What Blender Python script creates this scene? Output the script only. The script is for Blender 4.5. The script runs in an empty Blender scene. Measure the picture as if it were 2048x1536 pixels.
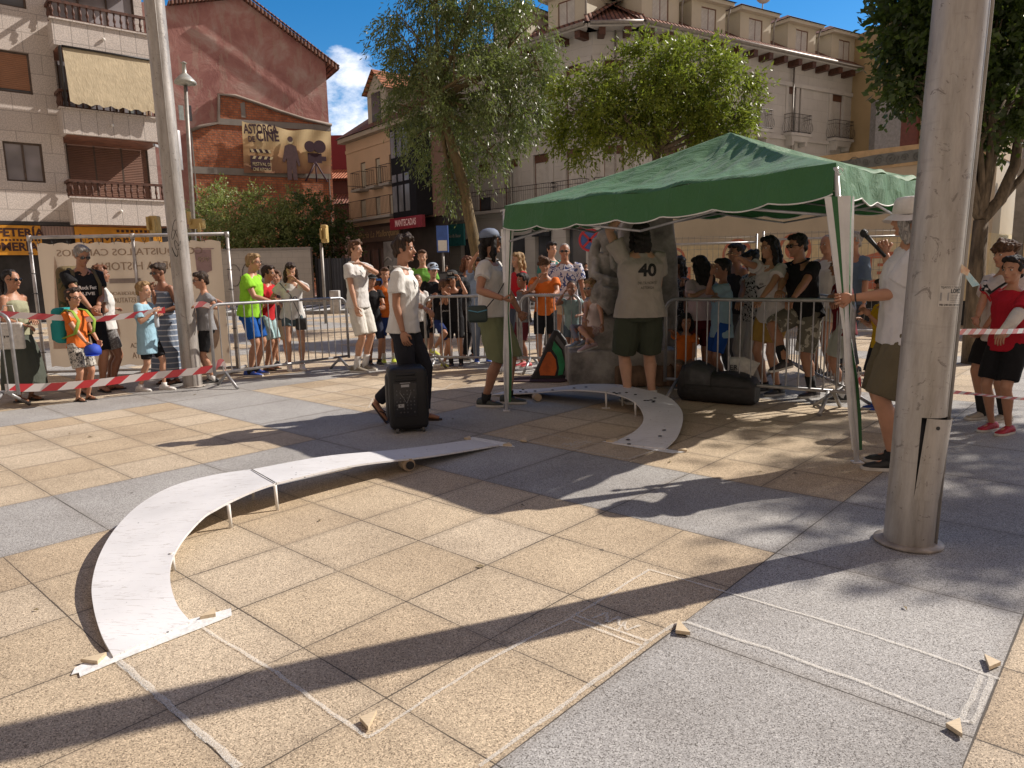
import bpy, bmesh, math, random
import numpy as np
from mathutils import Vector, Matrix, Euler
from mathutils.bvhtree import BVHTree
R = math.radians
PI = math.pi
random.seed(7)
rng = np.random.default_rng(7)
S = bpy.context.scene
COL = S.collection

# ------------------------------------------------------------------ camera
FPX, CAMH = 1433.6, 1.39
_p, _r = R(8.93), R(-1.24)
_fw = np.array([0, math.cos(_p), -math.sin(_p)])
_rt0 = np.array([1.0, 0, 0]); _up0 = np.array([0, math.sin(_p), math.cos(_p)])
_RT = math.cos(_r) * _rt0 + math.sin(_r) * _up0
_UP = -math.sin(_r) * _rt0 + math.cos(_r) * _up0
cd = bpy.data.cameras.new('camera'); cam = bpy.data.objects.new('camera', cd); COL.objects.link(cam)
cd.sensor_fit = 'HORIZONTAL'; cd.sensor_width = 36.0; cd.lens = 36.0 * FPX / 2048.0
cd.clip_start = 0.05; cd.clip_end = 2000
cam.matrix_world = Matrix(((_RT[0], _UP[0], -_fw[0], 0), (_RT[1], _UP[1], -_fw[1], 0), (_RT[2], _UP[2], -_fw[2], CAMH), (0, 0, 0, 1)))
S.camera = cam
S.render.resolution_x = 1024; S.render.resolution_y = 768

def ray(x, y):
    return _fw + _RT * (x - 1024) / FPX - _UP * (y - 768) / FPX
def G(x, y, z=0.0):                      # photo pixel -> point on the level z
    d = ray(x, y); k = (z - CAMH) / d[2]
    return Vector((d[0] * k, d[1] * k, z))
def atY(x, y, Y):                        # photo pixel -> point at depth Y
    d = ray(x, y); k = Y / d[1]
    return Vector((d[0] * k, Y, CAMH + d[2] * k))
def onplane(x, y, P, ang):               # photo pixel -> (u, z) on a vertical plane through P
    d = ray(x, y); c, s = math.cos(ang), math.sin(ang)
    k = (-s * P[0] + c * P[1]) / (-s * d[0] + c * d[1])
    X, Y = d[0] * k, d[1] * k
    return (X - P[0]) * c + (Y - P[1]) * s, CAMH + d[2] * k

# ------------------------------------------------------------------ light
SUN_AZ, SUN_EL = R(21.5), R(39.0)        # direction towards the sun, measured from +X
W = bpy.data.worlds.new('World'); S.world = W; W.use_nodes = True
wn, wl = W.node_tree.nodes, W.node_tree.links
wn.clear()
wo = wn.new('ShaderNodeOutputWorld'); bg = wn.new('ShaderNodeBackground')
sky = wn.new('ShaderNodeTexSky'); sky.sky_type = 'NISHITA'; sky.sun_disc = False
sky.sun_elevation = SUN_EL; sky.sun_rotation = PI / 2 - SUN_AZ
sky.altitude = 800; sky.air_density = 1.0; sky.dust_density = 0.25; sky.ozone_density = 2.2
bg.inputs['Strength'].default_value = 0.12
tcw = wn.new('ShaderNodeTexCoord')
mpw = wn.new('ShaderNodeMapping'); mpw.inputs['Scale'].default_value = (1, 1, 1.7)
wl.new(tcw.outputs['Generated'], mpw.inputs['Vector'])
nzw = wn.new('ShaderNodeTexNoise'); nzw.inputs['Scale'].default_value = 9; nzw.inputs['Detail'].default_value = 9; nzw.inputs['Roughness'].default_value = .62
wl.new(mpw.outputs['Vector'], nzw.inputs['Vector'])
dn = Vector(ray(690, 235)).normalized()
dotw = wn.new('ShaderNodeVectorMath'); dotw.operation = 'DOT_PRODUCT'; wl.new(tcw.outputs['Generated'], dotw.inputs[0]); dotw.inputs[1].default_value = dn
mrw = wn.new('ShaderNodeMapRange'); mrw.inputs['From Min'].default_value = 0.9943; mrw.inputs['From Max'].default_value = .9998
mrw.inputs['To Min'].default_value = -.32; mrw.inputs['To Max'].default_value = .12
wl.new(dotw.outputs['Value'], mrw.inputs['Value'])
adw = wn.new('ShaderNodeMath'); adw.operation = 'ADD'; wl.new(nzw.outputs['Fac'], adw.inputs[0]); wl.new(mrw.outputs['Result'], adw.inputs[1])
crw = wn.new('ShaderNodeValToRGB'); crw.color_ramp.elements[0].position = .47; crw.color_ramp.elements[1].position = .66
wl.new(adw.outputs[0], crw.inputs['Fac'])
mxw = wn.new('ShaderNodeMix'); mxw.data_type = 'RGBA'
wl.new(crw.outputs['Color'], mxw.inputs[0]); hsw = wn.new('ShaderNodeHueSaturation'); hsw.inputs['Saturation'].default_value = 1.45; wl.new(sky.outputs['Color'], hsw.inputs['Color']); wl.new(hsw.outputs[0], mxw.inputs[6]); mxw.inputs[7].default_value = (8.6, 9.0, 9.8, 1)
# unseen warm cloud added behind and above the camera to neutralise blue shade
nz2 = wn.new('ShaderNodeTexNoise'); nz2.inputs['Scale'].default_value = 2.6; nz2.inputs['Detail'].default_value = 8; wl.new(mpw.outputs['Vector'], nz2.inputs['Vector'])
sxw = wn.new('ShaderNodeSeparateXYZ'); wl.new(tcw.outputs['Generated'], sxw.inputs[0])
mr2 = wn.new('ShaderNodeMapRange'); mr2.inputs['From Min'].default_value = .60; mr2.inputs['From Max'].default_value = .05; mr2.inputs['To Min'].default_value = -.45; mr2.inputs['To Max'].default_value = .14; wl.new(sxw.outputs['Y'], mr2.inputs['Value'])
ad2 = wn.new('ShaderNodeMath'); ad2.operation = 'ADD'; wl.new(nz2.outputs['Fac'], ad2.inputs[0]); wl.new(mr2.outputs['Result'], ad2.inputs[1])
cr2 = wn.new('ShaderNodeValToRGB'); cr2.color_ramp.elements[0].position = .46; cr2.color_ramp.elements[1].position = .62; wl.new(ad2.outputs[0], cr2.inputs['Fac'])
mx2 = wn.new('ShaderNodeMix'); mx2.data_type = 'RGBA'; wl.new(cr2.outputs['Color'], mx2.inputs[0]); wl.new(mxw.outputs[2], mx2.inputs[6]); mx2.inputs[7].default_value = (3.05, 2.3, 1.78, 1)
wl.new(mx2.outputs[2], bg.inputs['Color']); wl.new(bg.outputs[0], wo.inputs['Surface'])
sd = bpy.data.lights.new('sun', 'SUN'); sun = bpy.data.objects.new('sun', sd); COL.objects.link(sun)
sd.energy = 5.0; sd.angle = R(.55); sd.color = (1.0, .945, .87)
sv = Vector((math.cos(SUN_EL) * math.cos(SUN_AZ), math.cos(SUN_EL) * math.sin(SUN_AZ), math.sin(SUN_EL)))
sun.rotation_euler = sv.to_track_quat('Z', 'Y').to_euler(); sun.location = sv * 60
S.view_settings.view_transform = 'Standard'; S.view_settings.look = 'None'; S.view_settings.gamma = 1
S.view_settings.exposure = 0.27
S.view_settings.use_white_balance = True; S.view_settings.white_balance_temperature = 6850; S.view_settings.white_balance_tint = 12

# ------------------------------------------------------------------ materials
def newmat(name):
    m = bpy.data.materials.new(name); m.use_nodes = True
    n, l = m.node_tree.nodes, m.node_tree.links
    return m, n, l, n['Principled BSDF']
def nd(n, t, **kw):
    o = n.new(t)
    for k, v in kw.items():
        if k in o.inputs.keys(): o.inputs[k].default_value = v
        else: setattr(o, k, v)
    return o
def ramp(n, stops):
    c = n.new('ShaderNodeValToRGB'); e = c.color_ramp.elements
    while len(e) < len(stops): e.new(.5)
    for q, (p, col) in zip(e, stops):
        q.position = p; q.color = (*col, 1) if len(col) == 3 else col
    return c
def mixc(n, l, f, a, b, mode='MIX'):
    m = n.new('ShaderNodeMix'); m.data_type = 'RGBA'; m.blend_type = mode
    for s, v in ((0, f), (6, a), (7, b)):
        if isinstance(v, (int, float)): m.inputs[s].default_value = v
        elif isinstance(v, tuple): m.inputs[s].default_value = (*v, 1) if len(v) == 3 else v
        else: l.new(v, m.inputs[s])
    return m.outputs[2]
def mth(n, l, op, a, b=0.0, c=None):
    m = n.new('ShaderNodeMath'); m.operation = op
    for i, v in enumerate((a, b, c)):
        if v is None: continue
        if isinstance(v, (int, float)): m.inputs[i].default_value = v
        else: l.new(v, m.inputs[i])
    return m.outputs[0]
MATS = {}
def mat(name, col, rough=.6, metal=0.0, var=.12, vscale=6.0, bump=0.0, bscale=40.0, spec=None, col2=None, sheen=0, stretch=None):
    """plain surface with a cloudy colour variation and a fine relief"""
    if name in MATS: return MATS[name]
    m, n, l, b = newmat(name)
    tc = n.new('ShaderNodeTexCoord'); vec = tc.outputs['Object']
    if stretch:
        mp = n.new('ShaderNodeMapping'); mp.inputs['Scale'].default_value = stretch; l.new(vec, mp.inputs['Vector']); vec = mp.outputs['Vector']
    nz = nd(n, 'ShaderNodeTexNoise', Scale=vscale, Detail=6.0, Roughness=.62); l.new(vec, nz.inputs['Vector'])
    c2 = col2 or tuple(max(0, c * (1 - var * 2)) for c in col)
    c1 = col if col2 else tuple(min(1, c * (1 + var)) for c in col)
    r = ramp(n, [(.32, c2), (.68, c1)]); l.new(nz.outputs['Fac'], r.inputs['Fac'])
    l.new(r.outputs['Color'], b.inputs['Base Color'])
    b.inputs['Roughness'].default_value = rough; b.inputs['Metallic'].default_value = metal
    if spec is not None: b.inputs['Specular IOR Level'].default_value = spec
    if bump:
        n2 = nd(n, 'ShaderNodeTexNoise', Scale=bscale, Detail=4.0); l.new(vec, n2.inputs['Vector'])
        bp = nd(n, 'ShaderNodeBump', Strength=bump, Distance=.02); l.new(n2.outputs['Fac'], bp.inputs['Height']); l.new(bp.outputs['Normal'], b.inputs['Normal'])
    MATS[name] = m; return m
def cloth(name, col, col2=None, kind=None, scale=1.0):
    """woven cloth: soft creases, a weave, optional stripes or print"""
    if name in MATS: return MATS[name]
    m, n, l, b = newmat(name)
    tc = n.new('ShaderNodeTexCoord')
    nz = nd(n, 'ShaderNodeTexNoise', Scale=5.0, Detail=5.0); l.new(tc.outputs['Object'], nz.inputs['Vector'])
    r = ramp(n, [(.3, tuple(c * .86 for c in col)), (.7, tuple(min(1, c * 1.06) for c in col))]); l.new(nz.outputs['Fac'], r.inputs['Fac'])
    out = r.outputs['Color']
    if kind == 'stripe':
        sx = n.new('ShaderNodeSeparateXYZ'); l.new(tc.outputs['Object'], sx.inputs[0])
        v = mth(n, l, 'FRACT', mth(n, l, 'MULTIPLY', sx.outputs['Z'], 14.0 * scale))
        out = mixc(n, l, mth(n, l, 'LESS_THAN', v, .2), out, col2)
    elif kind in ('print', 'camo', 'dots'):
        vo = nd(n, 'ShaderNodeTexNoise', Scale={'print': 16.0, 'camo': 9.0, 'dots': 38.0}[kind] * scale, Detail=2.0, Distortion=1.4)
        l.new(tc.outputs['Object'], vo.inputs['Vector'])
        out = mixc(n, l, mth(n, l, 'GREATER_THAN', vo.outputs['Fac'], .55), out, col2)
    l.new(out, b.inputs['Base Color'])
    b.inputs['Roughness'].default_value = .85; b.inputs['Specular IOR Level'].default_value = .2
    mp = nd(n, 'ShaderNodeMapping'); mp.inputs['Scale'].default_value = (1, 1, .45); l.new(tc.outputs['Object'], mp.inputs['Vector'])
    w1 = nd(n, 'ShaderNodeTexNoise', Scale=11.0, Detail=4.0, Distortion=.9); l.new(mp.outputs['Vector'], w1.inputs['Vector'])
    bp = nd(n, 'ShaderNodeBump', Strength=.55, Distance=.03); l.new(w1.outputs['Fac'], bp.inputs['Height'])
    l.new(bp.outputs['Normal'], b.inputs['Normal'])
    MATS[name] = m; return m
def glassy(name, col=(.02, .025, .03), rough=.08):
    if name in MATS: return MATS[name]
    m, n, l, b = newmat(name)
    tc = n.new('ShaderNodeTexCoord'); nz = nd(n, 'ShaderNodeTexNoise', Scale=.8, Detail=2.0); l.new(tc.outputs['Object'], nz.inputs['Vector'])
    r = ramp(n, [(.35, col), (.7, tuple(c * 2.2 for c in col))]); l.new(nz.outputs['Fac'], r.inputs['Fac']); l.new(r.outputs['Color'], b.inputs['Base Color'])
    b.inputs['Roughness'].default_value = rough; b.inputs['Specular IOR Level'].default_value = .6
    bp = nd(n, 'ShaderNodeBump', Strength=.05, Distance=.05); l.new(nz.outputs['Fac'], bp.inputs['Height']); l.new(bp.outputs['Normal'], b.inputs['Normal'])
    MATS[name] = m; return m
def shutter(name, col, pitch=.05, axis='Z', depth=.5, rough=.55):
    """slatted surface: horizontal (Z) or vertical (X) slats with dark gaps"""
    if name in MATS: return MATS[name]
    m, n, l, b = newmat(name)
    tc = n.new('ShaderNodeTexCoord'); sx = n.new('ShaderNodeSeparateXYZ'); l.new(tc.outputs['Object'], sx.inputs[0])
    v = mth(n, l, 'FRACT', mth(n, l, 'DIVIDE', sx.outputs[axis], pitch))
    nz = nd(n, 'ShaderNodeTexNoise', Scale=3.0, Detail=4.0); l.new(tc.outputs['Object'], nz.inputs['Vector'])
    r = ramp(n, [(.3, tuple(c * .82 for c in col)), (.7, col)]); l.new(nz.outputs['Fac'], r.inputs['Fac'])
    l.new(mixc(n, l, mth(n, l, 'LESS_THAN', v, .14), r.outputs['Color'], tuple(c * .4 for c in col)), b.inputs['Base Color'])
    b.inputs['Roughness'].default_value = rough
    bp = nd(n, 'ShaderNodeBump', Strength=depth, Distance=pitch * .4); l.new(mth(n, l, 'SINE', mth(n, l, 'MULTIPLY', v, PI)), bp.inputs['Height']); l.new(bp.outputs['Normal'], b.inputs['Normal'])
    MATS[name] = m; return m
def plaster(name, col, course=0.0, vjoint=0.0, stain=.35, rough=.85, speck=0.0, jw=.012, jdark=.45, brickoff=.5):
    """render or stone cladding: weather stains, grain, and optional slab joints in x/z"""
    if name in MATS: return MATS[name]
    m, n, l, b = newmat(name)
    tc = n.new('ShaderNodeTexCoord')
    n1 = nd(n, 'ShaderNodeTexNoise', Scale=.55, Detail=8.0, Roughness=.68); l.new(tc.outputs['Object'], n1.inputs['Vector'])
    mp = nd(n, 'ShaderNodeMapping'); mp.inputs['Scale'].default_value = (3.2, 3.2, .35); l.new(tc.outputs['Object'], mp.inputs['Vector'])
    n2 = nd(n, 'ShaderNodeTexNoise', Scale=1.0, Detail=5.0); l.new(mp.outputs['Vector'], n2.inputs['Vector'])
    r1 = ramp(n, [(.3, tuple(c * (1 - stain) for c in col)), (.65, col)]); l.new(n1.outputs['Fac'], r1.inputs['Fac'])
    out = mixc(n, l, mth(n, l, 'MULTIPLY', mth(n, l, 'GREATER_THAN', n2.outputs['Fac'], .62), stain * .35), r1.outputs['Color'], tuple(c * .55 for c in col))
    if speck:
        n3 = nd(n, 'ShaderNodeTexNoise', Scale=28.0, Detail=2.0); l.new(tc.outputs['Object'], n3.inputs['Vector'])
        r3 = ramp(n, [(.4, (1 - speck,) * 3), (.6, (1 + speck * .5,) * 3)]); l.new(n3.outputs['Fac'], r3.inputs['Fac'])
        out = mixc(n, l, 1.0, out, r3.outputs['Color'], 'MULTIPLY')
    hgt = n1.outputs['Fac']
    if course:
        sx = n.new('ShaderNodeSeparateXYZ'); l.new(tc.outputs['Object'], sx.inputs[0])
        zz = mth(n, l, 'DIVIDE', sx.outputs['Z'], course); row = mth(n, l, 'FLOOR', zz)
        jz = mth(n, l, 'LESS_THAN', mth(n, l, 'FRACT', zz), jw / course)
        j = jz
        if vjoint:
            off = mth(n, l, 'MULTIPLY', mth(n, l, 'MODULO', row, 2.0), brickoff)
            xx = mth(n, l, 'ADD', mth(n, l, 'DIVIDE', mth(n, l, 'ADD', sx.outputs['X'], sx.outputs['Y']), vjoint), off)
            jx = mth(n, l, 'LESS_THAN', mth(n, l, 'FRACT', mth(n, l, 'ADD', xx, 200.0)), jw / vjoint)
            j = mth(n, l, 'MAXIMUM', jz, jx)
            wn_ = n.new('ShaderNodeTexWhiteNoise'); wn_.noise_dimensions = '2D'
            cb = n.new('ShaderNodeCombineXYZ'); l.new(mth(n, l, 'FLOOR', xx), cb.inputs[0]); l.new(row, cb.inputs[1]); l.new(cb.outputs[0], wn_.inputs['Vector'])
            out = mixc(n, l, mth(n, l, 'MULTIPLY', wn_.outputs['Value'], .16), out, tuple(c * .5 for c in col))
        out = mixc(n, l, j, out, tuple(c * jdark for c in col))
        hgt = mth(n, l, 'SUBTRACT', mth(n, l, 'MULTIPLY', hgt, .3), j)
    l.new(out, b.inputs['Base Color']); b.inputs['Roughness'].default_value = rough
    bp = nd(n, 'ShaderNodeBump', Strength=.35, Distance=.03); l.new(hgt, bp.inputs['Height']); l.new(bp.outputs['Normal'], b.inputs['Normal'])
    MATS[name] = m; return m

# ------------------------------------------------------------------ mesh building
class MB:
    def __init__(s): s.v = []; s.f = []; s.m = []; s.sm = []
    def add(s, vs, fs, mi=0, smooth=False):
        o = len(s.v); s.v.extend([tuple(v) for v in vs]); s.f.extend([tuple(i + o for i in f) for f in fs])
        s.m.extend([mi] * len(fs)); s.sm.extend([smooth] * len(fs)); return s
    def box(s, c, d, rz=0.0, mi=0, M=None, taper=1.0):
        hx, hy, hz = d[0] / 2, d[1] / 2, d[2] / 2; vs = []
        for sz in (-1, 1):
            k = taper if sz > 0 else 1
            for sx, sy in ((-1, -1), (1, -1), (1, 1), (-1, 1)): vs.append(Vector((sx * hx * k, sy * hy * k, sz * hz)))
        mt = Matrix.Translation(c) @ (M if M is not None else Matrix.Rotation(rz, 4, 'Z'))
        return s.add([mt @ v for v in vs], [(0, 3, 2, 1), (4, 5, 6, 7), (0, 1, 5, 4), (1, 2, 6, 5), (2, 3, 7, 6), (3, 0, 4, 7)], mi)
    def lohi(s, a, b, mi=0):
        return s.box([(p + q) / 2 for p, q in zip(a, b)], [abs(q - p) for p, q in zip(a, b)], mi=mi)
    def bbox(s, c, d, r=.01, mi=0, M=None, seg=2):
        bm = bmesh.new(); bmesh.ops.create_cube(bm, size=1); bmesh.ops.scale(bm, verts=bm.verts, vec=Vector(d))
        bmesh.ops.bevel(bm, geom=bm.edges[:], offset=r, segments=seg, affect='EDGES', profile=.5)
        mt = Matrix.Translation(c) @ (M if M is not None else Matrix())
        bm.verts.ensure_lookup_table(); bm.verts.index_update()
        s.add([mt @ v.co for v in bm.verts], [[v.index for v in f.verts] for f in bm.faces], mi, True); bm.free(); return s
    def tube(s, pts, r, n=8, mi=0, closed=False, cap=True, flat=1.0, up=None):
        P = [Vector(p) for p in pts]; rr = r if isinstance(r, (list, tuple)) else [r] * len(P)
        vs = []; prev = None
        for i, p in enumerate(P):
            if closed: t = P[(i + 1) % len(P)] - P[i - 1]
            else: t = P[min(i + 1, len(P) - 1)] - P[max(i - 1, 0)]
            t.normalize()
            if prev is None:
                a = Vector(up) if up is not None else (Vector((0, 0, 1)) if abs(t.z) < .9 else Vector((1, 0, 0)))
                u = t.cross(a).normalized()
            else: u = (prev - t * prev.dot(t)).normalized()
            prev = u; w = t.cross(u)
            ri = rr[i]; ra, rb = (ri if isinstance(ri, (list, tuple)) else (ri, ri * flat))
            for k in range(n):
                q = 2 * PI * k / n; vs.append(p + u * ra * math.cos(q) + w * rb * math.sin(q))
        L = len(P); fs = []
        for i in range(L if closed else L - 1):
            j = (i + 1) % L
            for k in range(n): fs.append((i * n + k, i * n + (k + 1) % n, j * n + (k + 1) % n, j * n + k))
        s.add(vs, fs, mi, True)
        if cap and not closed:
            o = len(s.v) - len(vs)
            s.f.append(tuple(o + k for k in range(n))[::-1]); s.m.append(mi); s.sm.append(False)
            s.f.append(tuple(o + (L - 1) * n + k for k in range(n))); s.m.append(mi); s.sm.append(False)
        return s
    def ell(s, c, r, n=12, m=8, mi=0, M=None):
        vs = []; fs = []
        mt = M if M is not None else Matrix()
        for i in range(m + 1):
            th = PI * i / m
            for k in range(n):
                q = 2 * PI * k / n
                vs.append(Vector(c) + (mt @ Vector((r[0] * math.sin(th) * math.cos(q), r[1] * math.sin(th) * math.sin(q), r[2] * math.cos(th)))))
        for i in range(m):
            for k in range(n): fs.append((i * n + k, (i + 1) * n + k, (i + 1) * n + (k + 1) % n, i * n + (k + 1) % n))
        return s.add(vs, fs, mi, True)
    def loft(s, rings, mi=0, cap=True, smooth=True):
        n = len(rings[0]); vs = [p for r in rings for p in r]; fs = []
        for i in range(len(rings) - 1):
            for k in range(n): fs.append((i * n + k, i * n + (k + 1) % n, (i + 1) * n + (k + 1) % n, (i + 1) * n + k))
        s.add(vs, fs, mi, smooth)
        if cap:
            o = len(s.v) - len(vs)
            s.f.append(tuple(o + k for k in range(n))[::-1]); s.f.append(tuple(o + (len(rings) - 1) * n + k for k in range(n)))
            s.m += [mi, mi]; s.sm += [False, False]
        return s
    def lathe(s, c, prof, n=20, mi=0, smooth=True):
        return s.loft([[Vector(c) + Vector((r * math.cos(2 * PI * k / n), r * math.sin(2 * PI * k / n), z)) for k in range(n)] for r, z in prof], mi, True, smooth)
    def prism(s, poly, y0, y1, mi=0, M=None):
        """polygon in x/z extruded along y"""
        n = len(poly); mt = M if M is not None else Matrix()
        vs = [mt @ Vector((x, y0, z)) for x, z in poly] + [mt @ Vector((x, y1, z)) for x, z in poly]
        fs = [tuple(range(n)), tuple(range(2 * n - 1, n - 1, -1))] + [(i, i + n, (i + 1) % n + n, (i + 1) % n) for i in range(n)]
        return s.add(vs, fs, mi)
    def slab(s, poly, z0, z1, mi=0):
        n = len(poly); vs = [(x, y, z0) for x, y in poly] + [(x, y, z1) for x, y in poly]
        fs = [tuple(range(n))[::-1], tuple(range(n, 2 * n))] + [(i, (i + 1) % n, (i + 1) % n + n, i + n) for i in range(n)]
        return s.add(vs, fs, mi)
    def build(s, name, mats, parent=None, loc=None, rz=None, label=None, cat=None, group=None, kind=None):
        me = bpy.data.meshes.new(name); me.from_pydata([tuple(v) for v in s.v], [], s.f)
        for mm in (mats if isinstance(mats, (list, tuple)) else [mats]): me.materials.append(mm)
        me.polygons.foreach_set('material_index', s.m); me.polygons.foreach_set('use_smooth', s.sm); me.update()
        return link(name, me, parent, loc, rz, label, cat, group, kind)
def link(name, me, parent=None, loc=None, rz=None, label=None, cat=None, group=None, kind=None):
    o = bpy.data.objects.new(name, me); COL.objects.link(o)
    if parent is not None: o.parent = parent
    if loc is not None: o.location = loc
    if rz is not None: o.rotation_euler[2] = rz
    tag(o, label, cat, group, kind); return o
def tag(o, label=None, cat=None, group=None, kind=None):
    for k, v in (('label', label), ('category', cat), ('group', group), ('kind', kind)):
        if v: o[k] = v
    return o
def thing(name, label, cat, loc=(0, 0, 0), rz=0.0, group=None):
    o = bpy.data.objects.new(name, None); COL.objects.link(o); o.empty_display_size = .2
    o.location = loc; o.rotation_euler[2] = rz; return tag(o, label, cat, group)
def copy_thing(o, loc, rz=None, label=None):
    c = o.copy(); COL.objects.link(c); c.location = loc
    if rz is not None: c.rotation_euler[2] = rz
    if label: c['label'] = label
    for ch in list(o.children):
        k = ch.copy(); COL.objects.link(k); k.parent = c
        for g2 in list(ch.children):
            q = g2.copy(); COL.objects.link(q); q.parent = k
    return c
def fastmesh(name, V, F, mats, smooth=False, midx=None):
    V = np.asarray(V, np.float32); F = np.asarray(F, np.int32); k = F.shape[1]
    me = bpy.data.meshes.new(name); me.vertices.add(len(V)); me.vertices.foreach_set('co', V.ravel())
    me.loops.add(F.size); me.loops.foreach_set('vertex_index', F.ravel())
    me.polygons.add(len(F)); me.polygons.foreach_set('loop_start', np.arange(0, F.size, k, dtype=np.int32))
    if smooth: me.polygons.foreach_set('use_smooth', np.ones(len(F), bool))
    for mm in (mats if isinstance(mats, (list, tuple)) else [mats]): me.materials.append(mm)
    if midx is not None: me.polygons.foreach_set('material_index', np.asarray(midx, np.int32))
    me.update(calc_edges=True); return me
def textmesh(txt, size, ext=0.0, bold=0.0, align='CENTER', shear=0.0, spacing=1.0):
    cu = bpy.data.curves.new('txt', 'FONT'); cu.body = txt; cu.size = size; cu.extrude = ext; cu.offset = bold
    cu.align_x = align; cu.align_y = 'CENTER'; cu.shear = shear; cu.space_character = spacing; cu.resolution_u = 3
    o = bpy.data.objects.new('txt', cu); COL.objects.link(o)
    dg = bpy.context.evaluated_depsgraph_get(); me = bpy.data.meshes.new_from_object(o.evaluated_get(dg))
    bpy.data.objects.remove(o); bpy.data.curves.remove(cu); return me
def text_on(name, txt, size, m, parent, loc, flip=False, ext=.004, bold=0.0, width=None, rot=0.0, height=None, **kw):
    """lettering standing on the x/z plane of its parent, reading along +x when seen from -y"""
    me = textmesh(txt, size, ext, bold, **kw)
    xs = [v.co.x for v in me.vertices]; ys = [v.co.y for v in me.vertices]
    kx = width / (max(xs) - min(xs)) if width and xs else 1.0
    ky = height / (max(ys) - min(ys)) if height and ys else 1.0
    M = Matrix.Translation(loc) @ Matrix.Rotation(rot, 4, 'Y') @ Matrix.Rotation(PI / 2, 4, 'X') @ Matrix.Diagonal((kx * (-1 if flip else 1), ky, 1, 1))
    me.transform(M)
    if flip: me.flip_normals()
    me.materials.clear(); me.materials.append(m)
    return link(name, me, parent)
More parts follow.
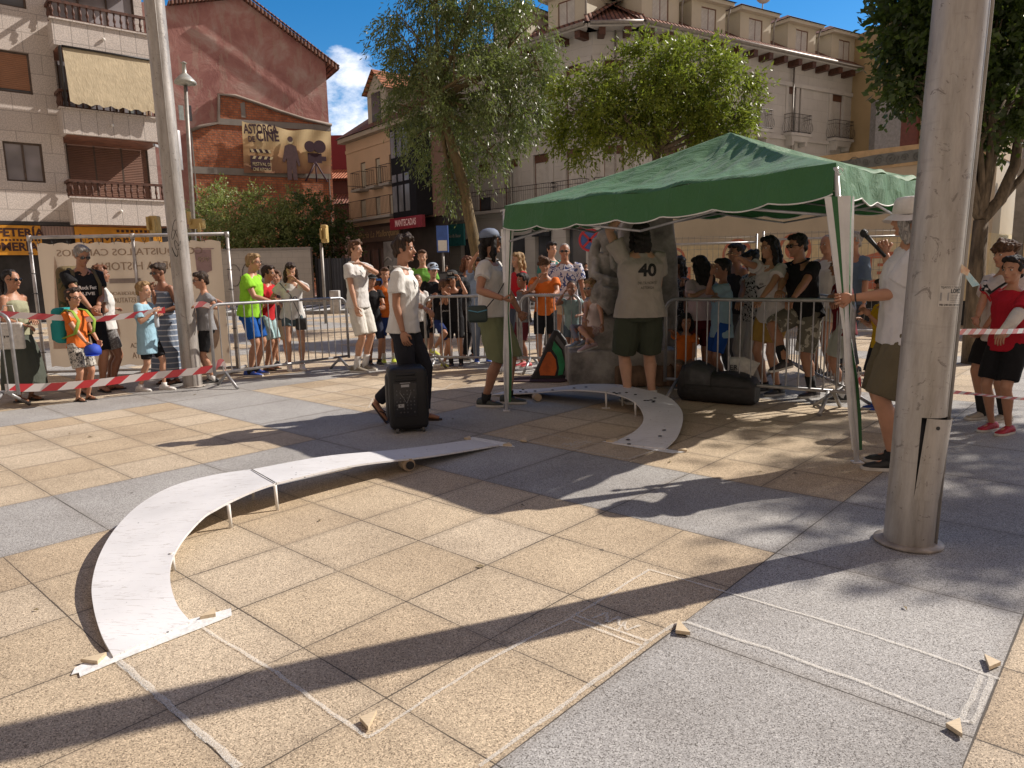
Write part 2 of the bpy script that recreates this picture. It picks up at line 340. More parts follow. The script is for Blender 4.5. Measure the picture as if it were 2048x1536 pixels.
# ------------------------------------------------------------------ ground
TILE = .4997; GA = R(42.23)
def mk_paving():
    m, n, l, b = newmat('plaza paving')
    tc = n.new('ShaderNodeTexCoord')
    vr = n.new('ShaderNodeVectorRotate'); vr.rotation_type = 'Z_AXIS'; vr.inputs['Angle'].default_value = GA; l.new(tc.outputs['Object'], vr.inputs['Vector'])
    sx = n.new('ShaderNodeSeparateXYZ'); l.new(vr.outputs[0], sx.inputs[0])
    wob = nd(n, 'ShaderNodeTexNoise', Scale=6.0, Detail=2.0); l.new(tc.outputs['Object'], wob.inputs['Vector'])
    wv = mth(n, l, 'MULTIPLY', mth(n, l, 'SUBTRACT', wob.outputs['Fac'], .5), .006)
    a = mth(n, l, 'ADD', mth(n, l, 'DIVIDE', mth(n, l, 'ADD', sx.outputs['X'], 1.2992), TILE), wv)
    bb = mth(n, l, 'ADD', mth(n, l, 'DIVIDE', mth(n, l, 'SUBTRACT', sx.outputs['Y'], 2.3253), TILE), wv)
    am = mth(n, l, 'FLOORED_MODULO', a, 8.0); bmod = mth(n, l, 'FLOORED_MODULO', mth(n, l, 'SUBTRACT', bb, 2.0), 8.0)
    gray = mth(n, l, 'MAXIMUM', mth(n, l, 'LESS_THAN', am, 2.0), mth(n, l, 'LESS_THAN', bmod, 2.0))
    def joint(v, per, w):
        f = mth(n, l, 'FRACT', mth(n, l, 'DIVIDE', v, per)); d = mth(n, l, 'MINIMUM', f, mth(n, l, 'SUBTRACT', 1.0, f))
        return mth(n, l, 'MULTIPLY', d, per * TILE)
    d1 = mth(n, l, 'MINIMUM', joint(a, 1.0, 0), joint(bb, 1.0, 0)); d2 = mth(n, l, 'MINIMUM', joint(a, 2.0, 0), joint(bb, 2.0, 0))
    mx = n.new('ShaderNodeMix'); mx.data_type = 'FLOAT'; l.new(gray, mx.inputs[0]); l.new(d1, mx.inputs[2]); l.new(d2, mx.inputs[3]); dist = mx.outputs[0]
    jw = nd(n, 'ShaderNodeTexNoise', Scale=2.2, Detail=3.0); l.new(tc.outputs['Object'], jw.inputs['Vector'])
    jwid = mth(n, l, 'MULTIPLY', mth(n, l, 'SUBTRACT', jw.outputs['Fac'], .18), .0085)
    jt = mth(n, l, 'LESS_THAN', dist, jwid)
    # per tile tint
    cb = n.new('ShaderNodeCombineXYZ')
    per = mth(n, l, 'ADD', 1.0, gray)
    l.new(mth(n, l, 'FLOOR', mth(n, l, 'DIVIDE', a, per)), cb.inputs[0]); l.new(mth(n, l, 'FLOOR', mth(n, l, 'DIVIDE', bb, per)), cb.inputs[1])
    wnz = n.new('ShaderNodeTexWhiteNoise'); wnz.noise_dimensions = '2D'; l.new(cb.outputs[0], wnz.inputs['Vector'])
    sand = ramp(n, [(0, (.46, .365, .255)), (.45, (.51, .415, .295)), (1, (.54, .455, .345))]); l.new(wnz.outputs['Value'], sand.inputs['Fac'])
    gry = ramp(n, [(0, (.335, .33, .32)), (1, (.385, .38, .368))]); l.new(wnz.outputs['Value'], gry.inputs['Fac'])
    base = mixc(n, l, gray, sand.outputs['Color'], gry.outputs['Color'])
    # granite grain
    g1 = nd(n, 'ShaderNodeTexVoronoi', Scale=300.0, Randomness=1.0); l.new(tc.outputs['Object'], g1.inputs['Vector'])
    gs_ = n.new('ShaderNodeSeparateColor'); l.new(g1.outputs['Color'], gs_.inputs[0])
    r1 = ramp(n, [(0, (.22, .20, .19)), (.16, (.34, .31, .29)), (.24, (.86, .86, .86)), (.78, (1.06, 1.06, 1.06)), (.88, (1.5, 1.5, 1.5)), (1, (1.7, 1.7, 1.7))]); l.new(gs_.outputs[0], r1.inputs['Fac'])
    base = mixc(n, l, .88, base, r1.outputs['Color'], 'MULTIPLY')
    # wear: broad stains
    g2 = nd(n, 'ShaderNodeTexNoise', Scale=.9, Detail=8.0, Roughness=.62); l.new(tc.outputs['Object'], g2.inputs['Vector'])
    r2 = ramp(n, [(.3, (.72, .70, .68)), (.5, (.95, .94, .93)), (.66, (1.08, 1.08, 1.07))]); l.new(g2.outputs['Fac'], r2.inputs['Fac'])
    base = mixc(n, l, 1.0, base, r2.outputs['Color'], 'MULTIPLY')
    # dirt next to the joints
    jd = nd(n, 'ShaderNodeMapRange'); jd.inputs['From Min'].default_value = 0; jd.inputs['From Max'].default_value = .05; jd.inputs['To Min'].default_value = .55; jd.inputs['To Max'].default_value = 0
    l.new(dist, jd.inputs['Value'])
    base = mixc(n, l, mth(n, l, 'MULTIPLY', jd.outputs[0], g2.outputs['Fac']), base, (.16, .13, .10))
    # chewing gum spots
    vo = nd(n, 'ShaderNodeTexVoronoi', Scale=1.7, Randomness=1.0); vo.feature = 'F1'; 
    wv2 = n.new('ShaderNodeVectorMath'); wv2.operation = 'ADD'
    l.new(tc.outputs['Object'], wv2.inputs[0])
    wsm = n.new('ShaderNodeVectorMath'); wsm.operation = 'SCALE'; wsm.inputs['Scale'].default_value = .02
    wnn = nd(n, 'ShaderNodeTexNoise', Scale=14.0, Detail=1.0); l.new(tc.outputs['Object'], wnn.inputs['Vector']); l.new(wnn.outputs['Color'], wsm.inputs[0]); l.new(wsm.outputs[0], wv2.inputs[1])
    l.new(wv2.outputs[0], vo.inputs['Vector'])
    sr = n.new('ShaderNodeSeparateColor'); l.new(vo.outputs['Color'], sr.inputs[0])
    rad = mth(n, l, 'MULTIPLY', mth(n, l, 'MULTIPLY', sr.outputs[1], sr.outputs[1]), .034)
    gum = mth(n, l, 'MULTIPLY', mth(n, l, 'LESS_THAN', vo.outputs['Distance'], rad), mth(n, l, 'GREATER_THAN', sr.outputs[0], .45))
    base = mixc(n, l, mth(n, l, 'MULTIPLY', gum, .75), base, (.07, .06, .05))
    base = mixc(n, l, mth(n, l, 'MULTIPLY', jt, .85), base, (.035, .028, .022))
    l.new(base, b.inputs['Base Color']); b.inputs['Roughness'].default_value = .72; b.inputs['Specular IOR Level'].default_value = .32
    h = mth(n, l, 'SUBTRACT', mth(n, l, 'MULTIPLY', gs_.outputs[1], .12), jt)
    bp = nd(n, 'ShaderNodeBump', Strength=.25, Distance=.003); l.new(h, bp.inputs['Height']); l.new(bp.outputs['Normal'], b.inputs['Normal'])
    return m
MB().add([(-260, -60, 0), (260, -60, 0), (260, 420, 0), (-260, 420, 0)], [(0, 1, 2, 3)]).build('ground', mk_paving(), kind='structure')
asph = mat('asphalt', (.06, .06, .062), .9, var=.25, vscale=3, bump=.4, bscale=120)
MB().add([(-60, 26.5, .004), (60, 26.5, .004), (60, 35, .004), (-60, 35, .004)], [(0, 1, 2, 3)]).build('road', asph, kind='structure')
paint = mat('road paint', (.62, .62, .6), .8, var=.2)
zb = MB()
for i in range(9):
    x = -14 + i * 1.0
    zb.add([(x, 27.2, .008), (x + .5, 27.2, .008), (x + .9, 34.4, .008), (x + .4, 34.4, .008)], [(0, 1, 2, 3)])
zb.build('road_marking', paint, kind='structure')
kb = MB(); kb.box((0, 26.4, .06), (120, .15, .12)); kb.box((0, 35.1, .06), (120, .15, .12))
kb.build('kerb', mat('kerb stone', (.36, .35, .33), .9, var=.2, bump=.2), kind='structure')

# chalk and tape
chalk_m, n, l, b = newmat('chalk')
tc = n.new('ShaderNodeTexCoord'); nz = nd(n, 'ShaderNodeTexNoise', Scale=420.0, Detail=2.0, Roughness=.8); l.new(tc.outputs['Object'], nz.inputs['Vector'])
b.inputs['Base Color'].default_value = (.80, .77, .70, 1); b.inputs['Roughness'].default_value = .95
tr = n.new('ShaderNodeBsdfTransparent'); mx = n.new('ShaderNodeMixShader'); rr = ramp(n, [(.40, (0, 0, 0)), (.62, (.9, .9, .9))])
l.new(nz.outputs['Fac'], rr.inputs['Fac']); l.new(rr.outputs['Color'], mx.inputs[0]); l.new(tr.outputs[0], mx.inputs[1]); l.new(b.outputs[0], mx.inputs[2])
l.new(mx.outputs[0], n['Material Output'].inputs['Surface'])
def chalk(name, lines, w, label, z=.004):
    mb = MB()
    for ln in lines:
        P = [G(*p) if not isinstance(p, Vector) else p for p in ln]
        for p, q in zip(P, P[1:]):
            k = max(2, int((q - p).length / .06)); t = (q - p).normalized(); nrm = Vector((-t.y, t.x, 0))
            pts = [p.lerp(q, i / k) + nrm * random.uniform(-.004, .004) for i in range(k + 1)]
            for i in range(k):
                ww = w * random.uniform(.8, 1.2) / 2
                mb.add([pts[i] + nrm * ww + Vector((0, 0, z)), pts[i] - nrm * ww + Vector((0, 0, z)), pts[i + 1] - nrm * ww + Vector((0, 0, z)), pts[i + 1] + nrm * ww + Vector((0, 0, z))], [(0, 1, 2, 3)])
    return mb.build(name, chalk_m, label=label, cat='chalk marking')
chalk('chalk_marking', [[(235, 1320), (480, 1536)]], .024, 'thick chalk line running from the outer foot of the near ramp to the bottom edge')
chalk('chalk_marking', [[(398, 1252), (550, 1345), (735, 1478), (975, 1322), (1140, 1238), (1300, 1140), (1450, 1184), (1740, 1270), (2000, 1360)],], .014, 'long zigzag chalk line from the near ramp foot over the grey slabs')
chalk('chalk_marking', [[(960, 1536), (1150, 1395), (1290, 1290), (1350, 1250), (1372, 1246), (1540, 1300), (1740, 1372), (1910, 1440), (1945, 1447)]], .016, 'chalk line along the border of sand and grey slabs, then to the lower right')
chalk('chalk_marking', [[(1140, 1240), (1287, 1294)], [(1150, 1232), (1300, 1286)]], .014, 'doubled chalk bar across the lane beside the chalk letters in the mast shadow')
chalk('chalk_marking', [[(1963, 1352), (1922, 1440)], [(1983, 1356), (1944, 1450)]], .016, 'doubled chalk bar closing the lane near the bottom right corner')
chalk('chalk_marking', [[(1185, 1238), (1212, 1226), (1214, 1246), (1240, 1236), (1236, 1252)], [(1236, 1262), (1250, 1244), (1252, 1262), (1280, 1252)]], .012, 'chalk letters M V scrawled between the doubled bar and the pole shadow')
chalk('chalk_marking', [[(915, 882), (1037, 857), (1190, 888), (1236, 890)], [(1012, 890), (1045, 881), (1255, 919), (1322, 897)], [(1145, 897), (1183, 883)], [(1136, 896), (1174, 882)]], .014, 'thin chalk rectangle on the paving between the two ramps')
chalk('chalk_marking', [[(1124, 892), (1130, 886), (1134, 891), (1142, 886), (1142, 892)], [(1146, 890), (1150, 884), (1162, 886)]], .014, 'small chalk letters M V inside the thin rectangle between the ramps')
chalk('chalk_marking', [[(603, 793), (665, 783), (745, 798), (738, 816), (603, 793)]], .014, 'chalk outline on the paving to the left of the black loudspeaker')
chalk('chalk_marking', [[(868, 790), (905, 768), (1000, 772)], [(940, 781), (1018, 789)]], .014, 'chalk guide lines behind the black loudspeaker, ending at the far ramp')
tape_m = mat('white tape', (.78, .78, .76), .5, var=.1, vscale=30, bump=.2, bscale=60)
def tapestrip(quads, label):
    mb = MB()
    for q in quads:
        P = [G(*p) + Vector((0, 0, .004)) for p in q]
        mb.slab([(p.x, p.y) for p in P], .0035, .006)
    return mb.build('tape_strip', tape_m, label=label, cat='tape')
tapestrip([[(143, 1352), (150, 1338), (230, 1300), (385, 1240), (462, 1219), (464, 1233), (392, 1262), (240, 1322), (160, 1356), (158, 1348)]], 'long white tape strip holding the near foot of the near ramp down')
tapestrip([[(930, 880), (945, 875), (1020, 888), (1030, 895), (1000, 893)]], 'white tape strip at the far foot of the near ramp')
tapestrip([[(1205, 884), (1230, 882), (1350, 902), (1372, 905), (1345, 908), (1235, 890)]], 'white tape strip at the near foot of the far ramp')
# ------------------------------------------------------------------ buildings
wood_m = mat('dark brown wood', (.10, .04, .025), .55, var=.3, vscale=8, bump=.2, bscale=30)
frame_m = mat('bronze frame', (.09, .06, .045), .45, var=.2)
white_m = mat('white paint', (.74, .72, .68), .6, var=.06)
glass_m = glassy('window glass', (.05, .055, .065))
glassc_m = glassy('window glass with curtain', (.16, .15, .16), .15)
iron_m = mat('black iron', (.02, .02, .022), .5, var=.2)
zinc_m = mat('zinc gutter', (.30, .28, .26), .5, metal=.4, var=.15)
def tile_mat(name, c1, c2):
    m, n, l, b = newmat(name)
    tc = n.new('ShaderNodeTexCoord'); sx = n.new('ShaderNodeSeparateXYZ'); l.new(tc.outputs['Object'], sx.inputs[0])
    u = mth(n, l, 'DIVIDE', sx.outputs['X'], .22); v = mth(n, l, 'DIVIDE', sx.outputs['Y'], .30)
    cb = n.new('ShaderNodeCombineXYZ'); l.new(mth(n, l, 'FLOOR', u), cb.inputs[0]); l.new(mth(n, l, 'FLOOR', v), cb.inputs[1])
    w = n.new('ShaderNodeTexWhiteNoise'); w.noise_dimensions = '2D'; l.new(cb.outputs[0], w.inputs['Vector'])
    r = ramp(n, [(0, c2), (1, c1)]); l.new(w.outputs['Value'], r.inputs['Fac'])
    hu = mth(n, l, 'SINE', mth(n, l, 'MULTIPLY', mth(n, l, 'FRACT', u), PI)); hv = mth(n, l, 'FRACT', v)
    out = mixc(n, l, mth(n, l, 'LESS_THAN', hu, .3), r.outputs['Color'], tuple(c * .3 for c in c2))
    l.new(out, b.inputs['Base Color']); b.inputs['Roughness'].default_value = .85
    bp = nd(n, 'ShaderNodeBump', Strength=1.0, Distance=.08); l.new(mth(n, l, 'ADD', hu, mth(n, l, 'MULTIPLY', hv, .5)), bp.inputs['Height']); l.new(bp.outputs['Normal'], b.inputs['Normal'])
    return m
tile_m = tile_mat('clay roof tiles', (.26, .12, .08), (.13, .055, .04))
tile2_m = tile_mat('orange roof tiles', (.50, .20, .10), (.34, .13, .07))

def wall_with_holes(mb, u0, u1, z0, z1, holes, y0=0.0, depth=.25, mi=0):
    """front sheet at y0 with rectangular openings and their reveals; holes = (ua, ub, za, zb)"""
    us = sorted({u0, u1, *[h[0] for h in holes], *[h[1] for h in holes]}); zs = sorted({z0, z1, *[h[2] for h in holes], *[h[3] for h in holes]})
    us = [u for u in us if u0 <= u <= u1]; zs = [z for z in zs if z0 <= z <= z1]
    for a, b_ in zip(us, us[1:]):
        for c, d in zip(zs, zs[1:]):
            cu, cz = (a + b_) / 2, (c + d) / 2
            if any(h[0] < cu < h[1] and h[2] < cz < h[3] for h in holes): continue
            mb.add([(a, y0, c), (b_, y0, c), (b_, y0, d), (a, y0, d)], [(0, 1, 2, 3)], mi)
    for (a, b_, c, d) in holes:
        y1 = y0 + depth
        mb.add([(a, y0, c), (a, y1, c), (a, y1, d), (a, y0, d)], [(0, 1, 2, 3)], mi)
        mb.add([(b_, y0, c), (b_, y0, d), (b_, y1, d), (b_, y1, c)], [(0, 1, 2, 3)], mi)
        mb.add([(a, y0, c), (b_, y0, c), (b_, y1, c), (a, y1, c)], [(0, 1, 2, 3)], mi)
        mb.add([(a, y0, d), (a, y1, d), (b_, y1, d), (b_, y0, d)], [(0, 1, 2, 3)], mi)
def window(parent, a, b_, c, d, y, fm, blind=None, blind_to=0.0, mull=1, gm=None, fr=.06, pelmet=None):
    """window part: frame with its pane, shutter and pelmet box as sub-parts. blind_to = share of the opening left open"""
    f = MB(); w, h = b_ - a, d - c
    f.lohi((a, y - .03, c), (a + fr, y + .05, d)); f.lohi((b_ - fr, y - .03, c), (b_, y + .05, d))
    f.lohi((a + fr, y - .03, c), (b_ - fr, y + .05, c + fr)); f.lohi((a + fr, y - .03, d - fr), (b_ - fr, y + .05, d))
    for k in range(1, mull + 1):
        x = a + w * k / (mull + 1); f.lohi((x - fr * .5, y - .028, c + fr), (x + fr * .5, y + .048, d - fr))
    fo = f.build('window', fm, parent)
    MB().lohi((a + fr, y + .01, c + fr), (b_ - fr, y + .03, d - fr)).build('pane', gm or glass_m, fo)
    top = d - fr
    if pelmet:
        ph = pelmet[0]; MB().lohi((a + .01, y - .07, d - ph), (b_ - .01, y - .035, d - .01)).build('pelmet', pelmet[1], fo); top = d - ph
    if blind is not None:
        zb = c + fr + blind_to * (top - c - fr)
        if top - zb > .02: MB().lohi((a + fr, y - .025, zb), (b_ - fr, y + .005, top)).build('shutter', blind, fo)
    return fo
def railing(parent, pts, z, h, m, step=.12, name='railing', belly=0.0, r=.012, deco=False):
    mb = MB()
    for zz in (z + .06, z + h):
        mb.tube([(x, y, zz) for x, y in pts], r * 1.5, 5)
    if deco: mb.tube([(x, y, z + h * .8) for x, y in pts], r, 4)
    for (x0, y0), (x1, y1) in zip(pts, pts[1:]):
        L = math.hypot(x1 - x0, y1 - y0); k = max(1, int(L / step)); nx, ny = (y1 - y0) / L, -(x1 - x0) / L
        for i in range(k + 1):
            x, y = x0 + (x1 - x0) * i / k, y0 + (y1 - y0) * i / k
            if belly: mb.tube([(x, y, z + .06), (x + nx * belly, y + ny * belly, z + h * .22), (x + nx * belly * .8, y + ny * belly * .8, z + h * .42), (x, y, z + h * .62), (x, y, z + h)], r * .7, 4, cap=False)
            else: mb.tube([(x, y, z + .06), (x, y, z + h)], r * .7, 4, cap=False)
    return mb.build(name, m, parent)

# ---- apartment block on the left
PA = (-15.5, 24.5); AA = R(41.0)
ap = thing('apartment_building', 'pinkish stone apartment block with brown balustrade balconies on the left, over yellow shop signs', 'building', (PA[0], PA[1], 0), AA)
stone_m = plaster('pink granite slabs', (.60, .54, .50), course=.62, vjoint=.95, stain=.12, speck=.2, jw=.02, jdark=.55)
panel_m = plaster('pink granite panels', (.61, .55, .51), course=3.0, vjoint=.48, stain=.10, speck=.2, jw=.022, jdark=.5, brickoff=0)
def UA(x, y): return onplane(x, y, PA, AA)
PA2 = (PA[0] + .78 * math.sin(AA), PA[1] - .78 * math.cos(AA))
def UA2(x, y): return onplane(x, y, PA2, AA)
def rectA(x0, y0, x1, y1):
    a, d = UA(x0, (y0)); a2, c = UA(x0, y1); b_, _ = UA(x1, y1); return a, b_, c, d
UEND = UA(338, 400)[0]
RU = UA2(143, 400)[0] + .1            # the balcony bay starts here along the front
z1f = UA(100, 444)[1]
sto = 3.05
# measured openings
w_mid = rectA(-14, 96, 66, 180); w_low = rectA(4, 281, 92, 361); w_top = rectA(-30, -60, 52, 3)
bal_lo = UA2(140, 397)[1]; bal_mid = UA2(125, 218)[1]; bal_top = UA2(102, 38)[1]; sto = bal_top - bal_mid; PEND = UA2(334, 400)[0]
(lambda *a: None)('apt', w_mid, w_low, bal_lo, UA(125, 218), UA(102, 38), z1f, UEND, 'parapet bottoms', UA(145, 440), UA(128, 262))
body = MB()
holes = [w_mid, w_low, (w_top[0], w_top[1], w_top[2], w_top[2] + 1.5)]
wall_with_holes(body, -14, RU, z1f, 15.5, holes, depth=.22)
REC = 1.1
door_u = (RU + .25, RU + 2.9)
dh = [(door_u[0], door_u[1], z + .03, z + 2.25) for z in (bal_lo, bal_mid, bal_top, bal_top + sto)]
dh = [(a, b_, max(c, z1f), d) for a, b_, c, d in dh]
wall_with_holes(body, RU, UEND, z1f, 15.5, dh, y0=REC, depth=.2)
body.add([(RU, 0, z1f), (RU, REC, z1f), (RU, REC, 15.5), (RU, 0, 15.5)], [(0, 1, 2, 3)])
body.lohi((-14, .3, 15.4), (UEND, 9, 15.7)); body.add([(UEND, REC, 0), (UEND, 10, 0), (UEND, 10, 15.5), (UEND, REC, 15.5)], [(0, 1, 2, 3)])
body.build('wall', stone_m, ap)
blind_br = shutter('orange brown roller blind', (.36, .17, .09), .06)
blind_dk = shutter('brown roller blind', (.21, .10, .065), .06)
window(ap, *w_mid, .12, frame_m, blind_br, .06, 0); window(ap, *w_low, .12, frame_m, None, 0, 1, glassc_m)
window(ap, *holes[2], .12, frame_m, blind_br, .3, 0)
for i, (a, b_, c, d) in enumerate(dh):
    window(ap, a, b_, c, d, REC + .1, frame_m, [blind_dk, None, None, blind_dk][i], 0.0, 2, glassc_m)
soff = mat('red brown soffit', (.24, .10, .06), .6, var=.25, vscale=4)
for i, z in enumerate((bal_lo, bal_mid, bal_top, bal_top + sto)):
    zz = z; bt = zz - .82 if i < 1 else zz - .75
    pb = MB()
    pb.lohi((RU - .1, -.78, bt), (PEND, -.64, zz + .02)); pb.lohi((RU - .1, -.64, bt), (RU + .04, -.002, zz + .02)); pb.lohi((RU + .04, -.64, bt + .001), (PEND, REC - .002, bt + .14))
    pb.lohi((RU - .16, -.84, zz + .022), (PEND, -.58, zz + .07))
    po = pb.build('balcony_parapet', panel_m, ap)
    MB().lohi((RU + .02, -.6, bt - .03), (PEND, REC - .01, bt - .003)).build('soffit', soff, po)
    bb = MB(); zr = zz + .07
    bb.lohi((RU - .12, -.78, zr + .48), (PEND, -.66, zr + .56)); bb.lohi((RU - .12, -.76, zr), (PEND, -.68, zr + .05))
    bb.lohi((RU - .12, -.66, zr + .48), (RU, -.02, zr + .56))
    prof = [(.022, 0), (.035, .05), (.022, .1), (.045, .17), (.05, .2), (.03, .3), (.022, .36), (.036, .40), (.02, .43)]
    xx = RU - .04
    while xx < PEND - .1:
        bb.lathe((xx, -.72, zr + .05), prof, 7); xx += .2
    for q in range(3): bb.lathe((RU - .06, -.55 + q * .2, zr + .05), prof, 7)
    bb.build('balustrade', wood_m, ap)
    MB().ell((RU + 1.35, -.83, zz - .36), (.055, .055, .055), 10, 8).build('wall_lamp', white_m, ap)
# awning over the middle balcony
aw_top = bal_top - .80; aw_bot = bal_mid + .36
ab = MB(); nseg = 26; rows = []
for j, (yy, zz) in enumerate(((-.80, aw_top), (-.95, (aw_top + aw_bot) / 2 + .1), (-1.1, aw_bot), (-1.12, aw_bot - .2))):
    row = []
    for k in range(nseg + 1):
        x = RU + .12 + (UEND - RU - .1) * k / nseg
        row.append(Vector((x, yy + .005 * math.sin(k * .5 + j), zz + (.045 * math.cos(k * 1.9) if j == 3 else .008 * math.sin(k * .7) * (j == 2)))))
    rows.append(row)
for j in range(3):
    for k in range(nseg): ab.add([rows[j][k], rows[j][k + 1], rows[j + 1][k + 1], rows[j + 1][k]], [(0, 1, 2, 3)], 0, True)
awm = cloth('beige awning cloth', (.50, .42, .29)); awo = ab.build('awning', awm, ap)
MB().tube([(RU + .1, -.84, aw_top + .02), (UEND + .05, -.84, aw_top + .02)], .035, 6).build('awning_roller', iron_m, awo)
MB().lohi((RU + .02, -.98, bal_mid + .1), (RU + .06, -.66, aw_top)).build('awning_side', iron_m, awo)
lb = MB()
for k, c in enumerate(range(9)):
    x = RU + 1.7 + k * .28; lb.lohi((x, -.45, bal_mid + .15), (x + .17, -.42, bal_mid + .62 + .04 * (k % 3)), mi=k % 3)
lb.build('laundry', [mat('tan laundry', (.45, .30, .18)), mat('grey laundry', (.25, .28, .27)), mat('dark laundry', (.03, .025, .03))], ap)
# shop front under the block
sf = MB(); sf.lohi((-14, .5, 0), (UEND, .6, z1f)); sf.lohi((-14, -.1, z1f - .12), (UEND, .5, z1f)); sf.build('shopfront', mat('dark shop front', (.035, .032, .035), .3, var=.4, vscale=1.2), ap)
yel = mat('amber sign panel', (.62, .27, .02), .5, var=.12, vscale=2); lett = mat('dark brown lettering', (.05, .015, .015), .5)
s1 = UA(-60, 446); s1b = UA(82, 478); s2 = UA(146, 446); s2b = UA(322, 478)
def signpanel(u0, u1, ztop, zbot, y=-.12):
    return MB().lohi((u0, y, zbot), (u1, y + .1, ztop)).build('shop_sign', yel, ap)
zt = z1f - .14; zb_ = zt - .95
sg = signpanel(s1[0], s1b[0], zt, zb_)
text_on('lettering', 'CAFETERÍA', .36, lett, sg, (UA(20, 455)[0], -.126, zt - .24), bold=.012)
text_on('lettering', 'GOMERÍA', .36, lett, sg, (UA(15, 470)[0], -.126, zt - .70), bold=.012)
fb = MB(); uu = s1[0] + .05
while uu < s1b[0] - .1: fb.lohi((uu, -.128, zt - .50), (uu + .06, -.12, zt - .44)); uu += .1
fb.build('film_strip', lett, sg)
sg2 = signpanel(s2[0], s2b[0], zt, zb_)
text_on('lettering', 'La Mer', .55, lett, sg2, (UA(205, 462)[0], -.126, zt - .45), bold=.0)
fb = MB(); uu = UA(230, 450)[0]
while uu < s2b[0] - .1: fb.lohi((uu, -.128, zt - .17), (uu + .09, -.12, zt - .08)); uu += .15
fb.build('film_strip', lett, sg2)
MB().lohi((s1b[0] + .02, -.08, zt - .4), (s2[0] - .02, .0, zt)).build('slatted_panel', shutter('brown vertical slats', (.30, .20, .17), .09, 'X'), ap)

# ---- old red gable building
PR = (-9.7, 53.0); AR = R(30)
def UR(x, y): return onplane(x, y, PR, AR)
ob = thing('gable_building', 'old red plastered house end with a sloping tiled roof and a patch of bare brick', 'building', (PR[0], PR[1], 0), AR)
def red_mat():
    m, n, l, b = newmat('weathered red plaster')
    tc = n.new('ShaderNodeTexCoord')
    n1 = nd(n, 'ShaderNodeTexNoise', Scale=.45, Detail=10.0, Roughness=.66, Distortion=.6); l.new(tc.outputs['Object'], n1.inputs['Vector'])
    mp = nd(n, 'ShaderNodeMapping'); mp.inputs['Scale'].default_value = (1.2, 1.2, .3); l.new(tc.outputs['Object'], mp.inputs['Vector'])
    n2 = nd(n, 'ShaderNodeTexNoise', Scale=1.1, Detail=8.0, Roughness=.7); l.new(mp.outputs['Vector'], n2.inputs['Vector'])
    r = ramp(n, [(.36, (.34, .15, .135)), (.5, (.44, .22, .195)), (.64, (.52, .37, .33))]); l.new(n1.outputs['Fac'], r.inputs['Fac'])
    o = mixc(n, l, mth(n, l, 'MULTIPLY', mth(n, l, 'GREATER_THAN', n2.outputs['Fac'], .55), .45), r.outputs['Color'], (.46, .34, .28))
    sx = n.new('ShaderNodeSeparateXYZ'); l.new(tc.outputs['Object'], sx.inputs[0])
    l.new(o, b.inputs['Base Color']); b.inputs['Roughness'].default_value = .9
    bp = nd(n, 'ShaderNodeBump', Strength=.8, Distance=.12); l.new(n1.outputs['Fac'], bp.inputs['Height']); l.new(bp.outputs['Normal'], b.inputs['Normal'])
    return m
red_m = red_mat()
brick_m, n, l, b = newmat('bare brick')
tc = n.new('ShaderNodeTexCoord'); mp = nd(n, 'ShaderNodeMapping'); mp.inputs['Rotation'].default_value = (R(90), 0, 0); l.new(tc.outputs['Object'], mp.inputs['Vector'])
bt_ = n.new('ShaderNodeTexBrick'); bt_.inputs['Scale'].default_value = 1.0; bt_.inputs['Brick Width'].default_value = .32; bt_.inputs['Row Height'].default_value = .15; bt_.inputs['Mortar Size'].default_value = .022
bt_.inputs['Color1'].default_value = (.62, .22, .10, 1); bt_.inputs['Color2'].default_value = (.46, .15, .075, 1); bt_.inputs['Mortar'].default_value = (.30, .17, .12, 1)
l.new(mp.outputs['Vector'], bt_.inputs['Vector'])
nz = nd(n, 'ShaderNodeTexNoise', Scale=2.0, Detail=8.0, Roughness=.7); l.new(tc.outputs['Object'], nz.inputs['Vector']); rr = ramp(n, [(.3, (.55, .5, .5)), (.65, (1.1, 1.1, 1.1))]); l.new(nz.outputs['Fac'], rr.inputs['Fac'])
l.new(mixc(n, l, 1.0, bt_.outputs['Color'], rr.outputs['Color'], 'MULTIPLY'), b.inputs['Base Color']); b.inputs['Roughness'].default_value = .9
bp = nd(n, 'ShaderNodeBump', Strength=.9, Distance=.08); l.new(nz.outputs['Fac'], bp.inputs['Height']); l.new(bp.outputs['Normal'], b.inputs['Normal'])
conc_m = plaster('old concrete', (.34, .31, .28), stain=.3)
pts = [(338, 12), (405, 5), (480, -3), (560, 52), (640, 108), (664, 128)]
top = [UR(*p) for p in pts]
uL, uRr = top[0][0] - 1.5, UR(661, 300)[0]
poly = [(uL, 0), (uRr, 0), (uRr, top[-1][1])] + [t for t in reversed(top[:-1])] + [(uL, top[0][1])]
MB().prism(poly, 0, 12).build('wall', red_m, ob)
# roof slabs
rb = MB()
for (p, q, ext) in ((top[0], top[2], 0), (top[2], (uRr, top[-1][1]), .9)):
    du, dz = q[0] - p[0], q[1] - p[1]; L = math.hypot(du, dz); t = (du / L, dz / L); nn = (-t[1], t[0]); q2 = (q[0] + t[0] * ext, q[1] + t[1] * ext)
    rb.prism([(p[0], p[1] + .01), (q2[0], q2[1] + .01), (q2[0] + nn[0] * .22, q2[1] + nn[1] * .22 + .01), (p[0] + nn[0] * .22, p[1] + nn[1] * .22)], -.35, 12.3)
rb.build('roof', tile_m, ob)
ed = MB(); p, q = top[2], (uRr + .8, top[-1][1] - .55); k = 46
for i in range(k):
    f = i / k; ed.tube([(p[0] + (q[0] - p[0]) * f, -.5, p[1] + (q[1] - p[1]) * f + .33), (p[0] + (q[0] - p[0]) * (f + .9 / k), -.5, p[1] + (q[1] - p[1]) * (f + .9 / k) + .30)], .065, 6)
ed.build('verge_tiles', tile_m, ob)
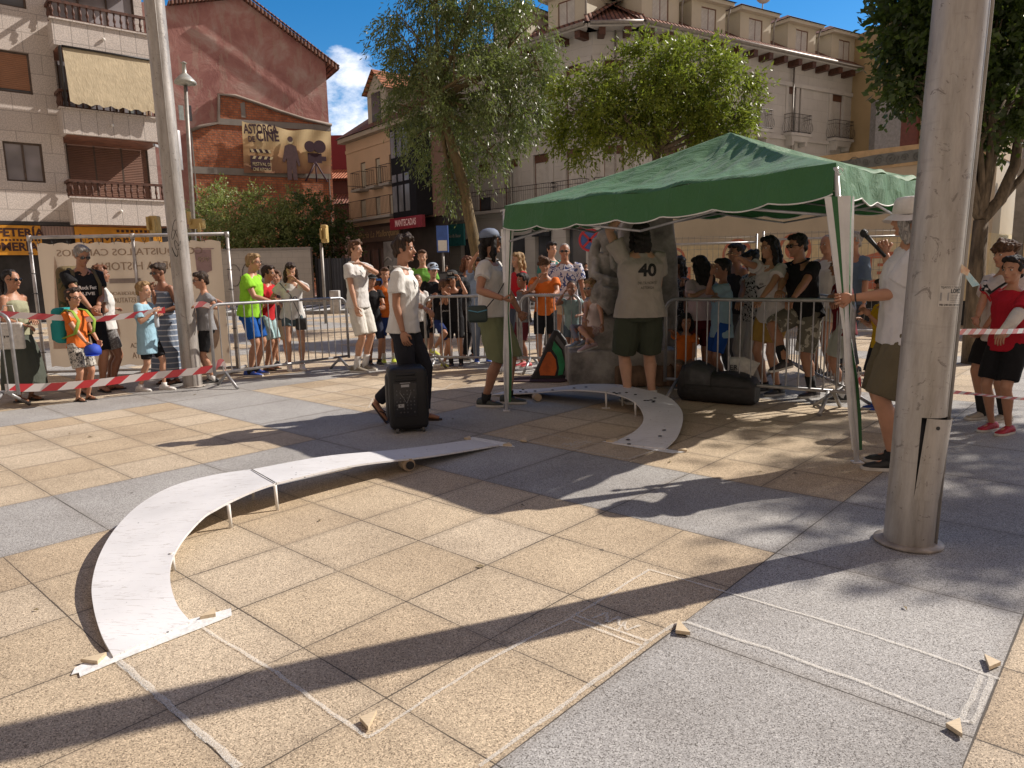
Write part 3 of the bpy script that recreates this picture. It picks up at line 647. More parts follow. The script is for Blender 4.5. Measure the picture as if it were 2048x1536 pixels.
MB().lohi((top[1][0] - .3, 1, top[1][1] - .5), (top[1][0] + .6, 2, top[1][1] + 1.1)).build('chimney', conc_m, ob)
bpts = [(383, 400), (383, 258), (436, 245), (436, 192), (452, 190), (500, 205), (560, 226), (661, 254), (661, 400)]
bp_ = [UR(*p) for p in bpts]; bp_[0] = (bp_[0][0], .5); bp_[-1] = (bp_[-1][0], .5)
MB().prism(bp_, -.06, -.002).build('brick_patch', brick_m, ob)
cb_ = MB()
def band(x0, y0, x1, y1, w):
    p, q = UR(x0, y0), UR(x1, y1); cb_.prism([(p[0], p[1] - w / 2), (q[0], q[1] - w / 2), (q[0], q[1] + w / 2), (p[0], p[1] + w / 2)], -.12, -.062)
band(436, 243, 661, 257, .38); band(383, 340, 661, 352, .42)
p, q = UR(480, 204), UR(491, 236); cb_.prism([(p[0], q[1]), (q[0], q[1]), (q[0], p[1]), (p[0], p[1] - .1)], -.119, -.061)
p, q = UR(383, 258), UR(393, 400); cb_.prism([(p[0], 1), (q[0], 1), (q[0], p[1]), (p[0], p[1])], -.125, -.061)
p, q = UR(651, 258), UR(661, 400); cb_.prism([(p[0], 1), (q[0], 1), (q[0], p[1]), (p[0], p[1])], -.125, -.061)
cb_.build('concrete_frame', conc_m, ob)
rl = MB()
for i in range(len(bpts[4:8]) - 0):
    pass
seg = [UR(380, 262), UR(400, 254), UR(436, 246), UR(437, 190), UR(470, 193), UR(500, 203), UR(560, 224), UR(610, 240), UR(662, 251)]
rl.tube([(u, -.16, z) for u, z in seg], .11, 5); rl.build('scar_ridge', plaster('crumbled mortar', (.33, .27, .23), stain=.5), ob)
# banner hung on the gable wall
bn = thing('wall_banner', 'large tan festival banner hung on the bare brick of the red gable wall', 'banner', (PR[0], PR[1], 0), AR)
def banner_mat():
    m, n, l, b = newmat('printed tan banner')
    tc = n.new('ShaderNodeTexCoord')
    n1 = nd(n, 'ShaderNodeTexNoise', Scale=.9, Detail=3.0); l.new(tc.outputs['Object'], n1.inputs['Vector'])
    sx = n.new('ShaderNodeSeparateXYZ'); l.new(tc.outputs['Object'], sx.inputs[0])
    zz = mth(n, l, 'ADD', mth(n, l, 'DIVIDE', mth(n, l, 'SUBTRACT', sx.outputs['Z'], c[3][1]), c[0][1] - c[3][1]), mth(n, l, 'MULTIPLY', mth(n, l, 'SUBTRACT', n1.outputs['Fac'], .5), .7))
    r = ramp(n, [(.08, (.30, .15, .09)), (.45, (.58, .36, .18)), (.75, (.72, .56, .31))]); l.new(zz, r.inputs['Fac'])
    l.new(r.outputs['Color'], b.inputs['Base Color']); b.inputs['Roughness'].default_value = .7
    return m
c = [UR(482, 244), UR(659, 264), UR(659, 349), UR(486, 347)]
bm_ = MB(); NU, NV = 40, 16; P = []
for j in range(NV + 1):
    v = j / NV; row = []
    for i in range(NU + 1):
        u = i / NU; a = [c[0][q] * (1 - u) + c[1][q] * u for q in (0, 1)]; d = [c[3][q] * (1 - u) + c[2][q] * u for q in (0, 1)]
        x = a[0] * (1 - v) + d[0] * v; z = a[1] * (1 - v) + d[1] * v - .25 * (1 - v) * math.sin(PI * u) ** .7 * (.6 + .4 * math.cos(u * 12))
        row.append(Vector((x, -.35 + .04 * math.sin(u * 26 + v * 5) * (1 - .5 * v) + .03 * math.sin(v * 9 + u * 7), z)))
    P.append(row)
for j in range(NV):
    for i in range(NU): bm_.add([P[j][i], P[j][i + 1], P[j + 1][i + 1], P[j + 1][i]], [(0, 3, 2, 1)], 0, True)
bm_.build('banner_cloth', banner_mat(), bn)
ink = mat('dark violet print', (.055, .022, .035), .7); inkl = mat('pale print', (.6, .5, .3), .7)
def UB(x, y): u, z = UR(x, y); return (u, -.50, z)
text_on('lettering', 'ASTORGA', 1.0, ink, bn, UB(518, 262), bold=.03, width=UR(552, 262)[0] - UR(484, 262)[0], height=.62, rot=R(-3))
text_on('lettering', 'CINE', 1.0, ink, bn, UB(532, 276), bold=.03, width=UR(556, 276)[0] - UR(511, 276)[0], height=.68, rot=R(-3))
text_on('lettering', 'DE', 1.0, ink, bn, UB(500, 281), bold=.03, width=UR(507, 276)[0] - UR(494, 276)[0], height=.36)
cl = MB(); a = UR(497, 305); d = UR(539, 342)
cl.lohi((a[0], -.47, d[1]), (d[0], -.452, a[1] - .25)); cl.lohi((a[0], -.47, a[1] - .05), (d[0], -.452, a[1] + .18))
clo = cl.build('clapperboard_print', ink, bn)
st = MB()
for k in range(4):
    x = a[0] + .12 + k * .36; st.prism([(x, a[1] - .04), (x + .17, a[1] - .04), (x + .07, a[1] + .17), (x - .1, a[1] + .17)], -.48, -.471); st.prism([(x, a[1] - .45), (x + .17, a[1] - .45), (x + .27, a[1] - .27), (x + .1, a[1] - .27)], -.48, -.471)
st.build('clapper_stripes', inkl, clo)
text_on('lettering', 'FESTIVAL DE', .3, inkl, bn, (a[0] + .72, -.478, a[1] - .78), width=1.2); text_on('lettering', 'CINE ASTORGA', .3, inkl, bn, (a[0] + .72, -.478, a[1] - 1.12), width=1.2)
fc = MB(); q = UB(626, 305)
fc.tube([(q[0] - .33, -.46, q[2] + .3), (q[0] - .33, -.53, q[2] + .3)], .36, 18); fc.tube([(q[0] + .33, -.46, q[2] + .32), (q[0] + .33, -.532, q[2] + .32)], .42, 18)
fc.lohi((q[0] - .5, -.48, q[2] - .75), (q[0] + .45, -.46, q[2] - .12)); fc.lohi((q[0] + .45, -.478, q[2] - .6), (q[0] + .75, -.462, q[2] - .3))
for dx in (-.75, 0, .75): fc.tube([(q[0], -.47, q[2] - .7), (q[0] + dx, -.47, q[2] - 2.0)], .06, 5)
fc.build('film_camera_print', ink, bn)
fg = MB(); q = UR(578, 300); X0, Z0 = q[0], q[1]      # plain stand-in: a man in a dark suit
K = .74
def fp(a): return [(X0 + x * K, Z0 - .45 + z * K) for x, z in a]
fg.prism(fp([(-.45, -2.1), (-.06, -2.1), (0, -.9), (.08, -2.1), (.45, -2.1), (.42, -.3), (.62, -.9), (.78, -.8), (.5, .85), (.15, 1.0), (-.15, 1.0), (-.5, .85), (-.8, -.5), (-.62, -.6), (-.4, -.2)]), -.485, -.45)
fg.tube([(X0, -.45, Z0 + .52), (X0, -.488, Z0 + .52)], .2, 14, mi=1); fg.tube([(X0, -.45, Z0 + .62), (X0, -.49, Z0 + .62)], .18, 12)
fg.build('suited_figure_print', [mat('worn violet print', (.10, .055, .06), .7), inkl], bn)

# ---- lamps, wall and hoarding in front of it
gw = mat('pale block wall', (.50, .46, .40), .9)
YW = 40.5
pl = atY(440, 592, YW); pr = atY(626, 592, YW); hz = atY(540, 500, YW).z
wl_ = thing('block_wall', 'low pale block wall with looping graffiti below the green bushes', 'wall', (pl.x, YW, 0))
blk_m = plaster('pale concrete blocks', (.50, .46, .41), course=.3, vjoint=.6, stain=.2, jw=.02, jdark=.7)
MB().lohi((-4, 0, 0), (pr.x - pl.x, .4, hz)).build('wall', blk_m, wl_); MB().lohi((-4, -.05, hz), (pr.x - pl.x + .04, .45, hz + .12)).build('coping', conc_m, wl_)
gr = MB(); spray = mat('dark spray paint', (.12, .10, .11), .8)
for cx, cz, rx, rz_ in ((.9, 1.5, .35, .6), (1.75, 1.5, .4, .7), (2.5, 1.6, .25, .5), (3.1, 1.3, .3, .45)):
    gr.tube([(cx + rx * math.cos(t), -.012, cz + rz_ * math.sin(t)) for t in np.linspace(.4, 6.2, 14)], .05, 4, flat=.25, cap=False)
gr.build('graffiti', spray, wl_)
fn = thing('board_fence', 'dark vertical board fence between the block wall and the pastry shop', 'fence', (pr.x, YW + .6, 0))
wF = atY(712, 560, YW).x - pr.x
MB().lohi((.05, 0, 0), (wF, .1, hz * .82)).build('board_panel', shutter('dark blue grey boards', (.055, .06, .075), .18, 'X'), fn)
pb = MB()
for k in range(4): pb.lohi((.1 + k * wF / 3.2, -.07, 0), (.2 + k * wF / 3.2, -.002, hz * .86))
pb.build('fence_post', iron_m, fn)

# ---- small red houses seen in the gap
hs = thing('small_house', 'low maroon house with two orange tiled eaves between the gable wall and the pastry shop', 'house', (-12.6, 56, 0), 0)
za = lambda y, Y: atY(690, y, Y).z
maroon = plaster('maroon render', (.20, .035, .045), stain=.15); darkred = plaster('dark brown render', (.11, .05, .04), stain=.3)
MB().lohi((-3.5, 3, 0), (6, 9, za(270, 59))).build('rear_wall', maroon, hs)
MB().lohi((-3.5, 0, 0), (2.4, 2.9, za(362, 56))).build('front_wall', darkred, hs)
rb = MB(); z = za(358, 56)
rb.add([(-3.5, -.5, z), (2.8, -.5, z), (2.8, 2.9, z + 1.1), (-3.5, 2.9, z + 1.1)], [(0, 1, 2, 3)]); rb.add([(-3.5, -.5, z - .15), (2.8, -.5, z - .15), (2.8, 2.9, z + .95), (-3.5, 2.9, z + .95)], [(3, 2, 1, 0)])
rb.build('roof', tile2_m, hs)
rb = MB(); z = za(408, 54)
rb.add([(-3.5, -2.3, z), (2.6, -2.3, z), (2.6, -.1, z + .9), (-3.5, -.1, z + .9)], [(0, 1, 2, 3)]); rb.build('lower_roof', tile_m, hs)
MB().lohi((-3.5, -1.9, 0), (2.3, -.2, z)).build('lower_wall', darkred, hs)
window(hs, .4, 1.5, 2.2, 4.4, -1.95, frame_m, mat('grey blind', (.35, .32, .3)), 0, 0)
MB().lohi((.9, 3.2, za(270, 59)), (1.5, 3.9, za(270, 59) + .8)).build('chimney', conc_m, hs)

# ---- corner house with the pastry shop
PM = (-10.2, 47.2); 
_pl = atY(706, 560, 47.2); PM = (_pl.x, 47.2); AM = R(-52)
def UM(x, y): return onplane(x, y, PM, AM)
cm = thing('corner_house', 'orange corner house with iron balconies and a dark glazed bay above the pastry shop', 'building', (PM[0], PM[1], 0), AM)
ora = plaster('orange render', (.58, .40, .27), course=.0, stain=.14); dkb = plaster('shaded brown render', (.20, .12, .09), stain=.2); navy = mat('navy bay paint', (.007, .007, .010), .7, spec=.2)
u1 = UM(802, 450)[0]; bx0, bx1 = u1, UM(866, 400)[0]; sx_ = UM(891, 400)[0]; zE = UM(706, 284)[1]; zs_ = UM(760, 437)[1]
f1 = UM(760, 372)[1]; 
ho = []; 
for x0, x1 in ((720, 733), (750, 762), (778, 791)):
    for (yt, yb) in ((318, 372), (395, 434)):
        a, d = UM(x0, yt); b_, c = UM(x1, yb); ho.append((a, b_, c, d))
wb = MB(); zf1 = sum(h[2] for h in ho[0::2]) / 3; zf2 = sum(h[2] for h in ho[1::2]) / 3; zt1 = sum(h[3] for h in ho[0::2]) / 3; zt2 = sum(h[3] for h in ho[1::2]) / 3
ho = [(h[0], h[1], zf1 if i % 2 == 0 else zf2, zt1 if i % 2 == 0 else zt2) for i, h in enumerate(ho)]
wall_with_holes(wb, 0, u1, zs_ - .3, zE, ho, depth=.2)
wb.add([(0, 0, 0), (0, 4.5, 0), (0, 4.5, zE), (0, 0, zE)], [(0, 3, 2, 1)]); wb.build('wall', ora, cm)
bl = shutter('cream roller blind', (.55, .50, .40), .07)
for h in ho: window(cm, *h, .1, frame_m, bl, 0, 0, fr=.05)
for i, h in enumerate(ho[0::2]):
    m_ = MB().lohi((h[0] - .3, -.6, zf1 - .14), (h[1] + .3, 0, zf1)); m_.build('balcony_slab', conc_m, cm)
    railing(cm, [(h[0] - .28, 0), (h[0] - .28, -.56), (h[1] + .28, -.56), (h[1] + .28, 0)], zf1, 1.0, iron_m, .14)
MB().lohi((.1, -.7, zf2 - .15), (u1, 0, zf2)).build('balcony_slab', conc_m, cm)
railing(cm, [(.15, 0), (.15, -.66), (u1 - .05, -.66)], zf2, 1.05, iron_m, .16)
# cornices and roof with dormer
MB().lohi((-.2, -.45, zE), (sx_ + .1, 0, zE + .25)).build('cornice', plaster('stone cornice', (.42, .36, .29), stain=.2), cm)
MB().lohi((0, -.06, zt1 + .75), (u1, 0, zt1 + .95)).build('string_course', ora, cm)
rb = MB(); rb.add([(-.4, -.55, zE + .26), (sx_ + .3, -.55, zE + .26), (sx_ - 6.2, 4, zE + 3.3), (.4, 4, zE + 3.3)], [(0, 1, 2, 3)])
rb.add([(-.4, -.55, zE + .26), (.4, 4, zE + 3.3), (-.4, 4.6, zE + .26)], [(0, 1, 2)]); rb.build('roof', tile_m, cm)
dz0 = zE + .5; dm = MB(); ua = UM(728, 250)[0]; ub = ua + 2.3
dm.prism([(ua, dz0), (ub, dz0), (ub, dz0 + 2.0), ((ua + ub) / 2, dz0 + 3.1), (ua, dz0 + 2.0)], .3, 4.2); dmo = dm.build('dormer', plaster('pale dormer render', (.46, .42, .35), stain=.2), cm)
rb = MB()
for s_ in (-1, 1):
    mid = (ua + ub) / 2; e = ua - .25 if s_ < 0 else ub + .25
    rb.add([(mid, .05, dz0 + 3.2), (e, .05, dz0 + 1.95), (e, 4.4, dz0 + 1.95), (mid, 4.4, dz0 + 3.2)], [(0, 1, 2, 3)])
rb.build('dormer_roof', tile2_m, dmo)
MB().lohi((ua + .65, .22, dz0 + .3), (ub - .65, .29, dz0 + 1.9)).build('dormer_window', glass_m, dmo)
# glazed bay and shaded side
bx0, bx1 = u1, UM(866, 400)[0]; sx_ = UM(891, 400)[0]
zb0 = UM(830, 442)[1] + .2; zb1 = zE - .3
gb = MB(); gb.slab([(bx0 + .01, -.02), (bx0 + .5, -.75), (bx1 - .45, -.75), (bx1 - .02, -.02), (bx0 + .01, 1)], zb0, zb1); gbo = gb.build('glazed_bay', navy, cm)
gp = MB()
for zz0, zz1 in ((zb0 + .3, zb0 + 1.7), (zb0 + 1.9, zb0 + 2.3), (zb0 + 3.2, zb0 + 4.6), (zb0 + 4.8, zb0 + 5.3)):
    zz1 = min(zz1, zb1 - .1)
    if zz1 > zz0:
        for k in range(3): gp.lohi((bx0 + .58 + k * .68, -.772, zz0), (bx0 + 1.05 + k * .68, -.752, zz1))
gp.build('pane', glassy('bay glass', (.10, .10, .11), .2), gbo)
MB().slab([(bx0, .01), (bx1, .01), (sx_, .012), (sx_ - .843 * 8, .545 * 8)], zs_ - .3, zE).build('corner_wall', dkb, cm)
sh = MB().slab([(0, .12), (sx_, .12), (sx_ - .843 * 8, .545 * 8)], 0, zs_ - .3); sh.build('shopfront', mat('dark brown shop front', (.028, .02, .018), .5, var=.4, vscale=1), cm)
so = MB(); 
for k in range(5): so.lohi((.4 + k * 1.15, .09, .5), (1.2 + k * 1.15, .118, 2.9))
so.build('shop_window', glass_m, cm)
fb_ = MB().lohi((.2, -.05, zs_ - 1.35), (u1 - .1, .1, zs_ - .5)).build('fascia', mat('brown fascia', (.09, .06, .045)), cm)
text_on('lettering', 'Confitería La Mallorquina', .55, mat('dull gold lettering', (.40, .27, .13), .4), cm, (u1 * .5, -.06, zs_ - .9), width=u1 * .92, shear=.3)
ms = MB().lohi((bx0 + .15, -.80, zb0 - .65), (bx1 + .1, -.6, zb0 - .02)).build('shop_sign', mat('crimson sign', (.25, .015, .03), .4), cm)
text_on('lettering', 'MANTECADAS', .5, mat('pink white lettering', (.80, .55, .55), .5), ms, ((bx0 + bx1) / 2 + .12, -.805, zb0 - .33), width=2.25, bold=.01)
mu = MB().lohi((UM(768, 520)[0], .0, .3), (UM(768, 520)[0] + 2.2, .1, 3.3)).build('mural', mat('grey mural', (.20, .19, .19), .8, col2=(.42, .40, .38), vscale=1.2), cm)
q0 = UM(768, 520)[0]
ey = MB(); ey.ell((q0 + .55, -.01, 1.75), (.42, .02, .16), 16, 8); ey.tube([(q0 + .1 + .9 * t, -.02, 2.15 + .22 * math.sin(t * PI)) for t in np.linspace(0, 1, 8)], .05, 5)
ey.build('mural_eye', mat('pale paint', (.6, .58, .55)), mu); MB().ell((q0 + .55, -.03, 1.77), (.13, .02, .13), 14, 8).build('mural_iris', iron_m, mu)
mu2 = MB(); mu2.slab([(q0 + .95, -.03), (q0 + 1.15, -.03), (q0 + 1.1, -.012)], .9, 1.6); mu2.build('mural_shadow', mat('mid grey paint', (.1, .1, .1)), mu)

# ---- cream corner palace
L0 = Vector((-4.35, 46.0)); C1 = Vector((4.35, 37.7)); C2 = Vector((6.5, 37.7)); R1 = Vector((26.0, 49.6))
cr = plaster('cream stone render', (.58, .57, .55), course=.62, vjoint=1.25, stain=.16, jw=.02, jdark=.72)
cr2 = plaster('pale stone trim', (.57, .56, .54), stain=.2)
dor = plaster('ochre dormer render', (.60, .56, .46), stain=.12)
bl2 = shutter('white roller blind', (.66, .65, .62), .06); pel = mat('chestnut pelmet', (.14, .06, .035), .5, var=.3, stretch=(8, 8, 1))
wfr = mat('chestnut frame', (.16, .055, .03), .45)
pal = thing('palace_building', 'long cream corner building with brown tiled roof, box dormers and bellied iron balconies', 'building', (C1.x, C1.y, 0))
ZE, F1, F2 = 13.0, 4.85, 9.0
def wing(A_, B_, bays, half, dormers, doors):
    d = B_ - A_; L = d.length; ang = math.atan2(d.y, d.x)
    M = Matrix.Translation((A_.x - C1.x, A_.y - C1.y, 0)) @ Matrix.Rotation(ang, 4, 'Z')
    before = set(pal.children_recursive)
    hol = []
    for u in bays: hol += [(u - half, u + half, F1 + .02, F1 + 2.75), (u - half, u + half, F2 + .02, F2 + 2.72)]
    wm = MB(); wall_with_holes(wm, 0, L, F1 - .35, ZE, hol, depth=.3)
    gh = []
    for (a, b_, z1, arch) in doors: gh.append((a, b_, .02, z1))
    wall_with_holes(wm, 0, L, 0, F1 - .35, gh, depth=.5); wm.build('wall', cr, pal)
    for i, h in enumerate(hol): window(pal, *h, .16, wfr, bl2, 0.0 if (i * 7) % 5 else .35, 0, fr=.05, pelmet=(.42, pel))
    tr = MB()
    for h in hol:
        tr.lohi((h[0] - .22, -.05, h[2] - .02), (h[0] - .002, 0, h[3] + .22)); tr.lohi((h[1] + .002, -.05, h[2] - .02), (h[1] + .22, 0, h[3] + .22)); tr.lohi((h[0] - .002, -.052, h[3] + .002), (h[1] + .002, 0, h[3] + .24))
    for z in (F1 - .35, F2 - .35, ZE - 1.35): tr.lohi((-.02, -.14, z), (L + .02, -.001, z + .22))
    for k in range(int(L / 3.1) + 1): tr.lohi((k * 3.1 - .14, -.08, F1), (k * 3.1 + .14, -.002, F2 - .36)); tr.lohi((k * 3.1 - .14, -.08, F2), (k * 3.1 + .14, -.002, ZE - 1.36))
    tr.build('stone_trim', cr2, pal)
    for u in bays:
        sl = MB(); sl.lohi((u - .95, -.62, F2 - .16), (u + .95, -.06, F2 - .01)); sl.box((u, -.3, F2 - .32), (1.3, .4, .3), taper=1.3)
        for s_ in (-.6, .6): sl.box((u + s_, -.26, F2 - .45), (.18, .45, .5), taper=1.2)
        sl.build('balcony_slab', cr2, pal)
        railing(pal, [(u - .9, -.06), (u - .9, -.56), (u + .9, -.56), (u + .9, -.06)], F2, 1.05, iron_m, .12, belly=.14, deco=True)
    for g0 in range(0, len(bays), 3):
        gb_ = bays[g0:g0 + 3]
        MB().lohi((gb_[0] - 1.1, -.72, F1 - .16), (gb_[-1] + 1.1, -.15, F1 - .01)).build('balcony_slab', cr2, pal)
        railing(pal, [(gb_[0] - 1.05, -.15), (gb_[0] - 1.05, -.66), (gb_[-1] + 1.05, -.66), (gb_[-1] + 1.05, -.15)], F1, 1.1, iron_m, .16, deco=True)
    ev = MB(); ev.lohi((-.3, -.85, ZE), (L + .3, .1, ZE + .16)); ev.build('eaves', cr2, pal)
    bkt = MB(); x = .4
    while x < L: bkt.lohi((x - .16, -.75, ZE - .34), (x + .16, 0, ZE - .01)); x += 1.25
    bkt.build('eaves_bracket', wood_m, pal)
    MB().tube([(-.2, -.92, ZE + .15), (L + .2, -.92, ZE + .15)], .10, 8).build('gutter', zinc_m, pal)
    rf = MB(); rf.add([(-.4, -.95, ZE + .2), (L + .4, -.95, ZE + .2), (L + .4, 1.6, ZE + 1.7), (-.4, 1.6, ZE + 1.7)], [(0, 1, 2, 3)])
    rf.add([(-.4, 1.6, ZE + 1.7), (L + .4, 1.6, ZE + 1.7), (L + .4, 7, ZE + 3.4), (-.4, 7, ZE + 3.4)], [(0, 1, 2, 3)]); rf.build('roof', tile_m, pal)
    for (u, w) in dormers:
        db = MB(); dz = ZE + .4; dh_ = 1.65
        hb = [(u - .55, u + .55, dz + .3, dz + 1.45)]
        wall_with_holes(db, u - w / 2, u + w / 2, dz - .3, dz + dh_, hb, y0=-.05, depth=.15)
        for s_ in (-1, 1):
            x = u + s_ * w / 2; db.add([(x, -.05, dz - .3), (x, 4.5, dz - .3), (x, 4.5, dz + dh_), (x, -.05, dz + dh_)], [(0, 1, 2, 3)])
        do = db.build('dormer', dor, pal)
        db = MB(); db.lohi((u - w / 2 - .3, -.4, dz + dh_), (u + w / 2 + .3, 4.5, dz + dh_ + .18)); db.build('dormer_cornice', dor, do)
        q = dz + dh_ + .185; a, c_ = u - w / 2 - .4, u + w / 2 + .4
        db = MB(); db.add([(a, -.5, q), (c_, -.5, q), (c_, 4.8, q), (a, 4.8, q), (u, 1.0, q + .75), (u, 4.8, q + .75)], [(0, 1, 4), (1, 2, 5, 4), (0, 4, 5, 3)]); db.build('dormer_roof', tile_m, do)
        window(do, *hb[0], .03, wfr, bl2, .0 if int(u * 3) % 3 else .6, 1, fr=.05)
        MB().tube([(u + w / 2 + .12, -.3, dz + dh_), (u + w / 2 + .12, -.15, dz + dh_ - .4), (u + w / 2 + .12, -.15, dz - .2)], .05, 6).build('downpipe', zinc_m, do)
    mid = L * .52; MB().tube([(mid, -.16, 0), (mid, -.16, ZE)], .055, 6).build('downpipe', zinc_m, pal)
    for (a, b_, z1, arch) in doors:
        kind = arch
        MB().lohi((a + .02, .3, .03), (b_ - .02, .35, z1 - .02)).build('shop_window', glass_m, pal)
    for o in set(pal.children_recursive) - before:
        if o.parent == pal and isinstance(o.data, bpy.types.Mesh): o.data.transform(M)
        elif isinstance(o.data, bpy.types.Mesh): o.data.transform(M)
    return M
LW = (C1 - L0).length
def uw(A_, B_, x): return onplane(x, 500, (A_.x, A_.y), math.atan2((B_ - A_).y, (B_ - A_).x))[0]
MWL = wing(L0, C1, [uw(L0, C1, x) for x in (972, 1026, 1085)] + [uw(L0, C1, 1150)], .55, [(LW - 1.6, 2.4), (LW - 5.6, 2.4)],
     [(uw(L0, C1, 922), uw(L0, C1, 950), 3.4, 0), (uw(L0, C1, 966), uw(L0, C1, 990), 3.6, 1), (uw(L0, C1, 1018), uw(L0, C1, 1050), 3.4, 0), (uw(L0, C1, 1070), uw(L0, C1, 1103), 3.8, 0), (uw(L0, C1, 1132), uw(L0, C1, 1172), 3.9, 0)])
wing(C1, C2, [(C2 - C1).length / 2], .5, [], [(.4, 1.75, 3.9, 0)])
MWR = wing(C2, R1, [uw(C2, R1, x) for x in (1340, 1415, 1500, 1577, 1661, 1742)], .55, [(uw(C2, R1, x), 2.5) for x in (1315, 1407, 1497, 1586, 1668, 1742)],
     [(1, 3, 3.8, 0), (5, 7.5, 3.8, 0), (10, 12, 3.8, 0), (15, 18, 3.8, 0)])
pr_ = MB(); hc = (C1 + C2) / 2 - C1
pr_.add([(-.2, -.75, ZE + .2), (2.35, -.75, ZE + .2), (1.07, 2.2, ZE + 2.0), ], [(0, 1, 2)]); pr_.build('corner_roof', tile_m, pal)
# body behind the fronts so that nothing shows through
co = MB(); co.slab([(L0.x - C1.x + .5, L0.y - C1.y + .7), (0, .7), (C2.x - C1.x, .7), (R1.x - C1.x, R1.y - C1.y + .7), (R1.x - C1.x - 4, R1.y - C1.y + 10), (L0.x - C1.x + 3, L0.y - C1.y + 8)], .01, ZE + .1)
co.build('core', mat('dark interior', (.03, .028, .025), .9), pal)
def on_wing(M, u, y, z): return M @ Vector((u, y, z))
# signs on the left wing
def wing_sign(u0, u1, z0, z1, m, y=-.25):
    o = MB().lohi((u0, y, z0), (u1, y + .15, z1)).build('shop_sign', m, pal); o.data.transform(MWL); return o
blk = mat('black sign', (.015, .02, .03), .4)
a, b_ = uw(L0, C1, 1070), uw(L0, C1, 1104)
s_ = wing_sign(a, b_, 3.25, 4.2, blk)
t = text_on('lettering', 'CaixaBank', .3, white_m, s_, ((a + b_) / 2 + .15, -.26, 3.75), width=(b_ - a) * .62); t.data.transform(MWL)
st_ = MB()
for k in range(5):
    q = 2 * PI * k / 5; st_.prism([(a + .28, 3.75), (a + .28 + .16 * math.cos(q), 3.75 + .16 * math.sin(q)), (a + .28 + .1 * math.cos(q + .5), 3.75 + .1 * math.sin(q + .5))], -.27, -.252)
st_ = st_.build('star_emblem', mat('cyan sign paint', (.02, .35, .6), .5), s_); st_.data.transform(MWL)
s_ = wing_sign(uw(L0, C1, 898), uw(L0, C1, 934), 3.0, 4.3, mat('teal sign', (.06, .33, .36), .5))
t = text_on('lettering', 'Tienda Bazar', .3, white_m, s_, ((uw(L0, C1, 898) + uw(L0, C1, 934)) / 2, -.26, 3.6), width=1.2); t.data.transform(MWL)
s_ = wing_sign(uw(L0, C1, 1132), uw(L0, C1, 1172), 3.5, 4.4, mat('maroon sign', (.12, .03, .03), .5))
dsh = MB(); u = uw(C2, R1, 1552)
dsh.ell((0, 0, 0), (.5, .2, .5), 14, 8); dsh.tube([(0, 0, 0), (0, .2, -1)], .04, 5)
dd = dsh.build('satellite_dish', mat('pale grey metal', (.6, .6, .58), .4), pal); dd.location = MWR @ Vector((u, 1.5, ZE + 4.0))

# ---- buildings behind the right tree
PB = atY(1752, 500, 44)
rb_ = thing('rear_building', 'ochre apartment house with dark red panels and glazed gallery behind the right hand tree', 'building', (PB.x, 44, 0), R(12))
och = plaster('ochre render', (.50, .38, .22), stain=.15)
ZR = atY(1800, 40, 44).z
wm = MB(); wall_with_holes(wm, 0, 14, 0, ZR, [(1.0, 2.6, 6.5, 10.3), (4.5, 6.1, 6.5, 8.5), (8.2, 12.5, 6.2, 9.6), (8.2, 12.5, 10.8, 13.2)], depth=.2); wm.lohi((0.01, .25, 0), (14, 8, ZR)); wm.build('wall', och, rb_)
MB().lohi((1.0, .1, 6.5), (2.6, .15, 10.3)).build('panel', mat('maroon panel', (.13, .03, .02), .5), rb_)
window(rb_, 4.5, 6.1, 6.5, 8.5, .1, wfr, bl2, .3, 1)
window(rb_, 8.2, 12.5, 6.2, 9.6, .1, wfr, None, 0, 4, glassc_m); window(rb_, 8.2, 12.5, 10.8, 13.2, .1, wfr, None, 0, 4, glassc_m)
gs = MB(); gs.lohi((-.9, -.5, 0), (.8, -.02, ZR - 4.5)); gs.build('grey_side_panel', mat('grey metal cladding', (.24, .24, .25), .5, var=.15), rb_)
# ------------------------------------------------------------------ trees and bushes
def leafmat(name, c1, c2, trans=.35, rough=.45):
    m, n, l, b = newmat(name)
    oi = n.new('ShaderNodeNewGeometry'); r = ramp(n, [(0, c1), (1, c2)]); l.new(oi.outputs['Random Per Island'], r.inputs['Fac'])
    l.new(r.outputs['Color'], b.inputs['Base Color']); b.inputs['Roughness'].default_value = rough; b.inputs['Specular IOR Level'].default_value = .45
    t = n.new('ShaderNodeBsdfTranslucent'); tcol = mixc(n, l, .5, r.outputs['Color'], (.30, .42, .05)); l.new(tcol, t.inputs['Color'])
    mx = n.new('ShaderNodeMixShader'); mx.inputs[0].default_value = trans; l.new(b.outputs[0], mx.inputs[1]); l.new(t.outputs[0], mx.inputs[2]); l.new(mx.outputs[0], n['Material Output'].inputs['Surface'])
    return m
bark_m = mat('grey bark', (.17, .13, .09), .9, var=.35, vscale=5, bump=.9, bscale=26, stretch=(3, 3, .6))
bark2_m = mat('ochre lichen bark', (.24, .17, .08), .9, col2=(.11, .085, .05), vscale=5, bump=.9, bscale=26, stretch=(3, 3, .8))
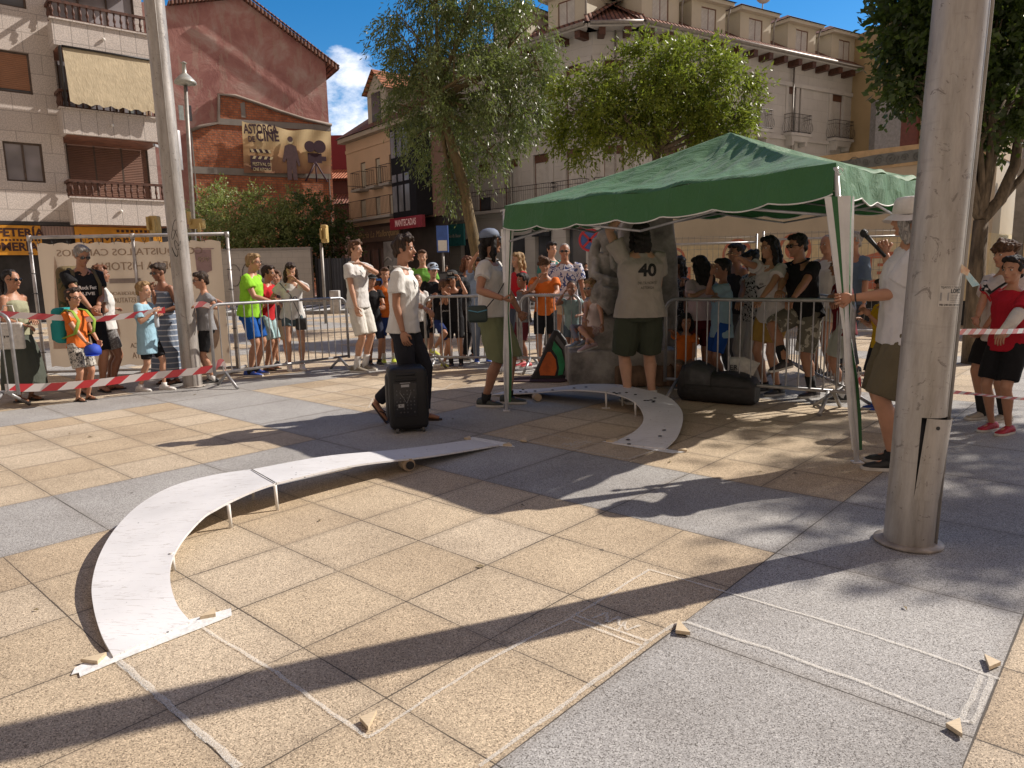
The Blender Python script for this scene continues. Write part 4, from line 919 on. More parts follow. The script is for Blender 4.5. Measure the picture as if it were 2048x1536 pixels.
def leaves(lobes, N, ln, wd, droop, per=12, seed=1, shell=.55):
    """leaf blades in sprays through the volume of the lobes; returns verts and quads"""
    g = np.random.default_rng(seed)
    L = np.array([[*c, *r] for c, r in lobes], float); vol = L[:, 3] * L[:, 4] * L[:, 5]
    nc = N // per; idx = g.choice(len(L), nc, p=vol / vol.sum())
    d = g.normal(size=(nc, 3)); d /= np.linalg.norm(d, axis=1)[:, None]
    rad = shell + (1.08 - shell) * g.random(nc) ** .6
    cen = L[idx, :3] + d * L[idx, 3:] * rad[:, None]
    # clumps: pull the sprays towards random sub-centres so gaps open up
    sub = cen[g.integers(0, nc, max(8, nc // 22))]; D = ((cen[:, None, :] - sub[None]) ** 2).sum(2); near = sub[D.argmin(1)]
    cen = cen * .52 + near * .48
    out = d + g.normal(size=(nc, 3)) * .6; out[:, 2] -= droop; out /= np.linalg.norm(out, axis=1)[:, None]
    C = np.repeat(cen, per, 0); O = np.repeat(out, per, 0); n = len(C)
    t = np.tile(np.arange(per) / per, nc); spray = ln * 4.2
    base = C + O * (t * spray)[:, None] + g.normal(size=(n, 3)) * ln * .25; base[:, 2] -= droop * spray * t ** 2 * .5
    dr = O + g.normal(size=(n, 3)) * .75; dr[:, 2] -= droop * .8; dr /= np.linalg.norm(dr, axis=1)[:, None]
    sd_ = np.cross(dr, g.normal(size=(n, 3))); sd_ /= np.linalg.norm(sd_, axis=1)[:, None]
    l_ = ln * g.uniform(.7, 1.25, n)[:, None]; w_ = wd * g.uniform(.8, 1.2, n)[:, None]
    nrm = np.cross(dr, sd_)
    V = np.stack([base, base + dr * l_ * .5 + sd_ * w_ * .5 + nrm * w_ * .15, base + dr * l_, base + dr * l_ * .5 - sd_ * w_ * .5 + nrm * w_ * .15], 1).reshape(-1, 3)
    F = np.arange(n * 4).reshape(-1, 4)
    return V, F
def limbs(mb, base, fork, lobes, r0, seed=2, trunkpts=None, k=1.0):
    rd = random.Random(seed)
    pts = trunkpts or [Vector(base), Vector(base).lerp(Vector(fork), .5) + Vector((.05, 0, 0)), Vector(fork)]
    n = len(pts); mb.tube(pts, [r0 * (1.25 if i == 0 else 1 - .3 * i / (n - 1)) for i in range(n)], 10)
    F = Vector(pts[-1])
    for c, r in lobes:
        c = Vector(c); m1 = F.lerp(c, .5) + Vector((rd.uniform(-.2, .2), rd.uniform(-.2, .2), rd.uniform(-.1, .25))) * k
        mb.tube([F, F.lerp(m1, .5) + Vector((rd.uniform(-.06, .06),) * 3), m1, c], [r0 * .5, r0 * .4, r0 * .28, r0 * .12], 7)
        for j in range(5):
            e = c + Vector((rd.uniform(-1, 1) * r[0], rd.uniform(-1, 1) * r[1], rd.uniform(-.6, .9) * r[2])) * .8
            s_ = m1.lerp(c, rd.random()); mb.tube([s_, s_.lerp(e, .5) + Vector((0, 0, .08)), e], [r0 * .16, r0 * .11, r0 * .04], 5)
def tree(name, label, base, fork, lobes, r0, lm, bm_, N, ln, wd, droop, seed, trunkpts=None, per=12, shell=.55, group=None):
    B = Vector(base); t = thing(name, label, 'tree', B, 0, group)
    rel = [(Vector(c) - B, r) for c, r in lobes]
    mb = MB(); limbs(mb, Vector((0, 0, 0)), Vector(fork) - B, rel, r0, seed, [Vector(p) - B for p in trunkpts] if trunkpts else None)
    mb.build('trunk', bm_, t)
    V, F = leaves(rel, N, ln, wd, droop, per, seed, shell)
    link('crown', fastmesh('crown', V, F, lm), t); return t
def lobesY(spec, Y):
    out = []
    for (x, y, rx, rz, dy) in spec:
        c = atY(x, y, Y + dy); k = (Y + dy) / FPX; out.append((c, (rx * k, rx * k * .9, rz * k)))
    return out
ash = leafmat('grey green leaves', (.075, .10, .035), (.20, .235, .10), .3, .38)
lime = leafmat('bright green leaves', (.09, .13, .015), (.26, .29, .04), .4, .42)
darkl = leafmat('deep green leaves', (.022, .042, .014), (.06, .10, .03), .3, .4)
bushl = leafmat('bush leaves', (.14, .18, .06), (.36, .40, .17), .4, .5)
# tall drooping ash in the middle
YT = 19.0
lb1 = lobesY([(850, 60, 85, 90, 0), (950, 30, 95, 95, .5), (1040, 70, 70, 85, 0), (840, 170, 75, 75, .3), (930, 150, 85, 80, -.8), (1030, 170, 75, 70, .2), (880, 255, 70, 55, 0), (970, 240, 80, 60, .4), (1050, 235, 50, 55, -.3), (905, 330, 55, 50, .3), (810, 110, 50, 60, 0), (990, 320, 28, 45, .2), (1080, 140, 38, 60, 0), (960, -40, 100, 60, 0), (870, -20, 80, 60, 0), (800, 235, 40, 40, .2), (915, 395, 26, 34, 0)], YT)
tp = [atY(975, 568, YT) , atY(952, 500, YT), atY(938, 430, YT), atY(928, 375, YT), atY(905, 290, YT), atY(872, 200, YT)]
tp[0].z = 0
tree('ash_tree', 'tall ash with drooping grey green leaves and leaning yellowish trunk, left of the green canopy', (tp[0].x, YT, 0), tp[-1], lb1, .17, ash, bark2_m, 38000, .13, .034, .9, 11, tp, shell=.45)
# rounder bright tree behind the canopy
YT = 16.5
lb2 = lobesY([(1190, 200, 62, 60, 0), (1280, 165, 72, 64, .3), (1370, 155, 72, 62, -.2), (1440, 195, 60, 60, 0), (1170, 260, 55, 50, .2), (1250, 240, 70, 50, -.4), (1350, 225, 80, 55, .5), (1440, 260, 60, 40, 0), (1320, 118, 52, 34, .2), (1410, 135, 44, 34, .2), (1475, 230, 28, 40, 0), (1140, 215, 32, 45, 0), (1480, 165, 35, 40, .2)], YT)
b = atY(1318, 600, YT); b.z = 0
tree('round_tree', 'round bright green tree rising behind the green canopy', b, atY(1312, 305, YT), lb2, .13, lime, bark_m, 32000, .115, .038, .35, 12, [b, atY(1320, 420, YT), atY(1312, 305, YT)], shell=.62)
# dark tree on the right, behind the big pole
YT = 9.8
lb3 = lobesY([(1860, 60, 85, 80, .2), (1980, 30, 110, 100, -.3), (2060, 110, 90, 90, .3), (1842, 150, 52, 55, 0), (1900, 140, 70, 90, .5), (2010, 200, 90, 70, 0), (1822, 30, 50, 60, .3), (1842, 205, 28, 32, 0), (1930, -60, 130, 90, 0), (2100, 240, 60, 50, .5), (1960, 250, 50, 34, .8)], YT)
b = atY(1950, 700, YT); b.z = 0
tree('dark_leaved_tree', 'dark leaved tree with forked trunk, right behind the big steel pole', b, atY(1960, 420, YT), lb3, .13, darkl, bark_m, 25000, .105, .062, .25, 13, [b, atY(1952, 560, YT), atY(1962, 440, YT)], shell=.5)
t4 = bpy.data.objects[[o.name for o in COL.objects if o.name.startswith('dark_leaved_tree')][0]]
tr = [c for c in t4.children if c.name.startswith('trunk')][0]
mb = MB(); B = Vector(b); mb.tube([atY(1962, 440, YT) - B, atY(2000, 400, YT) - B, atY(2030, 330, YT) - B, atY(2048, 180, YT) - B], [.09, .08, .065, .04], 8); mb.build('limb', bark_m, t4)
# neighbour of it, outside the frame: only its dappled shade is seen
lb5 = [((10.6, 6.9, 7.0), (1.1, 1.0, .8)), ((11.6, 7.4, 7.6), (1.3, 1.2, .9)), ((12.6, 6.9, 7.4), (1.3, 1.2, .9)), ((11.8, 8.6, 7.8), (1.2, 1.2, .9)), ((13.2, 8.2, 8.2), (1.4, 1.4, .9)), ((11.2, 6.2, 6.6), (.8, .7, .5)), ((12.9, 9.6, 8.0), (1.2, 1.2, .8))]
tree('dark_leaved_tree', 'dark leaved tree just outside the right edge whose dappled shade reaches the pole', (12.1, 7.9, 0), (12.1, 7.9, 5.4), lb5, .16, darkl, bark_m, 9000, .13, .075, .25, 14, None, shell=.2)
# bushes over the block wall
for i, (spec, nm, lb_, lm) in enumerate([
    ([(440, 450, 50, 50, 0), (470, 430, 45, 50, 1), (430, 485, 50, 35, 0), (500, 460, 45, 45, .5), (432, 385, 22, 38, 1), (405, 430, 28, 40, 1), (480, 390, 14, 20, 1)], 'leafy_bush', 'tall light green bush above the left end of the block wall', bushl),
    ([(540, 440, 45, 50, 0), (580, 460, 50, 45, .5), (530, 475, 45, 35, 0), (590, 425, 34, 34, 1), (520, 400, 18, 26, 1), (572, 400, 16, 22, 1)], 'leafy_bush', 'light green bush below the tan banner, middle of the row', bushl),
    ([(640, 440, 45, 50, 0), (620, 490, 45, 40, .5), (668, 490, 40, 45, 0), (600, 480, 34, 30, 0), (690, 500, 22, 30, .5)], 'leafy_bush', 'bush coloured dark for shade at the right end of the row beside the maroon house', darkl)]):  # darker leaf colour stands in for the corner house's shadow on this bush
    lb_s = lobesY(spec, 42.5); c = lb_s[0][0]
    tree(nm, lb_, (c.x, c.y, 0), (c.x, c.y, 2.0), lb_s, .08, lm, bark_m, 9000, .20, .08, .15, 20 + i, None, shell=.5, group='bushes over the block wall')
# dry weeds on the top of the brick patch ledge
# ------------------------------------------------------------------ ramps
rampw = None
def ramp_mat():
    m, n, l, b = newmat('scuffed white board')
    tc = n.new('ShaderNodeTexCoord')
    n1 = nd(n, 'ShaderNodeTexNoise', Scale=3.0, Detail=6.0); l.new(tc.outputs['Object'], n1.inputs['Vector']); r = ramp(n, [(.3, (.62, .62, .625)), (.6, (.72, .72, .725))]); l.new(n1.outputs['Fac'], r.inputs['Fac'])
    mp = nd(n, 'ShaderNodeMapping'); mp.inputs['Scale'].default_value = (5, 40, 5); mp.inputs['Rotation'].default_value = (0, 0, .5); l.new(tc.outputs['Object'], mp.inputs['Vector'])
    n2 = nd(n, 'ShaderNodeTexNoise', Scale=1.4, Detail=6.0, Roughness=.7, Distortion=1.5); l.new(mp.outputs['Vector'], n2.inputs['Vector'])
    mk = mth(n, l, 'GREATER_THAN', n2.outputs['Fac'], .59)
    o = mixc(n, l, mth(n, l, 'MULTIPLY', mk, .5), r.outputs['Color'], (.36, .33, .30))
    vo = nd(n, 'ShaderNodeTexVoronoi', Scale=14.0); l.new(tc.outputs['Object'], vo.inputs['Vector']); sc = n.new('ShaderNodeSeparateColor'); l.new(vo.outputs['Color'], sc.inputs[0])
    dots = mth(n, l, 'MULTIPLY', mth(n, l, 'LESS_THAN', vo.outputs['Distance'], .085), mth(n, l, 'GREATER_THAN', sc.outputs[0], .6))
    o = mixc(n, l, mth(n, l, 'MULTIPLY', dots, .8), o, (.05, .04, .04))
    l.new(o, b.inputs['Base Color']); b.inputs['Roughness'].default_value = .5
    bp = nd(n, 'ShaderNodeBump', Strength=.15, Distance=.01); l.new(n1.outputs['Fac'], bp.inputs['Height']); l.new(bp.outputs['Normal'], b.inputs['Normal'])
    return m
rampm = ramp_mat()
def smooth_path(P, n=14):
    out = []
    for i in range(len(P) - 1):
        p0, p1, p2, p3 = P[max(i - 1, 0)], P[i], P[i + 1], P[min(i + 2, len(P) - 1)]
        for k in range(n):
            t = k / n; out.append(.5 * ((2 * p1) + (-p0 + p2) * t + (2 * p0 - 5 * p1 + 4 * p2 - p3) * t * t + (-p0 + 3 * p1 - 3 * p2 + p3) * t ** 3))
    out.append(P[-1]); return out
def curved_deck(parent, A, B, th=.012):
    """A, B: matching edge polylines; a bent board of even thickness"""
    A, B = smooth_path(A), smooth_path(B); mb = MB()
    for i in range(len(A) - 1):
        a, b_, c, d = A[i], B[i], B[i + 1], A[i + 1]; dn = Vector((0, 0, -th))
        mb.add([a, b_, c, d], [(0, 1, 2, 3)], 0, True); mb.add([a + dn, b_ + dn, c + dn, d + dn], [(3, 2, 1, 0)], 0, True)
        mb.add([a, d, d + dn, a + dn], [(0, 1, 2, 3)]); mb.add([b_, b_ + dn, c + dn, c], [(0, 1, 2, 3)])
    for a, b_ in ((A[0], B[0]), (A[-1], B[-1])): mb.add([a, b_, b_ + Vector((0, 0, -th)), a + Vector((0, 0, -th))], [(0, 1, 2, 3)])
    return mb.build('deck', rampm, parent)
def leg(parent, x, y, z, foot=False):
    mb = MB(); mb.tube([(x, y, z), (x + .004, y, .0)], [.011, .009], 8)
    if foot: mb.box((x, y, .006), (.08, .05, .005))
    return mb.build('leg', white_m, parent)
V = Vector
r1 = thing('curved_ramp', 'white curved ramp on short legs in full sun, the nearer of the two ramps', 'ramp')
inn = [V((-1.324, 2.729, 0.014)), V((-1.426, 2.837, 0.035)), V((-1.533, 3.008, 0.060)), V((-1.617, 3.203, 0.080)), V((-1.665, 3.429, 0.100)), V((-1.671, 3.684, 0.125)), V((-1.640, 3.800, 0.136)), V((-1.600, 3.900, 0.145)), V((-1.525, 4.035, 0.158)), V((-1.427, 4.165, 0.168))]
outt = [V((-1.500, 2.472, 0.014)), V((-1.614, 2.603, 0.030)), V((-1.762, 2.810, 0.045)), V((-1.891, 3.026, 0.060)), V((-2.014, 3.310, 0.080)), V((-2.105, 3.625, 0.100)), V((-2.144, 3.955, 0.120)), V((-2.086, 4.233, 0.140)), V((-1.911, 4.408, 0.155)), V((-1.683, 4.483, 0.168))]
curved_deck(r1, outt, inn)
s_out = [V((-1.683, 4.475, .169)), V((-1.30, 4.86, .148)), V((-.85, 5.31, .075)), V((-.34, 5.83, .014))]
s_in = [V((-1.422, 4.16, .169)), V((-1.05, 4.60, .148)), V((-.60, 5.08, .075)), V((-.115, 5.62, .014))]
curved_deck(r1, s_out, s_in)
for x, y, z in ((-1.432, 4.15, .157), (-1.60, 3.86, .135), (-1.652, 3.28, .092), (-1.65, 4.36, .157), (-2.0, 3.75, .10)): leg(r1, x, y, z)
mb = MB(); mb.tube([V((-1.685, 4.47, .172)), V((-1.55, 4.3, .174)), V((-1.43, 4.15, .172))], .003, 4); mb.build('cord', iron_m, r1)
mb = MB(); mb.tube([(-.79, 5.02, .05), (-.74, 4.93, .05)], .045, 16); mb.tube([(-.735, 4.925, .05), (-.73, 4.915, .05)], .03, 12, mi=1); mb.build('cardboard_roll', [mat('cardboard', (.5, .38, .26)), iron_m], r1)
r2 = thing('curved_ramp', 'white curved ramp in the shade under the green canopy, with black rings lying on it', 'ramp')
# inner edge: from foot (.806,5.673) to joint (.935,7.119)
inn = [V((0.797, 5.616, 0.014)), V((0.993, 5.822, 0.045)), V((1.121, 6.067, 0.075)), V((1.178, 6.379, 0.100)), V((1.173, 6.692, 0.130)), V((1.085, 6.947, 0.155)), V((0.946, 7.090, 0.174))]
outt = [V((1.170, 5.385, 0.014)), V((1.333, 5.676, 0.045)), V((1.507, 6.216, 0.080)), V((1.560, 6.600, 0.110)), V((1.534, 6.977, 0.135)), V((1.392, 7.268, 0.155)), V((1.151, 7.544, 0.174))]
curved_deck(r2, inn, outt)
s1_ = [V((.941, 7.094, .175)), V((.60, 7.42, .15)), V((.18, 7.75, .07)), V((-.24, 8.02, .014))]
s2_ = [V((1.146, 7.548, .175)), V((.80, 7.78, .15)), V((.40, 8.06, .07)), V((-.02, 8.34, .014))]
curved_deck(r2, s1_, s2_)
for x, y, z in ((.945, 7.12, .162), (1.168, 6.70, .135), (1.13, 7.26, .15)): leg(r2, x, y, z, x < 1)
mb = MB(); mb.tube([(.25, 7.66, .045), (.28, 7.58, .045)], .04, 16); mb.build('cardboard_roll', MATS['cardboard'], r2)
rings = [(1258, 888, .02), (1256, 879, .02), (1320, 872, .04), (1328, 860, .05), (1228, 785, .165), (1233, 787, .165), (1239, 786, .165), (1253, 785, .16), (1271, 789, .155), (1290, 801, .15), (1296, 801, .15), (1302, 800, .148), (1308, 802, .146), (1310, 796, .146), (1306, 804, .146), (1105, 780, .12), (1148, 776, .15), (1070, 782, .09), (1046, 779, .06), (1052, 784, .06), (1041, 783, .05), (1172, 774, .165)]
for i, (x, y, z) in enumerate(rings):
    p = G(x, y, z + .012); o = MB().tube([(.014 * math.cos(t), .014 * math.sin(t), 0) for t in np.linspace(0, 2 * PI, 13)[:-1]], .003, 5, closed=True).build('rubber_ring', iron_m, loc=p)
    tag(o, 'small black rubber ring lying loose on the shaded white ramp', 'ring', 'black rings scattered on the far ramp')

# wooden wedges on the ground
woodl = mat('pale birch wood', (.62, .50, .34), .6, var=.1, vscale=14, bump=.15, stretch=(1, 8, 1))
def wedge(tri, label, h=.014):
    P = [G(*p) for p in tri]; c = sum(P, V()) / 3; mb = MB(); mb.slab([(p.x - c.x, p.y - c.y) for p in P], 0, h)
    o = mb.build('wooden_wedge', woodl, loc=(c.x, c.y, .0065)); tag(o, label, 'wedge', 'triangular wooden wedges on the paving')
wedge([(162, 1328), (196, 1332), (214, 1314)], 'flat triangular wooden wedge on the left end of the long white tape strip')
wedge([(400, 1242), (432, 1236), (431, 1223)], 'wooden wedge on the tape beside the inner foot of the near ramp')
wedge([(720, 1446), (737, 1465), (754, 1431)], 'wooden wedge at the bottom corner of the zigzag chalk line')
wedge([(1356, 1247), (1351, 1270), (1380, 1274)], 'wooden wedge where sand and grey slabs meet beside the chalk letters')
wedge([(1968, 1318), (1978, 1344), (2001, 1334)], 'wooden wedge near the right edge just above the doubled chalk bars')
wedge([(1891, 1458), (1919, 1447), (1924, 1480)], 'wooden wedge below the doubled chalk bars near the bottom right corner')
wedge([(1212, 885), (1236, 887), (1232, 880)], 'wooden wedge at the inner foot of the shaded far ramp')
wedge([(1040, 884), (1054, 886), (1050, 879)], 'wooden wedge in the chalk rectangle left of its letters')
wedge([(1356, 903), (1374, 905), (1372, 901)], 'small wooden wedge right of the foot of the far ramp')
wedge([(928, 880), (942, 882), (940, 876)], 'wooden wedge above the far foot of the near ramp')
wedge([(1006, 893), (1024, 894), (1018, 889)], 'wooden wedge below the far foot of the near ramp')

# ------------------------------------------------------------------ steel masts
def steel_mat():
    m, n, l, b = newmat('galvanised steel')
    tc = n.new('ShaderNodeTexCoord')
    mp = nd(n, 'ShaderNodeMapping'); mp.inputs['Scale'].default_value = (6, 6, 1.0); l.new(tc.outputs['Object'], mp.inputs['Vector'])
    n1 = nd(n, 'ShaderNodeTexNoise', Scale=1.6, Detail=9.0, Roughness=.7); l.new(mp.outputs['Vector'], n1.inputs['Vector'])
    r = ramp(n, [(.28, (.21, .19, .17)), (.45, (.34, .315, .29)), (.65, (.48, .45, .42))]); l.new(n1.outputs['Fac'], r.inputs['Fac'])
    n2 = nd(n, 'ShaderNodeTexNoise', Scale=9.0, Detail=8.0, Roughness=.75, Distortion=2.0); l.new(tc.outputs['Object'], n2.inputs['Vector'])
    o = mixc(n, l, mth(n, l, 'MULTIPLY', mth(n, l, 'GREATER_THAN', n2.outputs['Fac'], .61), .7), r.outputs['Color'], (.15, .13, .12))
    n3 = nd(n, 'ShaderNodeTexNoise', Scale=4.0, Detail=6.0); mp3 = nd(n, 'ShaderNodeMapping'); mp3.inputs['Scale'].default_value = (1, 1, 9); l.new(tc.outputs['Object'], mp3.inputs['Vector']); l.new(mp3.outputs['Vector'], n3.inputs['Vector'])
    o = mixc(n, l, mth(n, l, 'MULTIPLY', mth(n, l, 'GREATER_THAN', n3.outputs['Fac'], .66), .14), o, (.20, .18, .17))
    l.new(o, b.inputs['Base Color']); b.inputs['Metallic'].default_value = .35
    rr = ramp(n, [(.3, (.36, .36, .36)), (.7, (.58, .58, .58))]); l.new(n1.outputs['Fac'], rr.inputs['Fac']); l.new(rr.outputs['Color'], b.inputs['Roughness'])
    bp = nd(n, 'ShaderNodeBump', Strength=.12, Distance=.02); l.new(n2.outputs['Fac'], bp.inputs['Height']); l.new(bp.outputs['Normal'], b.inputs['Normal'])
    return m
steel = steel_mat()
def mast(name, label, c, rad, hgt, cut=None):
    t = thing(name, label, 'lamp mast', (c[0], c[1], 0))
    mb = MB(); N = 40; zs = [0.01, .25, .62, 1.5, 3, 5, hgt]
    if cut:
        z0, z1, a0, a1 = cut; zs = [.01, z0, z1, .8, 1.3, 2, 3.5, 5, hgt]
        def inside(k, i): q = 2 * PI * (k + .5) / N; return zs[i] >= z0 - 1e-4 and zs[i + 1] <= z1 + 1e-4 and a0 < q < a1
    else: inside = lambda k, i: False
    for i in range(len(zs) - 1):
        for k in range(N):
            if inside(k, i): continue
            q0, q1 = 2 * PI * k / N, 2 * PI * (k + 1) / N
            mb.add([(rad * math.cos(q), rad * math.sin(q), z) for q, z in ((q0, zs[i]), (q1, zs[i]), (q1, zs[i + 1]), (q0, zs[i + 1]))], [(0, 1, 2, 3)], 0, True)
    o = mb.build('shaft', steel, t)
    bm = bmesh.new(); bm.from_mesh(o.data); bmesh.ops.remove_doubles(bm, verts=bm.verts, dist=1e-5); bm.to_mesh(o.data); bm.free()
    mb = MB(); mb.lathe((0, 0, 0), [(rad + .045, .002), (rad + .045, .014), (rad + .004, .017)], 40); mb.build('base_ring', mat('worn base plate', (.38, .34, .30), .6, var=.25, vscale=12), t)
    return t
pR = G(1838, 1102); pR = V((pR.x + .008, pR.y + .113, 0))
mR = mast('lamp_mast', 'thick scratched steel mast in the right foreground with a loose hatch and a sticker', pR, .113, 9.0, cut=(.27, .66, 4.20, 5.65))
mb = MB(); mb.tube([(.108, -.045, .02), (.108, -.045, 9)], .009, 8); mb.tube([(.100, -.072, .02), (.100, -.072, 9)], .004, 6); mb.build('seam_rail', steel, mR)
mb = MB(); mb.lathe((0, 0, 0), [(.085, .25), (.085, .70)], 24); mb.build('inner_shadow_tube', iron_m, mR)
hb = MB(); N = 12
for i in range(N):
    q0 = 4.24 + (5.62 - 4.24) * i / N; q1 = 4.24 + (5.62 - 4.24) * (i + 1) / N
    for rr_, flip in ((.1145, 0), (.1115, 1)):
        f = [(rr_ * math.cos(q), rr_ * math.sin(q), z) for q, z in ((q0, .255), (q1, .255), (q1, .655), (q0, .655))]
        hb.add(f if not flip else f[::-1], [(0, 1, 2, 3)], 0, True)
h = hb.build('hatch_door', steel, mR); h.data.transform(Matrix.Translation((0, 0, .255)) @ Matrix.Rotation(R(3.6), 4, 'Y') @ Matrix.Translation((-.002, -.003, -.255)))
MB().tube([(.02, -.112, .612), (.021, -.121, .612)], .009, 12).build('lock', iron_m, h)
mR.rotation_euler[1] = R(1.7)
# sticker, wrapped on the shaft
def wrap_mesh(me, rad, ang, z):
    for v in me.vertices:
        q = ang + v.co.x * 1.32 / rad; v.co = V(((rad + v.co.z) * math.cos(q), (rad + v.co.z) * math.sin(q), z + v.co.y * 1.32))
stg = MB(); n_ = 14
for i in range(n_): stg.add([(-.052 + .104 * i / n_, -.037, 0), (-.052 + .104 * (i + 1) / n_, -.037, 0), (-.052 + .104 * (i + 1) / n_, .037, 0), (-.052 + .104 * i / n_, .037, 0)], [(0, 1, 2, 3)])
sk = thing('sticker', 'roofing firm sticker with black print stuck on the big right hand mast', 'sticker', (pR.x, pR.y, 0)); sk.rotation_euler[1] = R(1.7)
base = stg.build('paper', mat('off white paper', (.56, .53, .49), .6), sk)
am = -PI / 2 + .30; zs = 1.235; SKS = 1.32
wrap_mesh(base.data, .1145, am, zs)
def stick_text(t, size, x, y, w=None, bold=0, m=None):
    me = textmesh(t, size, 0.0, bold); xs = [v.co.x for v in me.vertices]; k = w / (max(xs) - min(xs)) if w else 1
    for v in me.vertices: v.co = V((v.co.x * k + x, v.co.y + y, .001))
    wrap_mesh(me, .1145, am, zs); me.materials.clear(); me.materials.append(m or iron_m); link('lettering', me, sk)
stick_text('TEJADOS Y CANALONES', .011, 0, .030, .098); stick_text('LOPEZ', .02, .012, .017, .05, .0006); stick_text('933 240 532 / 667 018 214', .009, 0, -.031, .096, .0003)
for k in range(5): stick_text('mmmmm mmmm mmmmm', .0045, .015, .003 - k * .006, .055)
mb = MB(); mb.slab([(-.048, -.016), (-.018, -.016), (-.018, .012), (-.048, .012)], .0006, .001); o = mb.build('picture', mat('grey print', (.3, .3, .3)), sk); wrap_mesh(o.data, .1145, am, zs)
q = G(1925, 545, 0); 
fl = MB(); P = [atY(x, y, pR.y - .09) for x, y in ((1912, 517), (1921, 526), (1940, 541), (1935, 552), (1912, 540), (1903, 533))]
fl.add(P, [tuple(range(6))]); P2 = [atY(x, y, pR.y - .07) for x, y in ((1935, 540), (1960, 570), (1945, 574), (1930, 553))]; fl.add(P2, [(0, 1, 2, 3)], 1)
tag(fl.build('torn_flyer', [mat('faded orange print', (.55, .20, .09), .6, col2=(.7, .6, .45), vscale=30), mat('faded blue print', (.22, .48, .60), .6, col2=(.75, .75, .7), vscale=30)]), 'torn orange and blue flyer corner sticking off the right mast above the sticker', 'flyer')
pL = G(378, 776); mL = mast('lamp_mast', 'thick steel mast with pen scribbles standing in front of the mesh banner on the left', (pL.x, pL.y + .12), .116, 9.5); mL.rotation_euler[1] = R(-.55)
mb = MB(); mb.tube([(.055, -.107, .02), (.055, -.107, 9)], .006, 6); mb.build('seam_rail', steel, mL)
sc = MB()
for k, (zz, aa) in enumerate(((2.05, -1.35), (1.93, -1.5), (1.80, -1.25), (1.72, -1.6))):
    sc.tube([(.117 * math.cos(aa + .3 * math.cos(t)), .117 * math.sin(aa + .3 * math.cos(t)), zz + .06 * math.sin(t * 1.5 + k)) for t in np.linspace(0, 6, 16)], .003, 4, cap=False)
sc.build('scribble', iron_m, mL)
sp = MB(); q = atY(356, 300, pL.y + .55); sp.bbox((q.x, q.y, q.z), (.10, .02, .50), .008, M=Matrix.Rotation(R(60), 4, 'Z')); sp.box((q.x - .12, q.y - .2, q.z), (.02, .4, .03))
o = sp.build('sign_plate', mat('grey sign back', (.42, .41, .42), .5, metal=.3)); tag(o, 'grey sign plate seen edge on, fixed behind the left steel mast', 'sign')

# street lamp behind, yellow signal boxes
lp = atY(388, 560, 21); Z = atY(368, 165, 21).z
lt = thing('street_lamp', 'slender grey street lamp with a dish shade in front of the red gable wall', 'street lamp', (atY(384, 500, 21).x, 21, 0))
mb = MB(); x1 = atY(372, 180, 21).x - lt.location.x; mb.tube([(0, 0, 0), (x1 * .6, 0, Z * .6), (x1, 0, Z)], [.075, .06, .05], 10); mb.build('pole', zinc_m, lt)
mb = MB(); mb.lathe((x1, 0, Z - .05), [(.1, -.02), (.30, .02), (.28, .08), (.17, .2), (.06, .3), (.05, .55), (.09, .56), (.02, .6)], 20); mb.build('lamp_shade', mat('pale grey lamp', (.42, .42, .38), .4, metal=.3), lt)
yb = mat('ochre signal box', (.50, .36, .14), .5, var=.1)
def signal(x, y0, y1, Y, w, label, base_y=None, lean=0):
    a = atY(x, y0, Y); b_ = atY(x, y1, Y); t = thing('traffic_signal', label, 'traffic signal', (a.x, Y, 0))
    MB().tube([(0, 0, 0), (0, 0, b_.z)], .045, 8).build('pole', zinc_m, t)
    mb = MB(); mb.bbox((.12, 0, (a.z + b_.z) / 2), (w, .22, a.z - b_.z), .03); mb.box((.12 + w * .3, -.15, a.z - .25), (.05, .1, .3)); mb.box((.12 - w * .35, -.16, b_.z + .25), (.05, .12, .3)); mb.build('signal_box', yb, t); return t
signal(640, 450, 486, 21, .18, 'ochre pedestrian signal on a dark pole in front of the dark bush')
signal(298, 432, 470, 17, .20, 'ochre signal box above the mesh banner, just left of the steel mast')
signal(384, 438, 458, 18, .34, 'ochre signal box just right of the left steel mast')
bs = atY(663, 690, 20.5); MB_ = MB(); 
q = G(672, 627); o = MB().bbox((q.x, q.y, .42), (.34, .3, .84), .02).build('stone_bollard', mat('pale stone', (.46, .44, .42), .8, var=.15)); tag(o, 'pale square stone bollard on the paving beyond the crowd barriers', 'bollard')

# ------------------------------------------------------------------ loudspeaker
q = G(813, 866); spk = thing('loudspeaker', 'black portable loudspeaker on wheels with a control panel', 'loudspeaker', (q.x, q.y + .14, 0), R(14))
bk = mat('black moulded plastic', (.006, .006, .007), .5, var=.2, bump=.1, bscale=200)
mb = MB(); prof = [(-.165, 0), (.165, 0), (.178, .30), (.158, .53), (-.158, .53), (-.178, .30)]
mb.bbox((0, 0, .302), (.34, .30, .555), .05, seg=5); mb.bbox((0, .03, .30), (.375, .22, .46), .06, seg=5); mb.build('cabinet', bk, spk)
mb = MB(); mb.bbox((-.03, -.152, .30), (.2, .012, .30), .004); pn = mb.build('control_panel', mat('dark panel', (.02, .02, .022), .3), spk)
mb = MB()
for i in range(6):
    for j in range(7):
        if (i * 5 + j * 3) % 4: mb.tube([(-.105 + i * .03, -.158, .19 + j * .032), (-.105 + i * .03, -.166, .19 + j * .032)], .006, 7)
mb.build('knob', mat('grey knobs', (.10, .10, .105), .4), pn)
mb = MB(); mb.box((-.03, -.1605, .425), (.07, .003, .022)); mb.box((-.03, -.1605, .45), (.09, .003, .006)); mb.box((-.07, -.1605, .25), (.05, .003, .03)); 
